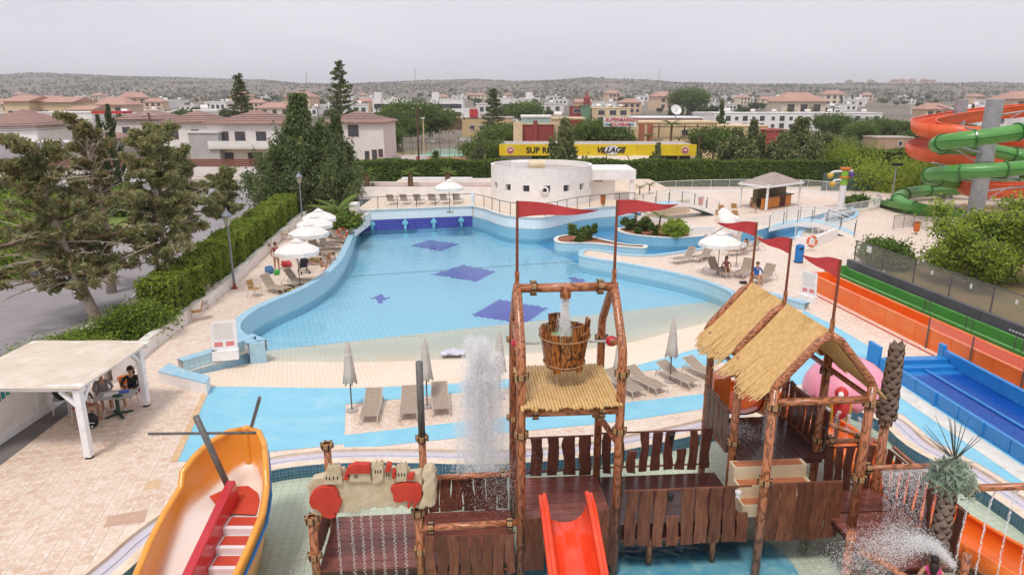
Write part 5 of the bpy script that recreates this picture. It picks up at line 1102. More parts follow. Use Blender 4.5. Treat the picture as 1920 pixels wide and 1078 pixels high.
for px, py, lab in [(440, 541, 'grey lamp post with lantern and red base nearest the paving'), (568, 424, 'grey lamp post with lantern beside the row of parasols'), (613, 386, 'grey lamp post with lantern at the far end of the hedge')]: place(LP, lab, px, py)
# bins, life rings, boards
ORB = mat('bin_orange', '#d9772f', '#c96a26', 3, .5)
def mk_bin(m):
    t = thing('litter_bin', 'x', 'bin'); MB().lathe([(.2, .25), (.24, .9), (.25, .92)], n=14).build('tub', m, t, local=True, sm=True); MB().lathe([(.27, .92), (.27, .97), (.19, .99), (.19, .93)], n=14, cap=False).build('rim', mat('bin_rim', '#8f4c28', None, 5, .5), t, local=True); MB().tube([(0, 0, 0), (0, 0, .3)], .04, 8).build('stand', RAILD, t, local=True); return t
BN = mk_bin(ORB)
for px, py, z, lab in [(630, 445, 0, 'orange litter bin by the life ring planter'), (1130, 388, TER - .1, 'orange litter bin in front of the round white building'), (1313, 389, .1, 'orange litter bin on the gazebo deck'), (1717, 440, 0, 'orange litter bin by the small railing and leafy tree')]: place(BN, lab, px, py, 0, z)
g = G(1497, 492); t = thing('recycling_bin', 'tall blue recycling bin with slot on the peninsula deck', 'bin', g)
MB().lathe([(.25, 0), (.27, .08), (.27, 1.0), (.24, 1.12), (.1, 1.18)], g, 16).build('body', mat('bin_blue', '#1f78c2', '#196aaf', 2, .4), t, sm=True); MB().box(g + Vector((-.02, -.26, .95)), (.22, .06, .1)).build('slot', BLACK, t); MB().lathe([(.275, .0), (.285, .0), (.285, .05), (.275, .05)], g, 16).build('foot_band', BLACK, t)
LR = mat('ring_orange', '#dd6a3f', '#cf5c33', 4, .5)
def lifering(c, nrm, lab, m=LR, r=.33):
    c = Vector(c); t = thing('life_ring', lab, 'life ring', c); M = Vector(nrm).to_track_quat('Z', 'Y').to_matrix()
    MB().tube([c + M @ Vector((r * math.cos(a), r * math.sin(a), 0)) for a in np.linspace(0, 2 * math.pi, 24, False)], .085, 8, 0, False, True).build('ring', m, t, sm=True)
    for k in range(4):
        a = k * math.pi / 2 + .5; MB().tube([c + M @ Vector((r * math.cos(a + q), r * math.sin(a + q), 0)) for q in (-.12, 0, .12)], .09, 8, 0, False).build('band', WHITEPL, t, sm=True)
# planter with palm by the deep end
g0, g1 = G(608, 448), G(662, 447); t = thing('planter_box', 'white walled planter beside the deep end with a small palm', 'planter', g0)
mb = MB(); pl = [Vector((g0.x, g0.y)), Vector((g1.x, g1.y)), Vector((g1.x + .2, g1.y + 7)), Vector((g0.x + .3, g1.y + 7))]; mb.wall(pl, 0, .95, True); mb.build('wall_face', WHITE, t); mb = MB(); mb.strip(offset(pl, .02), offset(pl, .3), .98, closed=True); mb.wall(offset(pl, .3), .7, .98, True); mb.build('wall_cap', COPING, t); MB().sheet(offset(pl, .28), [], .75).build('soil', SOIL, t)
lifering(G(644, 436, .55) + Vector((0, -.25, 0)), (0, -1, 0), 'orange life ring on the white planter wall')
def board_sign(px, py, z, Y, w, h, lab, rz):
    c = V(px, py, Y); t = thing('notice_board', lab, 'sign', (c.x, Y, z)); u = Vector((math.cos(rz), math.sin(rz), 0)); o = Vector((c.x, Y, z)) - u * w / 2
    up = Vector((0, .12, 1)).normalized(); MB().plate([(0, 0), (w, 0), (w, h), (0, h)], o, u, up, -.05).build('panel', WHITEPL, t, bevel=.01)
    nn = u.cross(up).normalized()
    for q, (x0, y0, x1, y1, m) in enumerate([(.1, .12, .42, .28, 'red'), (.55, .12, .87, .28, 'red')] + [(.1, .4 + .07 * k, .9 - .1 * random.random(), .415 + .07 * k, 'ink') for k in range(8)]):
        MB().plate([(x0 * w, y0 * h), (x1 * w, y0 * h), (x1 * w, y1 * h), (x0 * w, y1 * h)], o + nn * .008, u, up, -.006).build('print', mat('print_red', '#d98a8a', '#cf7878', 30, .7) if m == 'red' else mat('print_ink', '#c9bdb0', '#b9ab9c', 30, .8), t)
    MB().box((c.x, Y + .02, z - .2), (w * 1.02, .4, .4), rz).build('base', WALLPALE if 0 else WHITEP, t); return t
board_sign(424, 672, .45, 25.55, .95, 1.15, 'white pool notice board on the left wing wall', R(17)); board_sign(1512, 582, .4, 33.6, .85, 1.2, 'white notice board at the right end of the beach', R(-55))
# ================================================================== PERGOLA CORNER
t = thing('pergola', 'white timber pergola with beige canvas roof', 'pergola', (-14, 19.5, 0))
for x, y in ((-12.25, 17.8), (-12.4, 21.3), (-15.6, 17.8), (-15.65, 21.3)):
    MB().box((x, y, 1.12), (.2, .2, 2.1)).build('post', WHITEP, t, bevel=.015); MB().box((x, y, .035), (.16, .16, .07)).build('post_foot', BOLT, t)
    s = -1 if x > -14 else 1; MB().bar((x + .07 * s, y, 1.65), (x + .5 * s, y, 2.1), .1, .1).build('brace', WHITEP, t); s2 = 1 if y < 19 else -1; MB().bar((x, y + .07 * s2, 1.65), (x, y + .5 * s2, 2.1), .1, .1).build('brace', WHITEP, t)
for y in (17.8, 21.3): MB().box((-14, y, 2.2), (3.9, .12, .18)).build('beam', WHITEP, t)
for x in (-12.28, -15.65): MB().box((x, 19.55, 2.2), (.14, 3.38, .18)).build('beam', WHITEP, t)
mb = MB(); n = 10; mb.add([(-16.0 + 3.95 * i / n, 17.6 + 3.95 * j / n, 2.32 + .02 * math.sin(i * 1.3) * math.sin(j * .9) - (.05 if j in (0, n) or i in (0, n) else 0)) for j in range(n + 1) for i in range(n + 1)], [(j * (n + 1) + i, j * (n + 1) + i + 1, (j + 1) * (n + 1) + i + 1, (j + 1) * (n + 1) + i) for i in range(n) for j in range(n)]); mb.build('canvas_roof', mat('canvas_beige', '#dcd0c1', '#cbbba9', 1.2, .9, bump=.2, bscale=14, dirt=('#b8a48d', 2, .6)), t, sm=True)
t = thing('side_wall', 'white side wall with teal striped panel under the pergola', 'wall', (-15.5, 18, 0))
MB().box((-15.5, 16.9, .95), (.12, 9.4, 1.9)).build('wall_face', WHITE, t); MB().box((-15.43, 16.9, .12), (.06, 9.4, .24)).build('skirting', WHITEP, t)
for k in range(9): MB().bar((-15.425, 18.3 + .2 * k, 1.15 + .035 * k), (-15.425, 18.3 + .2 * k, 1.7), .03, .12, 0, (0, 1, 0)).build('teal_stripe', mat('teal', '#2f9c9c', '#268a8b', 4, .6), t)
for y in (16.6, 17.6, 20.4): MB().box((-15.42, y, .95), (.05, .08, 1.9)).build('batten', WHITEP, t)
mb = MB(); mb.sheet([(-15.4, 8), (-14.1, 8), (-14.75, 21.8), (-15.4, 21.8)], [], .0135); struct('gutter_strip', mb, mat('grey_strip', '#7d7877', '#6d6867', 1.5, .9, pos=True))
# table, chairs
tg = Vector((-12.95, 20.6, 0)); t = thing('pedestal_table', 'grey topped table on a green pedestal under the pergola', 'table', tg, R(12)); GRN = mat('table_green', '#2c4a3f', '#243d34', 4, .5)
MB().box((0, 0, .73), (1.15, .7, .04)).build('table_top', mat('table_grey', '#a9aaa5', '#97988f', 4, .5), t, local=True, bevel=.01); MB().tube([(0, 0, .08), (0, 0, .71)], .06, 10).build('column', GRN, t, local=True)
for k in range(4): a = k * math.pi / 2 + .6; MB().bar((0, 0, .09), (.42 * math.cos(a), .42 * math.sin(a), .03), .07, .05).build('foot', GRN, t, local=True)
def item(name, lab, cat, mb, m, **k): return mb.build(name, m, label=lab, cat=cat, **k)
def on_t(u, v, z): c, s = math.cos(R(12)), math.sin(R(12)); return (tg.x + u * c - v * s, tg.y + u * s + v * c, z)
item('paper_stack', 'white papers spread on the pergola table', 'papers', MB().box(on_t(-.1, .02, .757), (.5, .35, .012), R(20)), WHITEPL); item('folder', 'blue folder lying on the pergola table', 'folder', MB().box(on_t(.2, .15, .765), (.3, .25, .02), R(30)), mat('folder_blue', '#3a63c2', '#2f55ae', 4, .5), bevel=.004); item('pouch', 'dark green pouch on the pergola table edge', 'pouch', MB().sphere(on_t(.12, -.2, .79), .14, 12, 8, 0, (1.2, .7, .3)), GRN, sm=True)
def plastic_chair(p, rz, lab, seatm, group=None):
    t = thing('plastic_chair', lab, 'chair', p, R(rz), group)
    for x in (-.22, .22):
        for y in (-.22, .22): MB().tube([(x * 1.1, y * 1.15, 0), (x, y, .44)], .022, 6).build('leg', WHITEPL, t, local=True)
        MB().tube(smooth([(x * 1.1, -.22, .44), (x * 1.15, -.2, .66), (x * 1.15, .2, .66)], 2), .02, 6).build('arm', WHITEPL, t, local=True)
    MB().box((0, 0, .45), (.46, .46, .03)).build('seat', seatm, t, local=True, bevel=.01); MB().plate([(-.22, 0), (.22, 0), (.2, .45), (-.2, .45)], (0, .22, .46), (1, 0, 0), (0, .2, .98), .03).build('backrest', WHITEPL, t, local=True, bevel=.01); return t
RC = mat('red_cushion', '#c5303f', '#b0263a', 5, .7)
PCS = [((-12.9, 21.5, 0), 5, 'white chair of the woman in the black jacket'), ((-13.75, 21.2, 0), 35, 'white chair of the person in the grey hooded top'), ((-13.9, 20.3, 0), 75, 'white chair with red seat nearest the backpack')]
for p, rz, lab in PCS: plastic_chair(p, rz, lab, RC)
plastic_chair((-15.0, 20.9, 0), 30, 'white plastic chair carrying dark bags by the striped wall', WHITEPL); plastic_chair((-14.45, 20.95, 0), 10, 'white plastic chair carrying a yellow ring', WHITEPL)
item('bag', 'black and pink bag on a white chair by the striped wall', 'bag', MB().sphere((-15.0, 20.95, .72), .26, 12, 9, 0, (1, .7, 1.05)).sphere((-14.86, 20.8, .62), .16, 10, 7, 0, (1, .8, 1)), BLACK, sm=True)
item('swim_ring', 'yellow swim ring lying on a white chair', 'ring', MB().tube([(-14.45 + .2 * math.cos(a), 20.9 + .2 * math.sin(a), .52) for a in np.linspace(0, 6.28, 18, False)], .06, 8, 0, False, True), mat('ring_yellow', '#e0d233', '#d2c22a', 4, .4), sm=True)
t = thing('backpack', 'black backpack with white stripe standing on the tiles by the table', 'backpack', (-13.3, 19.75, 0)); MB().sphere((-13.3, 19.75, .24), .23, 14, 10, 0, (.85, .6, 1.05)).build('bag_body', BLACK, t, sm=True); MB().sphere((-13.28, 19.63, .17), .15, 12, 8, 0, (1, .5, .8)).build('front_pocket', BLACK, t, sm=True); MB().bar((-13.42, 19.55, .24), (-13.12, 19.57, .24), .02, .02).build('stripe', WHITEPL, t); MB().box((-13.2, 19.55, .12), (.05, .02, .05)).build('label_patch', WHITEPL, t); MB().tube(smooth([(-13.35, 19.8, .46), (-13.3, 19.8, .54), (-13.25, 19.8, .46)], 3), .012, 5).build('grab_loop', BLACK, t)
gp_ = (-13.75, 22.5, 0); t = thing('terracotta_pot', 'tall orange pot behind the pergola table', 'pot', gp_); MB().lathe([(.12, 0), (.15, .04), (.2, .5), (.23, .55), (.2, .57), (.18, .5)], gp_, 16).build('pot', ORB, t, sm=True); MB().lathe([(.01, .5), (.18, .5)], gp_, 16, 0, False).build('pot_soil', SOIL, t)
# ================================================================== PEOPLE
SKIN = mat('skin', '#c99a7c', '#b98868', 4, .6); SKINT = mat('skin_tan', '#b07d5f', '#a06e52', 4, .6); HAIRD = mat('hair_dark', '#2c211d', '#1c1512', 12, .6); HAIRB = mat('hair_brown', '#6b4a33', '#55392a', 12, .6)
def cloth(h): return mat('cloth_' + h.strip('#'), h, None, 8, .85, bump=.2)
POSES = {
 'stand': dict(pel=(0, 0, .92), chest=(0, .0, 1.28), neck=(0, .01, 1.46), head=(0, -.02, 1.6), kn=[(-.1, -.02, .5), (.1, -.03, .5)], an=[(-.11, .03, .09), (.12, .03, .09)], el=[(-.27, .02, 1.12), (.28, .02, 1.12)], wr=[(-.25, -.12, .92), (.24, -.14, .92)]),
 'sit': dict(pel=(0, .02, .5), chest=(0, .08, .85), neck=(0, .06, 1.03), head=(0, .02, 1.17), kn=[(-.12, -.42, .52), (.12, -.42, .52)], an=[(-.11, -.4, .08), (.12, -.36, .08)], el=[(-.28, -.02, .72), (.28, -.04, .72)], wr=[(-.12, -.26, .66), (.12, -.28, .68)]),
 'cross': dict(pel=(0, .02, .5), chest=(0, .1, .85), neck=(0, .1, 1.03), head=(0, .06, 1.17), kn=[(-.12, -.42, .52), (.08, -.4, .62)], an=[(-.11, -.42, .08), (-.2, -.5, .4)], el=[(-.3, -.02, .72), (.28, -.06, .72)], wr=[(-.08, -.24, .68), (.1, -.26, .66)]),
 'lounge': dict(pel=(0, .2, .44), chest=(0, .42, .7), neck=(0, .5, .86), head=(0, .5, 1.0), kn=[(-.12, -.25, .62), (.12, -.25, .52)], an=[(-.12, -.6, .38), (.13, -.68, .38)], el=[(-.28, .3, .56), (.28, .3, .56)], wr=[(-.12, .06, .58), (.12, .05, .58)]),
 'bend': dict(pel=(0, .15, .8), chest=(0, -.2, 1.02), neck=(0, -.36, 1.06), head=(0, -.48, 1.05), kn=[(-.12, .02, .44), (.12, .02, .44)], an=[(-.12, .16, .08), (.13, .12, .08)], el=[(-.24, -.34, .82), (.24, -.36, .82)], wr=[(-.16, -.42, .58), (.16, -.44, .58)]),
}
def person(loc, rz, pose, label, skin, top, legs, hair, hairlong=False, sc=1.0, shoes=None, sleeve=True, z=0):
    p = POSES[pose]; J = []; E = []; rad = []; mi = []
    def add(c, r, par=None, m=0):
        J.append(Vector(c)); rad.append(r); mi.append(m)
        if par is not None: E.append((par, len(J) - 1))
        return len(J) - 1
    pel = add(p['pel'], (.15, .11), None, 2); mid = add(Vector(p['pel']).lerp(Vector(p['chest']), .5), (.125, .095), pel, 1); ch = add(p['chest'], (.15, .11), mid, 1); nk = add(p['neck'], (.055, .055), ch, 0)
    hd0 = add(Vector(p['neck']).lerp(Vector(p['head']), .45), (.06, .06), nk, 0); hd = add(p['head'], (.092, .105), hd0, 0); add(Vector(p['head']) + (Vector(p['head']) - Vector(p['neck'])).normalized() * .09, (.07, .08), hd, 0)
    cv = Vector(p['chest']); side = Vector((1, 0, 0))
    for i, s in ((0, -1), (1, 1)):
        hp = add(Vector(p['pel']) + side * .09 * s + Vector((0, 0, -.06)), (.09, .09), pel, 2); k = add(p['kn'][i], (.06, .06), hp, 2 if legs[1] else 0); mk_ = mi[k]; a = add(p['an'][i], (.04, .04), k, 0 if not legs[1] == 2 else 2); f = Vector(p['an'][i]) + Vector((0, -.15, -.05)); add(f, (.04, .032), a, 3)
        sh = add(cv + side * .17 * s + Vector((0, 0, .1)), (.062, .062), ch, 1); e = add(p['el'][i], (.042, .042), sh, 1 if sleeve else 0); w = add(p['wr'][i], (.028, .028), e, 1 if sleeve == 2 else 0)
        d = (Vector(p['wr'][i]) - Vector(p['el'][i])).normalized(); pm = add(Vector(p['wr'][i]) + d * .05, (.034, .02), w, 0); q = d.cross(Vector((0, 0, 1))); q = q.normalized() if q.length > .1 else Vector((1, 0, 0))
        for n_, ln in ((-1.5, .075), (-.5, .088), (.5, .084), (1.5, .068)): b1 = add(Vector(p['wr'][i]) + d * .09 + q * .012 * n_, (.009, .009), pm, 0); add(Vector(p['wr'][i]) + d * (.09 + ln * .8) + q * .015 * n_ + Vector((0, 0, -.02)), (.007, .007), b1, 0)
        add(Vector(p['wr'][i]) + d * .06 + q * -.045 * s, (.009, .009), pm, 0)
    me = bpy.data.meshes.new('p'); me.from_pydata([tuple(j) for j in J], E, []); o = bpy.data.objects.new('p', me); COL.objects.link(o)
    sk = o.modifiers.new('skin', 'SKIN'); sk.use_smooth_shade = True; o.modifiers.new('sub', 'SUBSURF').levels = 1
    for i, sv in enumerate(me.skin_vertices[0].data): sv.radius = rad[i]; sv.use_root = i == 0
    dg = bpy.context.evaluated_depsgraph_get(); ev = bpy.data.meshes.new_from_object(o.evaluated_get(dg)); bpy.data.objects.remove(o); ev.name = 'body'
    ev.materials.clear()
    for m in (skin, top if top else skin, legs[0], shoes or skin): ev.materials.append(m)
    segs = [(J[a], J[b], mi[b]) for a, b in E] ; mids = []
    for pl_ in ev.polygons:
        c = pl_.center; best = None
        for a, b, m in segs:
            ab = b - a; f = max(0, min(1, (c - a).dot(ab) / max(ab.length_squared, 1e-9))); dd = (c - a - ab * f).length
            if best is None or dd < best[0]: best = (dd, m)
        mids.append(best[1])
    ev.polygons.foreach_set('material_index', mids); ev.polygons.foreach_set('use_smooth', [True] * len(ev.polygons))
    t = thing('person', label, 'person', (loc[0], loc[1], z), R(rz)); t.scale = (sc,) * 3; b = bpy.data.objects.new('body', ev); COL.objects.link(b); b.parent = t; WM[b.name] = WM[t.name]
    h = Vector(p['head']); dn = (h - Vector(p['neck'])).normalized(); bk = Vector((0, 1, 0)); mb = MB()
    mb.sphere(h + dn * .055 + bk * .035, .11, 12, 8, 0, (.9, 1.0, .86))
    if hairlong: mb.tube([h + bk * .08, h + bk * .12 - Vector((0, 0, .14)), h + bk * .12 - Vector((0, 0, .3))], [.1, .1, .05], 10)
    mb.build('hair', hair, t, local=True, sm=True)
    MB().add([h + Vector((-.018, -.1, -.03)), h + Vector((.018, -.1, -.03)), h + Vector((0, -.1, .03)), h + Vector((0, -.135, -.025))], [(0, 1, 3), (1, 2, 3), (2, 0, 3)]).build('nose', skin, t, local=True)
    for s in (-1, 1): MB().sphere(h + Vector((.038 * s, -.098, .012)), .013, 8, 6).build('eye', BLACK, t, local=True); MB().sphere(h + Vector((.1 * s, .01, -.01)), .024, 8, 6, 0, (.5, 1, 1.4)).build('ear', skin, t, local=True)
    MB().sphere(h + Vector((0, -.1, -.062)), .022, 8, 6, 0, (1.2, .4, .4)).build('mouth', mat('lips', '#9d5a50', None, 5, .5), t, local=True)
    return t
def GL(px, py, z=0): g = G(px, py, z); return (g.x, g.y)
person((-12.9, 21.45), 10, 'cross', 'person in a black jacket sitting cross legged behind the pergola table', SKIN, cloth('#26262b'), (SKINT, 0), HAIRD, True, 1.05, WHITEPL, 2)
person((-13.7, 21.15), 38, 'sit', 'person in a grey hooded top sitting at the pergola table', SKIN, cloth('#8f8a90'), (cloth('#b5303c'), 1), HAIRD, False, 1.02, WHITEPL, 2)
person((-13.85, 20.3), 78, 'sit', 'person in a dark grey top and red shorts half behind the pergola post', SKIN, cloth('#5c5d66'), (cloth('#c5303f'), 0), HAIRB, False, 1.02, None, 2)
person(GL(520, 507), 200, 'stand', 'person in a red bikini standing on the deck by the white parasol', SKINT, cloth('#8f2f35'), (cloth('#8f2f35'), 0), HAIRB, False, 1.02, None, False)
person(GL(618, 500), 60, 'bend', 'boy in dark swim shorts bending over beside the pool wall', SKINT, None, (cloth('#4a5a56'), 0), HAIRD, False, .85, None, False)
person(GL(572, 507), 120, 'lounge', 'person in a white shirt reclining beside the pushchair', SKIN, cloth('#d9d4d2'), (cloth('#4b4a55'), 1), HAIRD, False, .95, None, 2)
person(GL(604, 508), 90, 'sit', 'child with dark hair sitting low beside the pool wall', SKINT, None, (cloth('#3c3b45'), 0), HAIRD, False, .62, None, False)
person(GL(1362, 519), -10, 'lounge', 'person in a red patterned dress on the peninsula lounger', SKIN, cloth('#a5585c'), (cloth('#a5585c'), 0), HAIRD, True, 1.0, None, False)
person(GL(1418, 533), 10, 'sit', 'person wrapped in a blue towel robe sitting on a lounger edge', SKIN, cloth('#1f5fae'), (cloth('#1f5fae'), 0), HAIRB, False, 1.0, None, 2)
person(GL(1385, 478), -70, 'lounge', 'person in white lying under the peninsula parasol', SKIN, cloth('#ddd6d2'), (cloth('#caa08a'), 0), HAIRD, False, .95, None, 2)
person((7.9, 10.95), 150, 'stand', 'child with long dark hair and pink top by the front corner rail', SKIN, cloth('#d0477f'), (cloth('#3d4d8d'), 1), HAIRD, True, .78, None, False, z=.46)
person(GL(1408, 397, .1), 60, 'sit', 'person in black and white sitting at the gazebo bar', SKINT, cloth('#2b2b30'), (SKINT, 0), HAIRB, False, 1.0, None, False, z=.1)
person((26.0, 68.2), 20, 'stand', 'person in a dark blue shirt behind the gazebo bar', SKIN, cloth('#2c3560'), (cloth('#2d2d35'), 2), HAIRD, False, 1.0, None, True, z=.1)
# family clutter
g = G(570, 512); t = thing('pushchair', 'black pushchair loaded with bags next to the reclining person', 'pushchair', g, R(30))
for x in (-.22, .22):
    MB().tube([(x, .35, .08), (x, -.1, .55), (x, -.45, 1.0)], .018, 6).build('handle_frame', BLACK, t, local=True); MB().tube([(x, -.35, .08), (x, .1, .55)], .018, 6).build('leg_frame', BLACK, t, local=True)
    for y in (.35, -.35): MB().lathe([(.03, -.02), (.1, -.02), (.1, .02), (.03, .02)], (x * 1.1, y, .1), 14, 0, False, None, Matrix.Rotation(R(90), 4, 'Y')).build('wheel', BLACK, t, local=True)
MB().plate([(-.2, -.3), (.2, -.3), (.2, .25), (-.2, .25)], (0, 0, .5), (1, 0, 0), (0, -.75, .6), .05).build('seat', cloth('#2f3550'), t, local=True); MB().sphere((0, -.25, .8), .27, 12, 8, 0, (.9, .9, .75)).build('hood', cloth('#26262b'), t, local=True, sm=True)
def lump(name, lab, cat, px, py, r, sc, m, z=0):
    g = G(px, py, z); mb = MB().sphere((0, 0, r * sc[2] * .8), r, 14, 9, 0, sc); ph = px * .7; out = []
    for x, y, zz in mb.v: k = 1 + .28 * math.sin(x * 17 + ph) * math.cos(y * 13 + ph) + .12 * math.sin(zz * 30 + x * 9); out.append((g.x + x * k, g.y + y * k, z + max(0, zz * (.75 + .3 * k))))
    mb.v = out; item(name, lab, cat, mb, m, sm=True)
lump('beach_bag', 'blue and white beach bag on the deck before the standing person', 'bag', 505, 513, .26, (1, .7, 1), cloth('#5b7fae')); lump('bucket_toy', 'small bright green toy bucket on the deck', 'toy', 519, 515, .16, (1, 1, 1.1), mat('toy_green', '#3fae52', None, 4, .4)); lump('towel_heap', 'red and white towel heap behind the pushchair', 'towel', 538, 500, .3, (1.2, .8, .7), cloth('#c8484f'))
lump('towel_heap', 'pale yellow towel on a lounger near the bending boy', 'towel', 590, 492, .28, (1.3, .8, .6), cloth('#c9b27a')); lump('beach_bag', 'dark bag on the deck beside the woman in the red dress', 'bag', 1350, 510, .2, (1.1, .8, .9), BLACK); lump('beach_bag', 'dark shoes and bag by the peninsula lounger feet', 'bag', 1394, 532, .16, (1.3, .8, .6), BLACK); lump('towel_heap', 'white and black towels on the lounger under the parasol', 'towel', 1322, 484, .28, (1.4, .8, .5), cloth('#d5d0cf'))
g = G(537, 543); t = thing('swim_ring', 'black and yellow swim ring lying by the pool wall', 'ring', g); MB().tube([(g.x + .38 * math.cos(a), g.y + .38 * math.sin(a), .1) for a in np.linspace(0, 6.28, 20, False)], .1, 8, 0, False, True).build('tube', mat('ring_black', '#35312c', '#57492f', 6, .4), t, sm=True); MB().tube([(g.x + .48 * math.cos(a), g.y + .48 * math.sin(a), .07) for a in np.linspace(0, 6.28, 20, False)], .03, 6, 0, False, True).build('yellow_stripe', MATS['ring_yellow'], t, sm=True)
q = G(850, 664, -.45); item('crumpled_towel', 'crumpled lilac towel lying at the beach waterline', 'towel', MB().add([(q.x + (i - 3) * .16 + random.gauss(0, .03), q.y + (j - 2) * .18 + random.gauss(0, .03), floorz(q.x, q.y) + .12 + random.random() * .16) for j in range(5) for i in range(7)], [(j * 7 + i, j * 7 + i + 1, (j + 1) * 7 + i + 1, (j + 1) * 7 + i) for j in range(4) for i in range(6)]), mat('towel_lilac', '#b9b6cf', '#dcd8e2', 6, .9), sm=True)
# ================================================================== RAILINGS, BRIDGES, GAZEBO
def railing(label, line, h=1.05, step=1.6, m=None, glass=True, name='railing', white=False, z=None):
    L_ = [Vector(p) for p in line]; t = thing(name, label, 'railing', L_[0]); m = m or RAILD; tot = [0]
    for a, b in zip(L_[:-1], L_[1:]): tot.append(tot[-1] + (b - a).length)
    def at(s):
        for i in range(len(L_) - 1):
            if s <= tot[i + 1] + 1e-6: return L_[i].lerp(L_[i + 1], (s - tot[i]) / max(1e-6, tot[i + 1] - tot[i]))
        return L_[-1]
    n = max(2, round(tot[-1] / step)); P = [at(tot[-1] * k / n) for k in range(n + 1)]; H_ = Vector((0, 0, h))
    for p in P: MB().tube([p, p + H_], .03, 6).build('rail_post', m, t)
    MB().tube([p + H_ for p in P], .03, 6).build('top_rail', m if not white else WHITEPL, t)
    for a, b in zip(P[:-1], P[1:]):
        if glass: MB().add([a + (b - a) * .05 + Vector((0, 0, .1)), b - (b - a) * .05 + Vector((0, 0, .1)), b - (b - a) * .05 + H_ * .92, a + (b - a) * .05 + H_ * .92], [(0, 1, 2, 3)]).build('glass_panel', GLASS, t)
        elif glass is None:
            for f in np.linspace(.12, .88, 7): q = a.lerp(b, f); MB().bar(q + Vector((0, 0, .08)), q + H_ * .96, .02, .02).build('baluster', m, t)
    return t
tz = TER - .05
railing('dark post glass railing along the terrace over the navy wall', [(cL.x, cL.y + .15, tz), (cR.x, cR.y + .15, tz)], 1.0, 1.7)
railing('curving dark post glass railing below the round building', [(p.x, p.y, tz) for p in offset(curve, .2, False)], 1.0, 1.5)
railing('white railing behind the gazebo in front of the back hedge', [G(1172, 366, .4), G(1290, 359, .4), G(1400, 357, .4), G(1520, 359, .4), G(1585, 366, .4)], 1.2, 2.2, WHITEPL, True, white=True)
t = thing('low_back_wall', 'low white wall along the back of the gazebo deck', 'wall', G(1400, 366)); ln = [Vector(G2(p[0], p[1])) for p in [(1150, 372), (1290, 367), (1400, 365), (1520, 366), (1580, 372)]]; mb = MB(); mb.wall(ln, 0, .5); mb.wall(offset(ln, .3, False), 0, .5); mb.strip(ln, offset(ln, .3, False), .5); mb.build('wall_face', WHITE, t)
kp = smooth([G(1545, 418, .05), G(1562, 408, .05), G(1600, 400, .05), G(1640, 393, .05), G(1651, 386, .05), G(1640, 378, .05), G(1622, 377, .05)], 3)
railing('white picket railing curving round the small fountain pool', kp, .95, 1.4, WHITEPL, None, white=True)
t = thing('pool_surround', 'low cream kerb wall under the white picket railing', 'wall', kp[0]); K2 = [Vector((p.x, p.y)) for p in kp]; mb = MB(); mb.wall(K2, 0, .3); mb.wall(offset(K2, .3, False), 0, .3); mb.strip(K2, offset(K2, .3, False), .3); mb.build('wall_face', COPING, t)
railing('white glass railing along the gazebo deck edge', [G(1350, 437, .15), G(1400, 434, .15), G(1448, 422, .15)], .95, 1.6, WHITEPL, True, white=True)
railing('small dark railing near the leafy tree', [G(1674, 430), G(1712, 426)], 1.1, 1.2, RAILD, None)
def bridge(lab, a, b, rise, w, n=12):
    a, b = Vector(a), Vector(b); d = (b - a); s = Vector((-d.y, d.x, 0)).normalized() * w / 2; P = [a + d * (k / n) + Vector((0, 0, rise * math.sin(math.pi * k / n))) for k in range(n + 1)]
    t = thing('foot_bridge', lab, 'bridge', a); BR = mat('bridge_blue', '#a9d0e0', '#9ac5d8', 2, .5)
    for q, nm, m, z0, z1 in ((0, 'deck_slab', BR, -.22, 0),):
        vs = []
        for p in P: vs += [p - s + Vector((0, 0, z0)), p + s + Vector((0, 0, z0)), p + s, p - s]
        MB().add(vs, [(i * 4 + k, i * 4 + (k + 1) % 4, i * 4 + 4 + (k + 1) % 4, i * 4 + 4 + k) for i in range(n) for k in range(4)]).build(nm, m, t)
    for sg in (-1, 1):
        Q = [p + s * sg * 1.02 for p in P]; vs = []
        for p in Q: vs += [p + Vector((0, 0, -.28)), p + Vector((0, 0, .05)), p + s * sg * .08 + Vector((0, 0, .05)), p + s * sg * .08 + Vector((0, 0, -.28))]
        MB().add(vs, [(i * 4 + k, i * 4 + (k + 1) % 4, i * 4 + 4 + (k + 1) % 4, i * 4 + 4 + k) for i in range(n) for k in range(4)]).build('edge_beam', WHITE, t); T = [p + Vector((0, 0, 1.05)) for p in Q]; MB().tube(T, .03, 6).build('hand_rail', WHITEPL, t)
        for i in range(0, n + 1, 2): MB().tube([Q[i], T[i]], .03, 6).build('rail_post', RAILD, t)
        for i in range(0, n, 2): MB().add([Q[i] + Vector((0, 0, .1)), Q[i + 2] + Vector((0, 0, .1)), T[i + 2], T[i]], [(0, 1, 2, 3)]).build('glass_panel', GLASS, t)
bridge('arched pale blue footbridge over the river beside the life ring', G(1445, 425, .15), G(1602, 440, .05), .75, 1.7); bridge('arched footbridge behind the planted bed and terrace end', G(1190, 398, .9), G(1335, 399, .1), .9, 1.5)
g1, g2, g3 = G(1490, 463), G(1520, 468), G(1570, 447); t = thing('bridge_wall', 'white angled wall with life ring at the bridge foot', 'wall', g2); W3 = [Vector((p.x, p.y)) for p in (g1, g2, g3)]; mb = MB(); mb.wall(W3, 0, .75); mb.wall(offset(W3, .3, False), 0, .75); mb.strip(W3, offset(W3, .3, False), .75); mb.build('wall_face', WHITE, t)
railing('white glass railing on the angled wall at the bridge foot', [(g1.x, g1.y + .15, .75), (g2.x, g2.y + .15, .75), (g3.x - .1, g3.y + .15, .75)], .75, 1.3, WHITEPL, True, white=True)
lifering(G(1521, 452, .7) + Vector((0, -.15, 0)), (.2, -1, .1), 'orange life ring on the angled white wall by the footbridge')
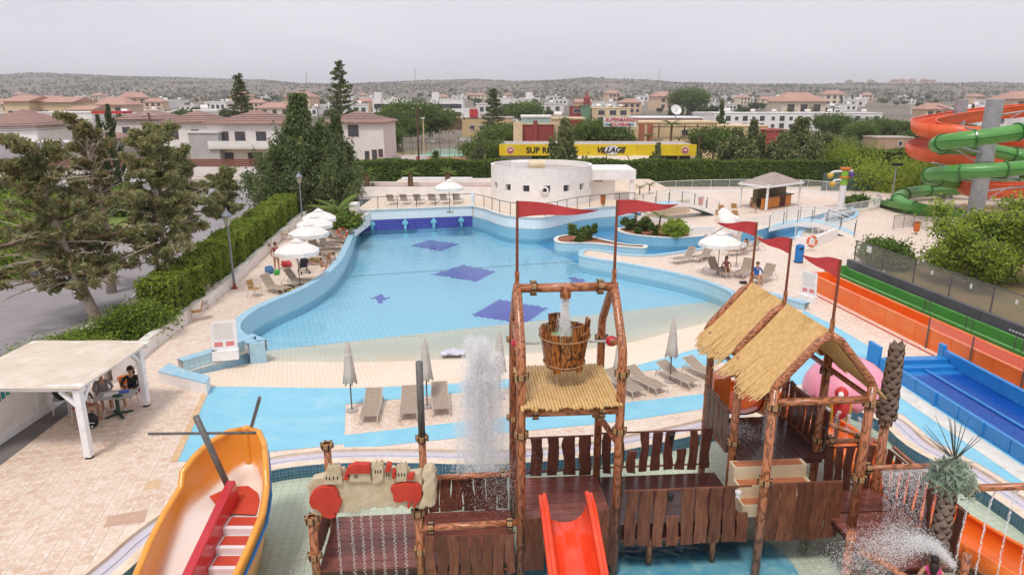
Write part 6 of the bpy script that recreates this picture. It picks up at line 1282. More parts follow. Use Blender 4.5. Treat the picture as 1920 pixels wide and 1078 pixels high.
F_, L__, R_ = G(1436, 395, .1), G(1387, 387, .1), G(1497, 385, .1); B4 = L__ + R_ - F_; ctr = (L__ + R_) / 2; t = thing('gazebo', 'white posted gazebo with brown shingle hip roof over the bar', 'gazebo', ctr)
for p in (F_, L__, R_, B4): MB().box((p.x, p.y, 1.3), (.16, .16, 2.4), R(35)).build('post', WHITEP, t)
EZ = 2.35; ex = [(p - ctr) * 1.1 + ctr for p in (F_, R_, B4, L__)]; ax = (R_ - F_).normalized(); r0, r1 = ctr - ax * .35, ctr + ax * .35
SH = tiles('shingles', '#b3a49a', '#a0918a', '#8a7c74', .3, .25, R(38), gap=.06, rough=.9, vary=.9); ap = 3.35
cv_ = [Vector((p.x, p.y, EZ)) for p in ex] + [Vector((r0.x, r0.y, ap)), Vector((r1.x, r1.y, ap))]
MB().add(cv_, [(0, 1, 5, 4), (1, 2, 5), (2, 3, 4, 5), (3, 0, 4)]).build('roof', SH, t)
for i in range(4): a, b = ex[i], ex[(i + 1) % 4]; MB().bar((a.x, a.y, EZ - .05), (b.x, b.y, EZ - .05), .12, .16).build('eave_beam', WHITEP, t)
t = thing('bar_counter', 'orange fronted bar counter with dark wooden top in the gazebo', 'bar', F_); a = F_ + (R_ - F_) * .05 + (L__ - F_) * .25; b = F_ + (R_ - F_) * .95 + (L__ - F_) * .25; OW = mat('bar_orange', '#d98a45', '#c97a38', 3, .6)
for k in range(5): q0, q1 = a.lerp(b, k / 5 + .004), a.lerp(b, (k + 1) / 5 - .004); MB().bar(q0 + Vector((0, 0, .5)), q1 + Vector((0, 0, .5)), .1, 1.0).build('front_panel', OW if k != 3 else cloth('#5a3328'), t)
MB().bar(a + Vector((0, .3, 1.05)), b + Vector((0, .3, 1.05)), .9, .08).build('counter_top', mat('bar_top', '#5e4a3f', '#4a3a32', 4, .4), t); MB().bar(a + Vector((0, 1.9, .8)), b + Vector((0, 1.9, .8)), .5, 1.6).build('back_shelf', mat('bar_back', '#7d6a4a', '#5d5a44', 5, .6), t)
for k in range(9): q = a.lerp(b, .1 + .09 * k) + Vector((0, .3, 1.09)); item('bottle', 'small bottle standing on the gazebo bar counter', 'bottle', MB().lathe([(.04, 0), (.045, .02), (.045, .17), (.018, .22), (.018, .28)], q, 8), random.choice([GRN, BLACK, ORB, REDP]), sm=True, group='bottles on the gazebo bar')
t = thing('fountain_post', 'white and green splash post with yellow dumping buckets', 'fountain', G(1576, 390)); c = G(1576, 390)
MB().lathe([(.42, 0), (.42, .1), (.3, .12), (.3, 2.2), (.33, 2.22)], c, 16).build('column', WHITEPL, t, sm=False); MB().lathe([(.34, 2.22), (.34, 2.9)], c, 16).build('green_section', mat('lime', '#8fbf4a', '#7fae3e', 4, .4), t); MB().lathe([(.48, 2.9), (.48, 3.0), (.34, 3.02)], c, 16).build('collar', ORB, t); MB().lathe([(.34, 3.02), (.34, 3.6)], c, 16).build('upper_section', MATS['lime'], t); MB().lathe([(.3, 3.6), (.5, 3.75), (.48, 3.85)], c, 16).build('crown', ORB, t)
for z, dx, s in ((3.4, -1.5, -1), (2.6, -1.2, -1)):
    e = c + Vector((dx, -.3, z)); MB().tube(smooth([c + Vector((0, 0, z + .1)), c + Vector((dx * .7, -.2, z + .1)), e + Vector((0, 0, -.05))], 3), .11, 8).build('arm', WHITEPL, t, sm=True); MB().lathe([(.12, -.55), (.3, -.3), (.24, -.05)], e, 12).build('dump_bucket', mat('bucket_yellow', '#d9b04a', '#c79d3d', 3, .4), t, sm=True)
MB().sphere(c + Vector((.55, 0, 3.2)), .3, 12, 8).build('purple_ball', mat('purple_ball', '#6a4a9a', None, 3, .4), t, sm=True); MB().tube([c + Vector((0, 0, 3.5)), c + Vector((.7, 0, 3.55))], .1, 8).build('arm', WHITEPL, t)
t = thing('green_screen_fence', 'dark green mesh screen fence behind the fountain post', 'fence', G(1540, 358))
a, b = G(1540, 358), G(1637, 358)
for k in range(6):
    p = a.lerp(b, k / 6); q = a.lerp(b, (k + 1) / 6); MB().bar(p, p + Vector((0, 0, 2.2)), .07, .07).build('fence_post', GRN, t); MB().bar(p + Vector((0, 0, 1.05)), q + Vector((0, 0, 1.05)), .03, 2.0).build('screen_panel', mat('screen_green', '#4f665c', '#45594f', 2, .9), t)
c = G(1672, 372); t = thing('floodlight', 'thin grey pole with floodlights behind the picket railing', 'street lamp', c); top = HZ(311, c.y); MB().tube([c, c + Vector((0, 0, top))], [.09, .06], 8).build('pole', STEEL, t); MB().bar(c + Vector((-.5, 0, top)), c + Vector((.5, 0, top)), .08, .08).build('cross_arm', STEEL, t)
for x in (-.4, 0, .4): MB().box(c + Vector((x, -.12, top + .15)), (.3, .2, .25)).build('lamp_head', BLACK, t)
# round white building
RC_ = Vector((2.65, 62.5)); rr_ = 4.55; t = thing('round_building', 'round white drum building with small square windows', 'building', (RC_.x, RC_.y, TER - .1)); z0, z1 = TER - .1, 4.5; n = 48; bz = 2.5; bt = 3.05
def wallseg(a0, a1, za, zb, r): 
    return [(RC_.x + r * math.cos(a0), RC_.y + r * math.sin(a0), za), (RC_.x + r * math.cos(a1), RC_.y + r * math.sin(a1), za), (RC_.x + r * math.cos(a1), RC_.y + r * math.sin(a1), zb), (RC_.x + r * math.cos(a0), RC_.y + r * math.sin(a0), zb)]
mb = MB(); win = []
for k in range(n):
    a0, a1 = 2 * math.pi * k / n, 2 * math.pi * (k + 1) / n
    if k in (27, 30, 33, 36, 39, 42, 45):
        mb.add(wallseg(a0, a1, z0, bz, rr_), [(0, 1, 2, 3)]); mb.add(wallseg(a0, a1, bt, z1, rr_), [(0, 1, 2, 3)]); win.append((a0, a1))
    else: mb.add(wallseg(a0, a1, z0, z1, rr_), [(0, 1, 2, 3)])
mb.build('drum_wall', WHITE, t)
mb = MB(); mb.lathe([(rr_ + .02, z1 - .02), (rr_ + .02, z1), (rr_ - .2, z1), (rr_ - .2, z1 - .5)], (RC_.x, RC_.y, 0), 48, 0, False); mb.build('parapet', WHITE, t); MB().lathe([(.01, z1 - .45), (rr_ - .19, z1 - .45)], (RC_.x, RC_.y, 0), 48, 0, False).build('roof', CONC, t)
for a0, a1 in win:
    A = wallseg(a0, a1, bz, bt, rr_); B = wallseg(a0, a1, bz, bt, rr_ - .3); w_ = MB().add(A + B, [(0, 1, 5, 4), (1, 2, 6, 5), (2, 3, 7, 6), (3, 0, 4, 7)]).build('window', WHITE, t); MB().add(B, [(0, 1, 2, 3)]).build('pane', mat('dark_glass', '#55565c', '#46474d', 3, .15), w_)
for x, y, r in ((-1.9, -1.2, .55), (.1, -.6, .5)):
    if x < -1: MB().box((RC_.x + x, RC_.y + y, z1 + .05), (1.7, .8, .7)).build('roof_box', WHITEPL, t, bevel=.15)
    else: MB().lathe([(.05, -.7), (.42, -.7), (.42, .7), (.05, .7)], (RC_.x + x - .6, RC_.y + y - 1.6, z1 + .1), 16, 0, True, None, Matrix.Rotation(R(90), 4, 'Y')).build('water_tank', CREAMP, t, sm=False)
MB().box((RC_.x + 6.2, RC_.y + 2.0, 3.55), (4.6, 5.2, .9)).build('side_canopy', WHITE, t); MB().box((RC_.x + 5.4, RC_.y + 2.6, 2.1), (2.8, 4.4, 1.99)).build('side_room', WHITE, t)
MB().box((RC_.x + 8.2, RC_.y - .3, 2.1), (.3, .3, 2.0)).build('pillar', WHITE, t); MB().box((RC_.x + 5.3, RC_.y + .37, 2.95), (.7, .06, .25)).build('vent', CONC, t)
lifering((RC_.x + .1, RC_.y - rr_ - .08, 2.65), (0, -1, 0), 'white starfish like ring on the round building wall', WHITEPL, .28)
# terrace back wall
t = thing('terrace_back_wall', 'white wall with planting strip behind the terrace loungers', 'wall', (-8.2, 63.6, TER - .1))
MB().box((-8.2, 63.6, 1.72), (12.6, .3, 1.1)).build('front_face', WHITE, t); MB().box((-8.4, 66.6, 1.75), (13.4, .3, 1.3)).build('rear_face', WHITE, t); MB().box((-8.2, 65.1, 1.85), (12.5, 2.68, .3)).build('soil', SOIL, t); MB().box((-7.5, 68.8, 2.45), (7, .8, .25)).build('white_ledge', WHITEP, t); MB().box((-3, 70.0, 1.75), (7, .4, 1.2)).build('side_face', WHITE, t)
MB().box((cL.x - .2, cL.y - .4, .95), (.6, 1.2, 1.9)).build('corner_pier', WHITE, t); MB().box((-17.2, 72, .8), (5.4, .3, 1.6)).build('low_wall', WHITE, t)
g = G(880, 367, TER); 
for px in (886,): x = XW(px, 58.3, TER); MB().box((x, 58.6, TER + .55), (.25, .25, 1.2)).build('gate_pier', WHITEP, t)
# ================================================================== TREES
def finish_leaf(t, P, size, mats, mix=.25, aspect=1.8, up=None, name='crown'):
    P = np.array(P); return quads(name, P, size, mats, t, midx=(rng.random(len(P)) < mix).astype(int) if len(mats) > 1 else None, aspect=aspect, up=up)
def sprawl(loc, label, h, spread, nl, leafs, size, mix, lean=(0, 0), bare=8, dens=60, seed=1, lo=.22):
    """old spreading conifer: leaning trunk, drooping limbs, tufts, grey dead branches"""
    rs = random.Random(seed); t = thing('spreading_tree', label, 'tree', loc); tr = [Vector((lean[0] * f ** 1.3 + .25 * math.sin(f * 4 + seed), lean[1] * f, h * .92 * f)) for f in np.linspace(0, 1, 9)]
    MB().tube(tr, [.24 * (1 - .85 * f) + .02 for f in np.linspace(0, 1, 9)], 10).build('trunk', BARKG, t, local=True, sm=True); P = []; bb = MB(); dd = MB()
    for i in range(nl + bare):
        f = lo + (1 - lo) * rs.random() ** .9; k = min(int(f * 8), 7); p0 = tr[k].lerp(tr[k + 1], f * 8 - k) if k < 8 else tr[-1]; a = rs.uniform(0, 6.283); ln = spread * (1.15 - .88 * f) * rs.uniform(.45, 1.08); rise = rs.uniform(-.2, .45) + .75 * (f - .3)
        d = Vector((math.cos(a), math.sin(a), rise)); p1 = p0 + d * ln * .5 + Vector((0, 0, rs.uniform(-.1, .2))); p2 = p0 + d * ln + Vector((0, 0, -.12 * ln * rs.random()))
        q = smooth([p0, p1, p2], 3); B = dd if i >= nl else bb; B.tube(q, [(.06 if i < nl else .032) * (1 - j / 7) + .008 for j in range(len(q))], 5)
        for j in range(5 if i >= nl else 7):
            s = rs.uniform(.25, 1); c = q[min(int(s * (len(q) - 1)), len(q) - 1)]; dv = Vector((rs.gauss(0, 1), rs.gauss(0, 1), rs.gauss(.1, .5))).normalized() * ln * .28 * rs.uniform(.4, 1); e = c + dv; B.tube([c, c.lerp(e, .5) + Vector((0, 0, .04)), e], [.018, .012, .005], 4)
            if i < nl:
                m = int(dens * rs.uniform(.5, 1.3))
                for _ in range(m):
                    w = rs.random() ** .7; x = c.lerp(e, w * 1.15); P.append((x.x + rs.gauss(0, .1), x.y + rs.gauss(0, .1), x.z + rs.gauss(0, .07)))
    bb.build('limbs', BARK, t, local=True); dd.build('dead_branches', BARKG, t, local=True); finish_leaf(t, P, size, leafs, mix, 3.2); return t
LC1 = leafmat('leaf_juniper', '#7d8355', '#a5a473'); LC2 = leafmat('leaf_dry', '#8f7d54', '#a9986e')
sprawl((-19.3, 30.2, 0), 'old spreading conifer with leaning trunk and dead grey branches by the street', 8.8, 4.3, 58, [LC1, LC2], .095, .32, (-1.4, -.5), 40, 52, 3, .2)
sprawl((-17.3, 33.2, 0), 'upright spreading conifer with straight trunk behind the low bushes', 9.2, 3.5, 56, [LC1, LC2], .095, .2, (.2, .3), 26, 54, 8, .3)
sprawl((-21.5, 35.5, 0), 'dry thin conifer with many bare branches leaning over the street', 9.6, 3.4, 30, [LC2, LC1], .1, .45, (-.3, 0), 44, 50, 12, .35)
sprawl((-19.6, 46.5, 0), 'smaller spreading conifer behind the middle of the hedge', 6.0, 2.2, 36, [LC1, LC2], .11, .12, (.4, 0), 8, 60, 21, .35)
sprawl((-19.6, 40.0, 0), 'loose branched conifer at the kerb between street and hedge', 7.6, 3.2, 36, [LC1, LC2], .1, .22, (.3, 0), 22, 52, 25, .3)
def plume(loc, label, h, r, n, leafs, size, npl=60, seed=1, mix=.2, lo=.03, name='conifer', group=None):
    """dense conifer made of upswept plumes"""
    rs = random.Random(seed); nr = np.random.default_rng(seed); t = thing(name, label, 'tree', loc, 0, group); MB().tube([(0, 0, 0), (.05, 0, h * .5), (0, 0, h * .95)], [.2 * h / 9, .12 * h / 9, .02], 8).build('trunk', BARK, t, local=True); P = []
    for i in range(npl):
        f = rs.random() ** 1.25; z = h * (lo + (.86 - lo) * f); rad = r * (1 - f) ** .9 * rs.uniform(.45, 1.1); a = rs.uniform(0, 6.283); c = np.array((rad * math.cos(a), rad * math.sin(a), z)); ax = np.array((.35 * math.cos(a), .35 * math.sin(a), 1.0)); ax /= np.linalg.norm(ax); ln = h * .13 * rs.uniform(.8, 1.5) * (1 - .4 * f); m = int(n / npl)
        s = nr.normal(0, .5, m)[:, None]; w = nr.normal(0, 1, (m, 3)) * (r * .085 * (1 - .4 * f)) * (1 - .6 * np.clip(s, -1, 1)); P.append(c + ax * s * ln + w)
    P.append(np.stack([nr.normal(0, .06 * r, int(n / 14)), nr.normal(0, .06 * r, int(n / 14)), h * nr.uniform(.75, 1.0, int(n / 14))], 1)); P = np.concatenate(P); P[:, 2] = np.clip(P[:, 2], .1, h * 1.02); finish_leaf(t, P, size, leafs, mix, 2.0, .25); return t
LK = leafmat('leaf_cypress', '#52633f', '#717e4e'); LK2 = leafmat('leaf_cypress_pale', '#6f7d4c', '#868e5a')  # second leaf colour is paler, mixed at random through the crowns
x = XW(567, 63.5, 5); plume((x, 63.5, 0), 'big dark broad conifer behind the hedge by the street junction', 10.6, 5.4, 56000, [LK, LK2], .15, 120, 5)
x = XW(633, 72, 5); plume((x, 72, 0), 'second dark broad conifer at the end of the hedge', 8.6, 3.3, 34000, [LK, LK2], .15, 90, 6)
x = XW(510, 61, 3); plume((x, 61, 0), 'low brownish conifer in front of the big dark conifer', 5.2, 2.0, 15000, [LK2, LC2], .14, 45, 9)
for px, Y, yt, r, lab in [(213, 80, 196, 1.3, 'tall dark columnar cypress beside the villa gardens'), (193, 79, 215, 1.1, 'shorter dark columnar cypress next to the tall one'), (292, 82, 232, .9, 'slim columnar cypress before the second villa'), (14, 55, 335, 1.6, 'thick dark cypress across the street at the picture edge garden'), (52, 60, 318, 1.2, 'dark cypress across the street before the brick fence')]:
    h = HZ(yt, Y); plume((XW(px, Y, h / 2), Y, 0), lab, h, r, 9000, [LK, LK2], .16, 40, int(px), .15, .0, 'cypress')
for px, Y, yt, r, n, lab in [(1058, 87, 222, 3.6, 10000, 'dark pointed conifer in front of the yellow shop sign'), (1232, 86, 268, 1.9, 3200, 'thin sparse conifer before the right end of the yellow sign'), (1310, 87, 282, 1.7, 3000, 'small sparse conifer past the end of the yellow sign'), (1380, 90, 240, 4.8, 12000, 'spreading dark conifer behind the hedge left of the bigger one'), (1410, 93, 225, 3.4, 8000, 'tall thin conifer between the two spreading ones'), (1500, 92, 222, 6.2, 18000, 'large spreading dark conifer behind the gazebo hedge'), (1550, 94, 252, 4.6, 11000, 'lower dark conifer right of the large spreading one'), (898, 89, 258, 1.9, 5000, 'dark rounded conifer left of the round building'), (818, 87, 284, 2.2, 4000, 'small twisted conifer behind the terrace hedge')]:
    h = HZ(yt, Y); plume((XW(px, Y, h / 2), Y, 0), lab, h, r, int(n * 1.7), [LC1, LK], .19, 34, int(px), .4)
def norfolk(px, Y, yt, lab, r):
    h = HZ(yt, Y) - TZ(XW(px, Y), Y); t = thing('norfolk_pine', lab, 'tree', (XW(px, Y, h), Y, TZ(XW(px, Y), Y))); MB().tube([(0, 0, 0), (0, 0, h)], [.3, .03], 8).build('trunk', BARK, t, local=True); P = []; bb = MB(); z = h * .2; k = 0
    while z < h * .97:
        f = z / h; rr = r * (1.05 - f) ** .8 * random.uniform(.85, 1.1)
        for q in range(6):
            a = q * math.pi / 3 + k * .5 + random.uniform(-.15, .15); ri = rr * random.uniform(.7, 1.15); z_ = z; z = z + random.gauss(0, h * .012); e = Vector((ri * math.cos(a), ri * math.sin(a), z + ri * random.uniform(.1, .42))); bb.tube([(0, 0, z), e], [.05, .015], 4)
            for _ in range(int(70 * rr / r) + 20): s = random.uniform(.3, 1.05); P.append((e.x * s + random.gauss(0, .16), e.y * s + random.gauss(0, .16), z + (e.z - z) * s + random.gauss(0, .1)))
            z = z_
        z += h * .058 * (1.15 - .5 * f); k += 1
    bb.build('branches', BARK, t, local=True, kind='stuff'); finish_leaf(t, P, .22, [LK, LC1], .3, 2.0)
norfolk(634, 130, 110, 'tall tiered Norfolk pine between the villas', 4.2); norfolk(446, 140, 138, 'tiered Norfolk pine behind the third villa', 3.8); norfolk(925, 170, 165, 'dark tall tiered pine behind the beige building', 4.0)
def mk_broad(label, h, r, n, leafs, size, seed, clumps=26, mix=.3, trunk=True, flat=.8, name='broad_tree', cat='tree', lo=.35, cg=.2, sp=(.45, 1.0)):
    rs = random.Random(seed); nr = np.random.default_rng(seed); t = thing(name, label, cat); P = []; bb = MB(); cz = h * (1 + lo) / 2
    if trunk: MB().tube([(0, 0, 0), (.1 * r * .3, 0, h * .35), (0, .05, h * .6)], [.05 * h * .5 + .05, .03 * h * .5 + .03, .03], 8).build('trunk', BARK, t, local=True)
    for i in range(clumps):
        v = nr.normal(size=3); v /= np.linalg.norm(v); s = rs.uniform(*sp); c = np.array((v[0] * r * s, v[1] * r * s, cz + v[2] * (h - h * lo) / 2 * s * flat)); m = int(n / clumps); q = nr.normal(size=(m, 3)) * r * cg; q[:, 2] *= .75; P.append(c + q)
        if trunk and i < 14: bb.tube([(0, 0, h * .3), tuple(c * .5 + np.array((0, 0, h * .2))), tuple(c)], [.06, .035, .01], 4)
    if trunk: bb.build('limbs', BARK, t, local=True)
    P = np.concatenate(P); P[:, 2] = np.clip(P[:, 2], .05, None); finish_leaf(t, P, size, leafs, mix); return t
def put(o, px, Y, label=None, z=None, sc=1, group=None, rz=None, X=None):
    X = XW(px, Y, 2) if X is None else X; z = TZ(X, Y) if z is None else z; r = R(random.uniform(0, 360)) if rz is None else rz
    if o.name not in used: used[o.name] = 1; o.location = (X, Y, z); o.rotation_euler = (0, 0, r); o.scale = (sc,) * 3 if not isinstance(sc, tuple) else sc; o['label'] = label or o['label']; return o
    return dup(o, (X, Y, z), r, label, group, sc)
# near leafy tree at the right and its bushes
t = mk_broad('light green leafy tree with thin forked trunk beside the mesh fence', 4.3, 3.6, 46000, [LEAFY, LEAFO], .1, 31, 62, .28, True, .95, lo=.1, cg=.11, sp=(.25, 1.12)); put(t, 0, 37.8, X=27.2, z=0)
t = mk_broad('dark green low bush behind the mesh fence end', 1.4, 1.5, 9000, [LEAFH, LEAFD], .1, 32, 26, .3, False, 1.0, 'bush', 'bush', .1); put(t, 0, 41.5, X=23.3, z=0)
t = mk_broad('lime green rounded bush behind the spiral slide', 2.6, 5.5, 14000, [LEAF, LEAFY], .16, 33, 40, .3, False, 1, 'bush', 'bush', .05); put(t, 1690, 79, z=0); dup(t, (XW(1590, 90), 90, 0), 1, 'olive green wide bush behind the green screen fence', None, (.9, .6, 1.3))
t = mk_broad('dark rounded shrub by the fountain pool', 1.0, 1.1, 2600, [LEAFH, LEAFD], .14, 34, 14, .3, False, 1, 'shrub', 'bush', .05); put(t, 1612, 66, z=0.05)
struct('bare_earth', MB().sheet([O_ + e_ * 3.4 + d_ * -.6, O_ + e_ * 3.4 + d_ * 24, (62, 14), (62, 50), (33, 46), (27, 43)], [], .012), mat('earth', '#8a7050', '#6f6a3e', .8, .95, bump=.5, pos=True))
# island shrubs
SB = mk_broad('round dark green shrub on the river mouth island', 1.3, .52, 4000, [LEAFH, LEAFO], .09, 41, 14, .4, False, 1, 'shrub', 'bush', .0)
def shrub(px, py, lab, sc, z=.1): g = G(px, py, z); put(SB, 0, g.y, lab, z, sc, X=g.x)
shrub(1081, 453, 'taller round shrub on the river mouth island', (1.25, 1.1, 1.1)); shrub(1107, 450, 'smaller round shrub on the river mouth island', (.85, .85, 1.0)); shrub(1175, 432, 'grey green shrub at the tip of the planted bed', (1, 1, .9)); shrub(1204, 434, 'broad green shrub under the little palm in the planted bed', (1.2, 1.2, 1.0)); shrub(1194, 440, 'small front shrub in the planted bed', (.6, .6, .5)); shrub(1225, 440, 'dark grey shrub between the palms of the planted bed', (.75, .75, .8))
t = mk_broad('bright green round shrub at the end of the planted bed', 1.4, .95, 3600, [LEAFY, LEAF], .12, 42, 16, .4, False, 1, 'shrub', 'bush', .0); g = G(1260, 444, .1); put(t, 0, g.y, z=.1, X=g.x)
t = mk_broad('dark leafy shrub filling the planter by the life ring', 1.1, 1.25, 3600, [LEAFH, LEAF], .14, 43, 16, .3, False, 1, 'shrub', 'bush', .0); g = G(643, 428, .8); put(t, 0, g.y, z=.75, X=g.x)
t = mk_broad('low light green ground bush behind the pergola', 1.0, 2.0, 22000, [LEAFY, LEAFH], .06, 44, 30, .35, False, 1, 'bush', 'bush', .0); put(t, 0, 25.2, X=-17.4, z=0, sc=(1, 1, .7))
t = mk_broad('rounded green bush at the near end of the long hedge', 1.5, 1.4, 20000, [LEAFH, LEAF], .065, 45, 30, .4, False, 1, 'bush', 'bush', .0); put(t, 0, 28.2, X=-16.3, z=0); dup(t, (-18.0, 26.6, 0), 2, 'rounded green bush beside the leaning conifer trunk', None, (.9, .9, .45))
BU = mk_broad('big green garden bush across the street', 2.6, 3.0, 15000, [LEAF, LEAFH], .15, 46, 40, .5, False, 1, 'bush', 'bush', .0)
for k, (x, y, s, lab) in enumerate([(-34.5, 45, 1.0, 'bright green garden bush across the street behind the leaning conifer'), (-38, 52, 1.1, 'green garden bush across the street beside the cypress'), (-31, 39, .7, 'low green bush at the far kerb of the street'), (-43, 58, 1.2, 'green garden bush across the street before the brick fence'), (-36, 62, .8, 'small green bush at the street corner')]): put(BU, 0, y, lab, 0, s, X=x)
struct('garden_lawn', MB().sheet([(-25, 8), (-29.3, 36), (-33.8, 65.5), (-90, 65.5), (-90, 8)], [], .006), LAWN)
# palms
FROND = leafmat('leaf_palm', '#6f8a3d', '#94a35a'); FRONDD = leafmat('leaf_palm_dark', '#4d6630', '#6f8246'); PTR = mat('palm_trunk', '#8f6f55', '#6d523e', 8, .95, bump=.7, stretch=(1, 1, 3))
def mk_palm(label, h, ln, n, leaf, seed, r=.2, droop=1.0, up=.9):
    rs = random.Random(seed); t = thing('palm_tree', label, 'palm'); MB().tube([(0, 0, 0), (.05, 0, h * .5), (0, 0, h)], [r * 1.15, r, r * .9], 10).build('trunk', PTR, t, local=True)
    for k in range(n):
        a = k * 2.4 + rs.uniform(-.2, .2); e = rs.uniform(.15, up * 1.4); d = Vector((math.cos(a), math.sin(a), 0)); s = Vector((-d.y, d.x, 0)); mb = MB(); P = []
        for i in range(9): f = i / 8; P.append(Vector((0, 0, h)) + d * ln * f * math.cos(e * (1 - .4 * f)) + Vector((0, 0, ln * (f * math.sin(e) - droop * .45 * f * f))))
        mb.tube(P, [.025 * (1 - .8 * i / 8) for i in range(9)], 4)
        for i in range(1, 9):
            for j in (0, .5):
                f = min(8, i + j); q = P[int(f)] if f == int(f) else P[int(f)].lerp(P[min(8, int(f) + 1)], .5); lw = ln * .24 * math.sin(math.pi * (.12 + .86 * f / 8)) ** .7
                for sg in (-1, 1): tip = q + s * sg * lw + d * lw * .6 - Vector((0, 0, lw * .35)); mb.add([q - d * .025 * ln, q + d * .03 * ln, tip], [(0, 1, 2)])
        mb.build('frond', leaf, t, local=True)
    return t
p1 = mk_palm('young green palm with long upright fronds in the planter', .9, 2.4, 15, FROND, 1, .22, .8, 1.0); g = G(634, 420, .75); put(p1, 0, g.y, z=.75, X=g.x)
p2 = mk_palm('stubby yellowing palm behind the terrace wall, first from the hedge end', 1.7, 1.15, 16, FROND, 2, .3, .7, 1.05)
for px, lab in ((688, 'stubby yellowing palm behind the terrace wall, first from the planter'), (770, 'stubby yellowing palm in the middle of the terrace wall bed'), (840, 'stubby yellowing palm behind the terrace parasol')): put(p2, px, 65.1, lab, 1.9, .85)
p3 = mk_palm('slender young palm', 1.5, 1.0, 10, FROND, 3, .07, 1.0, .8)
for px, py, lab in ((1191, 431, 'slender young palm left in the planted bed'), (1236, 443, 'slender young palm right in the planted bed')): g = G(px, py, .1); put(p3, 0, g.y, lab, .1, 1.0, X=g.x)
p4 = mk_palm('tall street palm', 6.5, 2.2, 14, FRONDD, 4, .22, 1.1, .7)
for px, Y, s, lab in [(1257, 118, .95, 'tall palm in front of the cream shops'), (1272, 116, .6, 'shorter palm beside the tall one at the cream shops'), (1214, 118, .65, 'small palm at the left corner of the cream shops'), (1228, 120, .5, 'smallest palm before the cream shops'), (905, 118, .55, 'palm beside the car park road'), (1310, 112, .7, 'bushy palm past the end of the cream shops'), (1200, 66, .3, 'tiny palm behind the arched footbridge'), (1218, 67, .32, 'second tiny palm behind the arched footbridge'), (597, 300, 1.0, 'distant palm among the red roofs'), (722, 330, 1.0, 'distant palm by the white apartments'), (1480, 240, 1.0, 'distant palm before the long white hotel'), (1520, 250, 1.1, 'distant palm behind the large conifer'), (1560, 260, 1.1, 'distant palm at the end of the long white hotel')]: put(p4, px, Y, lab, None, s)
# ================================================================== BUILDINGS
ROOFB = tiles('roof_brown', '#a5837a', '#927268', '#786057', .5, .35, 0, gap=.1, rough=.9, vary=.8, big=.1); ROOFR = tiles('roof_red', '#c29a8b', '#b18a7c', '#98766a', .6, .4, 0, gap=.1, rough=.9, vary=.8, big=.1)
VW = mat('villa_wall', '#e6dfdc', '#dbd3d0', .6, .85); VG = mat('villa_grey', '#bdb9ba', '#b0acae', .6, .85); CRM = mat('cream_wall', '#e0caa6', '#d3ba94', .5, .85); REDW = mat('red_wall', '#9c4a44', '#8c403b', .6, .85); WINB = mat('brown_frame', '#7a4f42', '#6a4338', 3, .7); PANE = MATS['dark_glass']; APW = mat('apartment_white', '#efecea', '#e4e0de', .4, .8); GREENW = mat('green_wall', '#6f8f73', '#5f7f64', .5, .85); TEAL = mat('solar_teal', '#9fb7b4', '#8da6a4', .8, .5)
def winbox(t, x, y, z, w, h, fm=None, nm='window'):
    o = MB().box((x, y - .04, z), (w + .16, .1, h + .16)).build(nm, fm or WHITEP, t); MB().box((x, y - .1, z), (w, .04, h)).build('pane', PANE, o)
def house(lab, px0, px1, Y, ye, yr, dep, wm, rm, kind='hip', wins=(), name='house', cat='house', over=.5, zb=None, sill=None, fm=None, balc=None, tanks=0):
    ze = HZ(ye, Y); x0, x1 = XW(px0, Y, ze), XW(px1, Y, ze); zb = TZ((x0 + x1) / 2, Y) if zb is None else zb; ze = max(ze, zb + 2.4); w = x1 - x0; cx = (x0 + x1) / 2; t = thing(name, lab, cat, (cx, Y + dep / 2, zb))
    MB().box((cx, Y + dep / 2, (zb + ze) / 2), (w, dep, ze - zb)).build('wall', wm, t)
    if kind == 'flat':
        MB().box((cx, Y + dep / 2, ze + .12), (w + .3, dep + .3, .24)).build('roof', rm, t)
        for s in range(tanks): MB().lathe([(.05, -.7), (.35, -.7), (.35, .7), (.05, .7)], (x0 + w * (.2 + .6 * s / max(1, tanks - 1)), Y + dep * .4, ze + .9), 10, 0, True, None, Matrix.Rotation(R(90), 4, 'Y')).build('roof_tank', WHITEPL, t)
    else:
        zr = max(HZ(yr, Y + dep / 2), ze + .8); a, b, c, d = (x0 - over, Y - over), (x1 + over, Y - over), (x1 + over, Y + dep + over), (x0 - over, Y + dep + over); ins = min(w, dep) / 2 + over if kind == 'hip' else 0
        r0, r1 = ((x0 - over + ins, Y + dep / 2), (x1 + over - ins, Y + dep / 2)); r1 = r1 if r1[0] > r0[0] else (r0[0] + .1, r0[1])
        vs = [(*a, ze), (*b, ze), (*c, ze), (*d, ze), (*r0, zr), (*r1, zr)]; MB().add(vs + [(v[0], v[1], ze - .16) for v in vs[:4]], [(0, 1, 5, 4), (1, 2, 5), (2, 3, 4, 5), (3, 0, 4), (9, 8, 7, 6), (0, 6, 7, 1), (1, 7, 8, 2), (2, 8, 9, 3), (3, 9, 6, 0)]).build('roof', rm, t)
    for fx, fz, ww, hh in wins: winbox(t, x0 + w * fx, Y, zb + (ze - zb) * fz, ww, hh, fm)
    if balc: z = zb + (ze - zb) * balc; MB().box((cx, Y - .9, z), (w * .9, 1.8, .25)).build('balcony', wm, t); MB().box((cx, Y - 1.75, z + .55), (w * .9, .1, .9)).build('balcony_rail', APW, t)
    return t
V2 = [(.25, .72, 1.1, 1.3), (.7, .72, 1.1, 1.3), (.3, .25, .9, 1.9)]
house('pale villa with brown hip roof at the street corner', -60, 66, 90, 236, 205, 9, VW, ROOFB, 'hip', [(.56, .72, 1.2, 1.4), (.8, .32, 1.8, .8), (.3, .32, 1.2, 1.2)], fm=WINB)
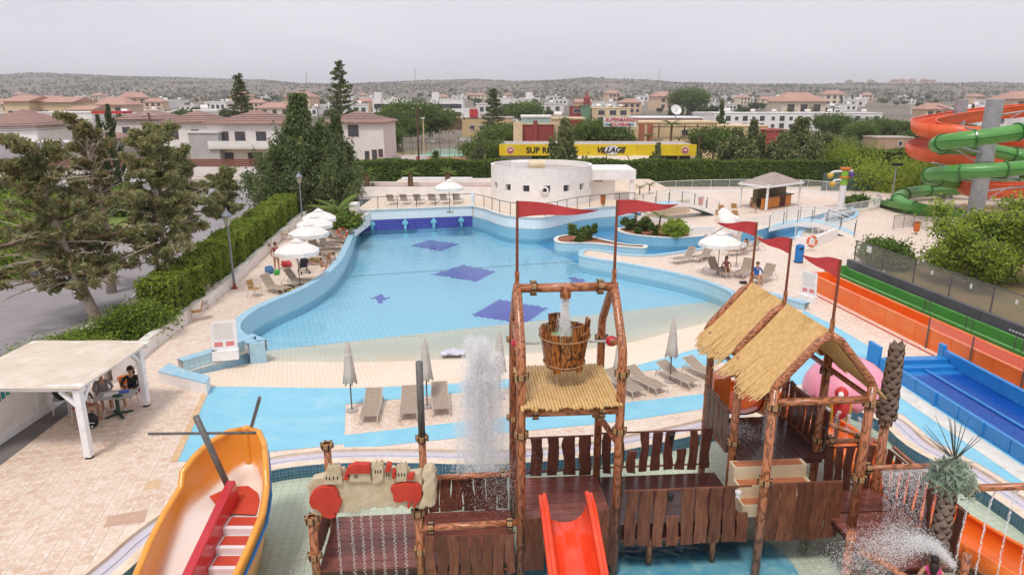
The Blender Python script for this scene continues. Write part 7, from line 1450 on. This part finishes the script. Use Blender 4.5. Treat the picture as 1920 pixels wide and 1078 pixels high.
house('grey flat annex with dark doors behind the brick fence', -20, 128, 88.5, 268, 0, 1.4, VG, WHITEP, 'flat', [(.53, .45, .7, 1.9), (.75, .45, .7, 1.9), (.9, .45, .6, 1.9)], zb=0)
house('low brown roofed house behind the thin dry conifer', 70, 190, 104, 262, 240, 10, VG, ROOFB, 'hip', [(.6, .5, 1.6, 1.4)])
house('brown roofed villa behind the columnar cypresses', 212, 300, 116, 224, 206, 10, VW, ROOFB, 'hip', V2, fm=WINB)
house('brown roofed villa with small balcony next to the leaning pole', 302, 390, 110, 229, 207, 10, VW, ROOFB, 'hip', V2, fm=WINB, balc=.42)
house('large brown roofed villa with wide balcony and grey garage wall', 388, 530, 101, 231, 207, 11, VW, ROOFB, 'hip', [(.2, .72, 1.3, 1.3), (.42, .72, 1.3, 1.3), (.7, .72, 1.3, 1.3), (.25, .22, 1.1, 2.2), (.6, .22, 2.0, 2.2)], fm=WINB, balc=.5)
house('grey flat garage block beside the large villa balcony', 352, 408, 99.5, 250, 0, 1.3, VG, VW, 'flat', (), zb=0)
house('brown roofed villa with blank grey side by the red earth plot', 600, 718, 104, 229, 208, 11, VW, ROOFB, 'hip', [(.52, .82, 1.4, 1.5), (.72, .3, .5, 1.1), (.84, .25, .6, 2.2), (.94, .35, .5, 1.0)], fm=WINB)
def gwall(lab, x0, x1, y, h, fh, wm, zf=None):
    t = thing('garden_wall', lab, 'wall', ((x0 + x1) / 2, y, 0)); MB().box(((x0 + x1) / 2, y, h / 2), (x1 - x0, .25, h)).build('wall_face', wm, t)
    if fh:
        for k in range(4): MB().box(((x0 + x1) / 2, y - .02, h + .03 + fh * (k + .5) / 4), (x1 - x0, .05, fh / 4 - .03)).build('slat', mat('brown_slat', '#8a5a48', '#74493b', 3, .8), t)
gwall('white street wall topped with brown slats before the corner villa', -66, -44, 87.6, 1.6, 1.3, VW); gwall('white street wall topped with brown slats before the large villa', -43, -24, 91.8, 1.5, 1.0, VW); gwall('plain white wall beside the red earth plot', -22.5, -14, 112, 1.5, 0, VW)
struct('earth_plot', MB().sheet([(-21, 98), (-3, 98), (-1, 131), (-14, 131), (-22, 113)], [], .02), mat('red_earth', '#b07a56', '#9a6847', .4, .95, pos=True)); mb = MB()
for a, b in (((-19, 100), (-9, 101)), ((-17, 106), (-11, 107)), ((-9, 99), (-3, 112)), ((-3, 112), (-1, 128))): mb.bar((*a, .07), (*b, .07), .8, .1)
struct('plot_kerb', mb, CONC); struct('sports_court', MB().sheet([(-19, 128), (-7, 128), (-7, 150), (-16, 150)], [], .03), mat('court_green', '#8fc4b0', '#80b8a4', .4, .7, pos=True)); struct('car_park', MB().sheet([(-24, 152), (12, 152), (2, 100), (-1, 100), (-1.5, 131), (-6.5, 151)], [], .025), ASPH)
t = thing('court_fence', 'tall wire fence round the green sports court', 'fence', (-13, 128, 0))
for k in range(9):
    x = -20 + 1.7 * k; MB().tube([(x, 127.6, 0), (x, 127.6, 3.6)], .06, 6).build('fence_post', GREENW if k % 2 else RAILD, t)
    if k < 8: MB().box((x + .85, 127.6, 2.0), (1.6, .02, 3.1)).build('wire_panel', MESH, t)
for k in range(5):
    y = 128 + 5 * k; MB().tube([(-20.3, y, 0), (-20.3, y, 3.6)], .06, 6).build('fence_post', RAILD, t)
t = thing('plot_sign', 'white hoarding with red arrow on the red earth plot', 'sign', (-15.2, 103, 0)); MB().box((-15.2, 103, 1.1), (2.6, .1, 1.9)).build('panel', WHITEPL, t); MB().box((-14.1, 102.9, 1.1), (.18, .04, 1.4)).build('red_arrow', RED, t); MB().box((-13.1, 103.3, 1.1), (1.1, .1, 1.9), .5).build('side_panel', WHITEPL, t); MB().add([(-14.35, 102.87, 1.7), (-13.85, 102.87, 1.7), (-14.1, 102.87, 2.05)], [(0, 1, 2)]).build('arrow_head', RED, t)
for px, Y, yt, lab, ln in [(786, 101, 200, 'brown wooden power pole beside the white hoarding', 0), (310, 84, 212, 'dark leaning power pole in front of the second villa', -.9)]:
    z = HZ(yt, Y); x = XW(px, Y); t = thing('power_pole', lab, 'pole', (x, Y, 0)); MB().tube([(x + (.5 if ln else 0), Y, 0), (x + ln, Y, z)], [.17, .11], 8).build('shaft', mat('pole_brown', '#6f4f40', '#574037', 5, .9), t); MB().bar((x + ln - .7, Y, z - .4), (x + ln + .7, Y, z - .4), .1, .1).build('cross_arm', MATS['pole_brown'], t)
    for q in (-.5, 0, .5): MB().lathe([(.04, 0), (.06, .1), (.03, .2)], (x + ln + q, Y, z - .35), 8).build('insulator', WHITEPL, t)
mb = MB()
for k in range(4): mb.tube(smooth([(-75, 78, 7.2 + .25 * k), (-58, 81, 6.6 + .25 * k), (XW(310, 84) - .9, 84, 7.4 + .25 * k), (XW(786, 101), 101, 7.6 + .2 * k)], 4), .025, 4)
mb.build('power_lines', BLACK, label='thin black wires strung between the power poles', cat='wires')
x = XW(797, 128); t = thing('court_lamp', 'slim cream lamp post at the sports court', 'street lamp', (x, 127, 0)); MB().tube([(x, 127, 0), (x, 127, HZ(222, 127))], .09, 8).build('pole', CRM, t); MB().box((x, 126.8, HZ(222, 127)), (.6, .4, .2)).build('lamp_head', WHITEPL, t)
# cars
def car(lab, px, Y, rz, m, z=0, h=1.5):
    x = XW(px, Y); t = thing('parked_car', lab, 'car', (x, Y, z), R(rz)); prof = [(-2.1, .35), (-2.15, .75), (-1.9, .98), (-1.35, 1.02), (-.85, h - .05), (.9, h), (1.6, 1.02), (2.1, .9), (2.15, .4)]
    n = len(prof); vs = [(p[0], s * (.85 if p[1] < 1.1 else .7), p[1]) for s in (-1, 1) for p in prof]; MB().add(vs, [(i, i + 1, n + i + 1, n + i) for i in range(n - 1)] + [tuple(range(n - 1, -1, -1)), tuple(range(n, 2 * n)), (n - 1, 0, n, 2 * n - 1)]).build('body', m, t, local=True, bevel=.08)
    for s in (-1, 1): MB().add([(-1.2, s * .83, 1.06), (-.8, s * .735, h - .1), (.8, s * .735, h - .06), (1.35, s * .83, 1.06)], [(0, 1, 2, 3)]).build('side_window', PANE, t, local=True)
    MB().add([(-1.4, -.72, 1.06), (-1.4, .72, 1.06), (-.92, .62, h - .08), (-.92, -.62, h - .08)], [(0, 1, 2, 3)]).build('windscreen', PANE, t, local=True); MB().add([(1.62, -.72, 1.06), (1.62, .72, 1.06), (1.02, .62, h - .04), (1.02, -.62, h - .04)], [(0, 1, 2, 3)]).build('rear_window', PANE, t, local=True)
    for a in (-1.3, 1.35):
        for s in (-1, 1):
            w_ = MB().lathe([(.06, -.1), (.32, -.1), (.32, .1), (.06, .1)], (a, s * .8, .32), 14, 0, True, None, Matrix.Rotation(R(90), 4, 'X')).build('wheel', BLACK, t, local=True); MB().lathe([(.01, 0), (.2, .0)], (a, s * .91, .32), 10, 0, False, None, Matrix.Rotation(R(90), 4, 'X')).build('rim', STEEL, w_, local=True)
    for s in (-.6, .6): MB().box((-2.12, s, .72), (.06, .3, .14)).build('headlight', WHITEPL, t, local=True); MB().box((2.12, s, .75), (.06, .25, .14)).build('tail_light', REDP, t, local=True)
CW = mat('car_white', '#dcdcde', '#d2d2d5', 1, .25, coat=.6); CS = mat('car_silver', '#a9abb0', '#9c9ea4', 1, .3, metal=.4, coat=.5); CD = mat('car_dark', '#3d434c', '#343a42', 1, .25, coat=.6); CR = mat('car_red', '#8f2f30', None, 1, .3, coat=.6)
car('white estate car parked alone in the car park', 874, 168, 175, CW); car('dark car parked at the car park edge by the trees', 800, 165, 80, CD); car('silver car between the dark parked cars', 812, 166, 82, CS); car('second dark car near the sports court trees', 826, 167, 80, CD); car('silver car half hidden behind the dark rounded conifer', 884, 108, 95, CS, 0, 1.6)
# supermarket
Y = 101; x0, x1 = XW(936, Y, 3), XW(1305, Y, 3); zt, zb_ = HZ(271, Y), HZ(292, Y); t = thing('supermarket', 'low supermarket with long yellow sign fascia', 'shop', ((x0 + x1) / 2, Y, 0)); YEL = mat('sign_yellow', '#e8c81e', '#dcba18', .5, .6)
MB().box(((x0 + x1) / 2, Y + 6, zb_ / 2 + .3), (x1 - x0 - 1, 10, zb_ + .6)).build('shop_front', mat('shop_dark', '#4a4744', '#3c3a38', 1, .6), t); MB().box(((x0 + x1) / 2, Y + 5, zt - .25), (x1 - x0 - .3, 9.6, .3)).build('roof', CONC, t); sg = MB().box(((x0 + x1) / 2, Y, (zt + zb_) / 2), (x1 - x0, .4, zt - zb_)).build('sign_fascia', YEL, t)
for a, b in ((.3, .42), (.425, .54), (.545, .65), (.655, .76)): xa, xb = x0 + (x1 - x0) * a, x0 + (x1 - x0) * b; MB().add([(xa, Y, zb_ + .1), (xb, Y, zb_ + .1), (xb, Y - 2.2, zb_ - .75), (xa, Y - 2.2, zb_ - .75), (xb, Y - 2.2, zb_ - 1.0), (xa, Y - 2.2, zb_ - 1.0)], [(0, 1, 2, 3), (3, 2, 4, 5)]).build('awning', mat('awning', '#d9cdbb', '#c9bba7', 1, .9), t)
for k in range(9): xa = x0 + (x1 - x0) * (.04 + .11 * k); MB().box((xa, Y - .05 + .9, zb_ / 2), (.25, .3, zb_)).build('pillar', CRM, t)
MB().box((x0 + 2.5, Y + .4, zb_ / 2), (4.5, .2, zb_ - .1)).build('shutter', STEEL, t)
for f in (.3, .4, .56, .7, .9): xa = x0 + (x1 - x0) * f; MB().bar((xa, Y - .1, zt - .35), (xa, Y - .7, zt - .3), .06, .06).build('sign_lamp', RAILD, t)
def text(s, loc, size, m, par, th=.03, shear=0, name='lettering', rot=(math.pi / 2, 0, 0), bold=0.01):
    cu = bpy.data.curves.new(name, 'FONT'); cu.body = s; cu.size = size; cu.extrude = th; cu.offset = bold; cu.shear = shear; cu.align_x = 'CENTER'; o = bpy.data.objects.new(name, cu); COL.objects.link(o); dg = bpy.context.evaluated_depsgraph_get(); me = bpy.data.meshes.new_from_object(o.evaluated_get(dg)); bpy.data.objects.remove(o); me.materials.clear(); me.materials.append(m); o = bpy.data.objects.new(name, me); COL.objects.link(o); o.parent = par; o.location = WM[par.name].inverted() @ Vector(loc); o.rotation_euler = rot; return o
INK = mat('sign_ink', '#24222a', '#1c1a22', 3, .7); zc = (zt + zb_) / 2; sx = lambda px: XW(px, Y, 3)
for s, px in (('SUP', 999), ('RMARKET', 1049)): text(s, (sx(px), Y - .23, zc - .4), 1.15, INK, t, bold=.03)
MB().lathe([(.02, 0), (1.05, .03)], (sx(1147), Y - .24, zc), 28, 0, False, None, Matrix.Rotation(R(90), 4, 'X') @ Matrix.Diagonal((1.15, .62, 1, 1))).build('oval', WHITEPL, t); text('ViLLAGE', (sx(1144), Y - .28, zc - .36), 1.1, INK, t, .02, .25, bold=.04)
for px in (957, 1284):
    MB().lathe([(.02, 0), (.55, .02)], (sx(px), Y - .23, zc), 20, 0, False, None, Matrix.Rotation(R(90), 4, 'X')).build('round_logo', WHITEPL, t); MB().lathe([(.02, 0), (.48, .02)], (sx(px), Y - .26, zc - .03), 20, 0, False, None, Matrix.Rotation(R(90), 4, 'X') @ Matrix.Diagonal((1, .9, 1, 1))).build('logo_red', mat('logo_red', '#c9564e', '#b94a44', 4, .6), t); MB().plate([(-.3, -.05), (-.1, .2), (.05, .05), (.2, .22), (.32, .02), (.1, -.12), (-.1, -.1)], (sx(px), Y - .29, zc), (1, 0, 0), (0, 0, 1), .01).build('logo_white', WHITEPL, t)
t = thing('souvenir_sign', 'white raised sign board with red lettering above the trees', 'sign', (XW(1162, 118, 5), 118, 0)); zt2, zb2 = HZ(221, 118), HZ(238, 118); cx = XW(1162, 118, 6); w = XW(1193, 118, 6) - XW(1131, 118, 6); MB().box((cx, 118, (zt2 + zb2) / 2), (w, .2, zt2 - zb2)).build('panel', WHITEPL, t)
for s in (-.3, .3): MB().tube([(cx + w * s, 118.1, 0), (cx + w * s, 118.1, zb2)], .1, 6).build('sign_leg', RAILD, t)
RI = mat('sign_red', '#c8474c', '#bb3b42', 4, .6); text('SUPERMARKET', (cx + .3, 117.87, zb2 + .85), .82, RI, t, bold=.02); text('SOUVENIR', (cx, 117.87, zb2 + .12), .72, RI, t, bold=.02)
for s in (-.34, .34): MB().box((cx + w * s, 117.86, zb2 + .35), (.8, .04, .3)).build('teal_bar', MATS['teal'], t)
# shops, hotels, blocks
BW2 = [(.2, .7, 1.0, 1.2), (.5, .7, 1.0, 1.2), (.8, .7, 1.0, 1.2)]
t = house('red block with pale teal tank roof behind the yellow sign', 975, 1038, 124, 234, 0, 8, REDW, CRM, 'flat', (), 'shop_block', 'building'); x = XW(1005, 124, 7); MB().box((x, 126, HZ(226, 124)), (5.2, 3, 1.7)).build('solar_roof', TEAL, t); MB().tube([(x - 2.7, 124.6, HZ(219, 124)), (x + 2.7, 124.6, HZ(219, 124))], .3, 10).build('tank', WHITEPL, t); MB().box((x - .1, 123.8, 3.6), (.7, .5, HZ(231, 124) - .2)).build('pilaster', REDW, t); MB().box((XW(971, 123.5, 5), 124.5, 3.2), (1.6, 3, 6.2)).build('cream_side', CRM, t)
t = house('cream and red block with one small window behind the pointed conifer', 1036, 1096, 126, 224, 0, 8, CRM, CRM, 'flat', (), 'shop_block', 'building', tanks=1); MB().box((XW(1077, 125.9, 6), 126, HZ(225, 126) / 2), (3.2, .6, HZ(225, 126))).build('red_front', REDW, t); winbox(t, XW(1082, 125.7, 6), 125.7, HZ(243, 126), .7, .9)
house('cream hotel with balconies and rooftop tanks above the shops', 1110, 1182, 235, 204, 0, 12, CRM, CRM, 'flat', [(.25, .82, 2.2, 1.5), (.55, .82, 2.2, 1.5), (.82, .82, 2.2, 1.5), (.25, .5, 2.2, 1.5), (.55, .5, 2.2, 1.5), (.82, .5, 2.2, 1.5)], 'hotel', 'building', tanks=3)
house('red block joined to the left of the cream hotel', 1072, 1090, 233, 201, 0, 10, REDW, REDW, 'flat', [(.4, .85, 1.1, 1.3), (.75, .85, 1.1, 1.3)], 'hotel', 'building'); house('green stair block beside the cream hotel', 1090, 1107, 232, 199, 0, 9, GREENW, GREENW, 'flat', (), 'hotel', 'building')
house('small orange roofed chapel with slim red spire', 1080, 1110, 300, 192, 186, 12, CRM, ROOFR, 'gable', (), 'chapel', 'building'); x = XW(1101, 300, 14); t = thing('spire', 'slim red spire beside the orange roofed chapel', 'spire', (x, 300, 0)); MB().lathe([(1.4, 0), (1.4, HZ(185, 300)), (.4, HZ(178, 300)), (.05, HZ(169, 300))], (x, 300, 0), 8).build('shaft', REDW, t)
t = house('long cream shops with red pilasters and pergola roof', 1188, 1345, 128, 231, 0, 9, CRM, CRM, 'flat', [(.2, .3, 1.3, 1.8), (.33, .3, 1.3, 1.8), (.55, .3, 1.3, 1.8), (.62, .72, 1.2, 1.0), (.78, .3, 1.6, 1.6)], 'shop_block', 'building')
for px in (1203, 1219): MB().box((XW(px, 127.8, 5), 127.8, HZ(231, 128) / 2), (1.0, .3, HZ(231, 128) - .1)).build('pilaster', mat('pilaster_red', '#b5705a', '#a5624e', 1, .85), t)
MB().box((XW(1290, 126, 4), 126.6, 1.6), (9, 1.6, 3.2)).build('low_front', CRM, t)
for k in range(4): MB().box((XW(1236 + 24 * k, 126.5, 6), 126.4, HZ(240, 127) - .6), (.2, .2, 2.4)).build('pergola_post', WINB, t)
MB().box((XW(1275, 126.5, 6), 126.4, HZ(238, 127)), (9.5, 1.2, .15)).build('pergola_top', WINB, t)
house('white roofed hall behind the cream shops', 1192, 1318, 175, 222, 0, 14, mat('hall_wall', '#b78f86', None, .5, .8), WHITEP, 'flat', [(.5 + .1 * k, .75, 1.4, 1.0) for k in range(5)], 'hall', 'building')
c = V(1268, 206, 172); t = thing('satellite_dish', 'big white satellite dish above the shop roofs', 'dish', (c.x, 172, HZ(222, 175))); M = Matrix.Rotation(R(60), 4, 'X') @ Matrix.Rotation(R(10), 4, 'Y'); MB().lathe([(.05, -.35), (.7, -.25), (1.3, .0), (1.34, .02)], c, 20, 0, False, None, M).build('bowl', WHITEPL, t, sm=True); MB().tube([(c.x, 172.4, HZ(222, 175)), c], .12, 8).build('mast', RAIL, t); MB().tube([c, c + Vector((0, -1.3, .3))], .05, 6).build('feed_arm', RAIL, t)
t = house('cream wall block right of the cream shops behind dark conifers', 1340, 1440, 134, 238, 0, 8, CRM, CRM, 'flat', (), 'shop_block', 'building'); house('red walled block between the dark conifers', 1437, 1476, 131, 246, 0, 8, REDW, REDW, 'flat', (), 'shop_block', 'building')
for px0, px1, lab in ((1340, 1440, 'long white hotel wing with arched balconies, left section'), (1440, 1545, 'long white hotel wing behind the large conifer'), (1545, 1655, 'long white hotel wing, end near the spiral slide')): t = house(lab, px0, px1, 232, 213, 0, 12, APW, APW, 'flat', [(.1 + .16 * k, f, 1.6 if k % 2 else 1.1, 1.6 if k % 2 else 1.1) for k in range(6) for f in (.3, .72)], 'hotel', 'building', tanks=2)
house('small ruined stone shed on the bare earth', 1645, 1712, 146, 266, 0, 6, mat('shed_stone', '#b39c86', '#9a8570', 1, .95, bump=.4), CONC, 'flat', [(.65, .55, .8, .9)], 'shed', 'shed')
struct('dirt_field', MB().sheet([(40, 98), (140, 98), (140, 145), (62, 145)], [], .015), mat('dirt', '#b08d6c', '#9c7c5d', .15, .95, pos=True))
AW = [(.12 + .15 * k, f, 2.6, 2.0) for k in range(6) for f in (.32, .68)]
for px0, px1, lab in ((698, 764, 'white modern apartment block with glass balconies beside the pine'), (806, 868, 'white modern apartment block with glass balconies behind the trees'), (940, 997, 'white modern apartment block with tall fin wall')): t = house(lab, px0, px1, 330, 186, 0, 14, APW, APW, 'flat', AW, 'apartment_block', 'building'); x = XW(px0 + 10, 330, 14); MB().box((x if px0 < 900 else XW(px1 - 5, 330, 14), 330.5, HZ(180, 330) - 1), (3, 4, 5.2)).build('stair_tower', APW, t)
house('beige flat roofed building beside the car park', 866, 962, 190, 222, 0, 12, mat('beige', '#cdb48a', '#bfa57c', .4, .85), CONC, 'flat', [(.2, .55, 1.2, 1.0), (.4, .5, 1.6, 1.4), (.6, .5, 1.6, 1.4)], 'shop_block', 'building'); t = thing('red_sign', 'small red sign panel on the beige building roof', 'sign', (XW(888, 190, 8), 190, HZ(222, 190))); MB().box((XW(888, 190, 8), 190, HZ(213, 190)), (2.2, .3, 2.4)).build('panel', RI, t); MB().box((XW(882, 191, 8), 191.5, HZ(214, 190)), (5, 2, 3.0)).build('roof_block', APW, t)
house('open timber roofed restaurant beyond the car park', 815, 862, 240, 222, 214, 10, WINB, mat('thatch_orange', '#b98560', '#a87450', 1, .9), 'hip', (), 'pavilion', 'building')
for i, (a, b, Yh, ye, yr, lab) in enumerate([(8, 52, 235, 190, 180, 'terracotta roofed row house at the left of the row'), (52, 92, 240, 190, 180, 'terracotta roofed row house in the middle of the row'), (88, 134, 238, 192, 182, 'terracotta roofed row house at the right of the row')]): house(lab, a, b, Yh, ye, yr, 14, CRM, ROOFR, 'gable', [(.2, .6, 1.6, 1.5), (.5, .6, 1.6, 1.5), (.8, .6, 1.6, 1.5), (.5, .25, 2, 1.8)], over=.8)
house('long low white roofed shop row behind the corner villa', 62, 172, 170, 212, 0, 10, APW, WHITEP, 'flat', [(.55, .5, 2.4, 1.6), (.75, .5, 2.4, 1.6), (.9, .5, 2.4, 1.6)], 'shop_block', 'building'); house('small yellow walled shop with red tile roof', 128, 172, 190, 206, 199, 8, mat('yellow_wall', '#d9c27a', None, 1, .85), ROOFR, 'gable', ()); house('low hall with white roof edge behind the villa gardens', 66, 178, 125, 247, 0, 8, VG, WHITEP, 'flat', (), 'hall', 'building')
t = thing('red_canopy', 'bright red canopy roof behind the cypresses', 'canopy', (XW(215, 150, 6), 150, 0)); MB().box((XW(212, 150, 6), 150, HZ(211, 150)), (6.5, 4, .5)).build('canopy_roof', mat('canopy_red', '#cc3b3f', '#bd3237', 1, .6), t)
for s in (-2.8, 2.8): MB().box((XW(212, 150, 6) + s, 150, HZ(211, 150) / 2), (.2, .2, HZ(211, 150))).build('leg', WHITEP, t)
# town: many small houses, each a thing of its own
WALLS = [(APW, 'white'), (mat('ivory', '#e2d5c0', '#d6c8b2', .5, .85), 'ivory'), (VW, 'pale'), (mat('peach', '#dcc1a8', '#d0b399', .5, .85), 'peach')]; protos = {}
def mk_town(i):
    wm, cn = WALLS[i % 4]; flat = i % 2 == 0; w, d, h = 9 + 2 * (i % 3), 9, 6.2 if i % 2 else 3.6; t = thing('town_house', 'x', 'house'); MB().box((0, 0, h / 2), (w, d, h)).build('wall', wm, t, local=True)
    if flat: MB().box((0, 0, h + .2), (w + .4, d + .4, .4)).build('roof', wm, t, local=True); MB().lathe([(.05, -.8), (.5, -.8), (.5, .8), (.05, .8)], (w * .2, 0, h + 1.0), 8, 0, True, None, Matrix.Rotation(R(90), 4, 'Y')).build('roof_tank', WHITEPL, t, local=True)
    else:
        q = w / 2 + .6; e = d / 2 + .6; k = q * .45; MB().add([(-q, -e, h), (q, -e, h), (q, e, h), (-q, e, h), (-k, 0, h + 2.2), (k, 0, h + 2.2)], [(0, 1, 5, 4), (1, 2, 5), (2, 3, 4, 5), (3, 0, 4), (3, 2, 1, 0)]).build('roof', ROOFR, t, local=True)
    for x in (-.3, 0, .3):
        for z in ((.3, .75) if h > 5 else (.5,)): o = MB().box((x * w, -d / 2 - .03, z * h), (1.7, .1, 1.7)).build('window', WINB if i % 2 else GREENW, t, local=True); MB().box((x * w, -d / 2 - .1, z * h), (1.4, .04, 1.4)).build('pane', PANE, o, local=True)
    return t, cn, 'flat roofed' if flat else 'red tile roofed', 'two storey' if h > 5 else 'single storey'
TP = [mk_town(i) for i in range(8)]; rs = random.Random(5); spots_ = []; n = 0
WH = ['in the far town', 'on the distant rise', 'among the town trees', 'at the foot of the hills']
while n < 118:
    Yh = 250 + 720 * rs.random() ** 1.3; px = rs.uniform(-20, 1940); x = XW(px, Yh)
    if any(abs(x - a) < 15 and abs(Yh - b) < 22 for a, b in spots_) or (Yh < 400 and 560 < px < 1340): continue
    spots_.append((x, Yh)); i = rs.choice((0, 2, 4, 6, 0, 4, 1, 3, 5, 7)); t, cn, rf, st = TP[i]; k = 0 if Yh < 480 else (1 if Yh > 850 else 2)
    lab = '%s %s %s house %s' % (cn, st, rf, WH[k]); put(t, 0, Yh, lab, TZ(x, Yh) - .2, rs.uniform(1.0, 1.7), 'small houses of the town', R(rs.uniform(-25, 25)), x); n += 1
for t, *_ in TP: t['group'] = 'small houses of the town'
for k in range(16): px = 1585 + 11 * k + rs.uniform(-3, 3); Yh = 2350 + rs.uniform(-80, 80); x = XW(px, Yh); o = dup(TP[rs.choice((0, 3, 6))][0], (x, Yh, TZ(x, Yh) - .5), R(rs.uniform(-20, 20)), 'white house of the village on the hill crest', 'white houses on the hill crest', 2.0)
# town trees
TT = [mk_broad('town tree', 6, 3.4, 900, [LEAFD, LEAFO], .75, 60 + i, 16, .45) for i in range(3)]; TO = mk_broad('olive tree', 4.5, 3.6, 900, [LEAFO, LEAFD], .7, 70, 16, .3); TCY = plume((0, 0, 0), 'town cypress', 9, 1.5, 1200, [LK, LC1], .6, 24, 77, .2, 0, 'cypress')
def near_tree(px, Y, s, lab, p): put(p, px, Y, lab, None, s)
MT = mk_broad('mid tree', 7, 5, 10000, [LEAFH, LEAFO], .28, 80, 40, .35); 
for px, Y, s, lab, p in [(745, 148, 1.0, 'broad green tree left of the sports court', MT), (770, 170, 1.35, 'large rounded tree with yellowing side behind the court', MT), (805, 172, 1.2, 'large dark rounded tree behind the court lamp', MT), (730, 140, .7, 'low bushy tree beside the blank villa wall', MT), (930, 128, .75, 'green tree left of the red block', MT), (905, 104, .6, 'green bushy tree beside the shop fascia end', MT), (950, 135, .8, 'green tree behind the red block corner', MT), (1125, 121, .95, 'dense green tree below the souvenir sign', MT), (1100, 124, .8, 'dense green tree right of the red front block', MT), (1150, 122, .7, 'low green tree under the souvenir sign leg', MT), (1338, 116, .8, 'feathery green tree at the end of the cream shops', MT), (985, 260, 1.3, 'flat topped tree behind the red block', MT), (90, 150, .8, 'green bushes behind the corner villa, by the white shop row', MT), (140, 148, .7, 'green bushes in front of the small yellow shop', MT), (340, 160, .9, 'green tree behind the leaning pole villa', MT), (1610, 165, .7, 'scrubby tree at the edge of the bare earth', MT), (1640, 175, .8, 'scrubby tree above the stone shed', MT), (1560, 185, .9, 'scrubby tree in front of the long hotel end', MT), (1680, 180, .7, 'scrubby tree right of the stone shed', MT), (1720, 160, .5, 'small bush beside the stone shed', MT), (1290, 420, 2.2, 'broad dark tree beside the satellite dish', MT)]: near_tree(px, Y, s, lab, p)
n = 0
while n < 235:
    Yh = 200 + 1150 * rs.random() ** 1.1; px = rs.uniform(-30, 1950); x = XW(px, Yh)
    if Yh < 300 and 540 < px < 1330: continue
    q = rs.random(); p = TCY if q < .1 else (TO if q < .35 else TT[rs.randrange(3)]); k = 'near the villas' if Yh < 420 else ('on the rising ground' if Yh > 850 else 'between the town houses')
    kind = 'slim dark cypress' if p is TCY else ('low olive green tree' if p is TO else 'round dark green tree'); o = put(p, 0, Yh, kind + ' ' + k, TZ(x, Yh) - .2, rs.uniform(.6, 1.15), 'trees of the town', None, x); o['group'] = 'trees of the town'; n += 1
# scrub on the hills
P = []
for _ in range(24000):
    Yh = 750 + 2000 * rs.random() ** .8; px = rs.uniform(-60, 1980); x = XW(px, Yh)
    if math.sin(x * .009 + Yh * .006) + math.sin(x * .021 - Yh * .004) + rs.gauss(0, 1.2) > -.4: P.append((x, Yh, TZ(x, Yh) + rs.uniform(0, 3)))
for _ in range(900): px = rs.uniform(-60, 1980); x = XW(px, 2690); P.append((x, 2690 + rs.uniform(-20, 5), TZ(x, 2690) + rs.uniform(-1, 4)))
quads('scrub', P, 5.0, leafmat('leaf_scrub', '#5c604e', '#76735e'), None, kind='stuff', label='dark scrub and low trees covering the hills', cat='scrub', aspect=1.1)
P = []
for _ in range(5000):
    Yh = rs.uniform(150, 240); px = rs.uniform(1540, 1960); x = XW(px, Yh); P.append((x, Yh, rs.uniform(.1, 2.6) * (.5 + .5 * math.sin(x * .35) * math.sin(Yh * .2))))
quads('scrub_field', P, 1.1, [LEAFO], None, kind='stuff', label='grey green bushes on the open field before the hotel', cat='scrub')
for px, Y in ((578, 2650), (1233, 2650), (780, 2600)): x = XW(px, Y); MB().tube([(x, Y, TZ(x, Y)), (x, Y, TZ(x, Y) + 48)], 1.0, 5).build('radio_mast', RAILD, label='thin radio mast on the hill crest', cat='mast', group='radio masts on the crest')
# ================================================================== HAZE
hz = MB().box((0, 1500, 59), (6400, 4600, 122)); 
HM = NT('haze'); HM.n.remove(HM.b); pv = HM.new('ShaderNodeVolumePrincipled'); pv.inputs['Color'].default_value = (.98, .965, 1.0, 1); pv.inputs['Density'].default_value = .00024; pv.inputs['Anisotropy'].default_value = .2; HM.link(pv.outputs[0], HM.o.inputs['Volume'])
o = hz.build('haze', HM.m, kind='stuff', label='thin pale haze filling the air over town and hills', cat='haze')
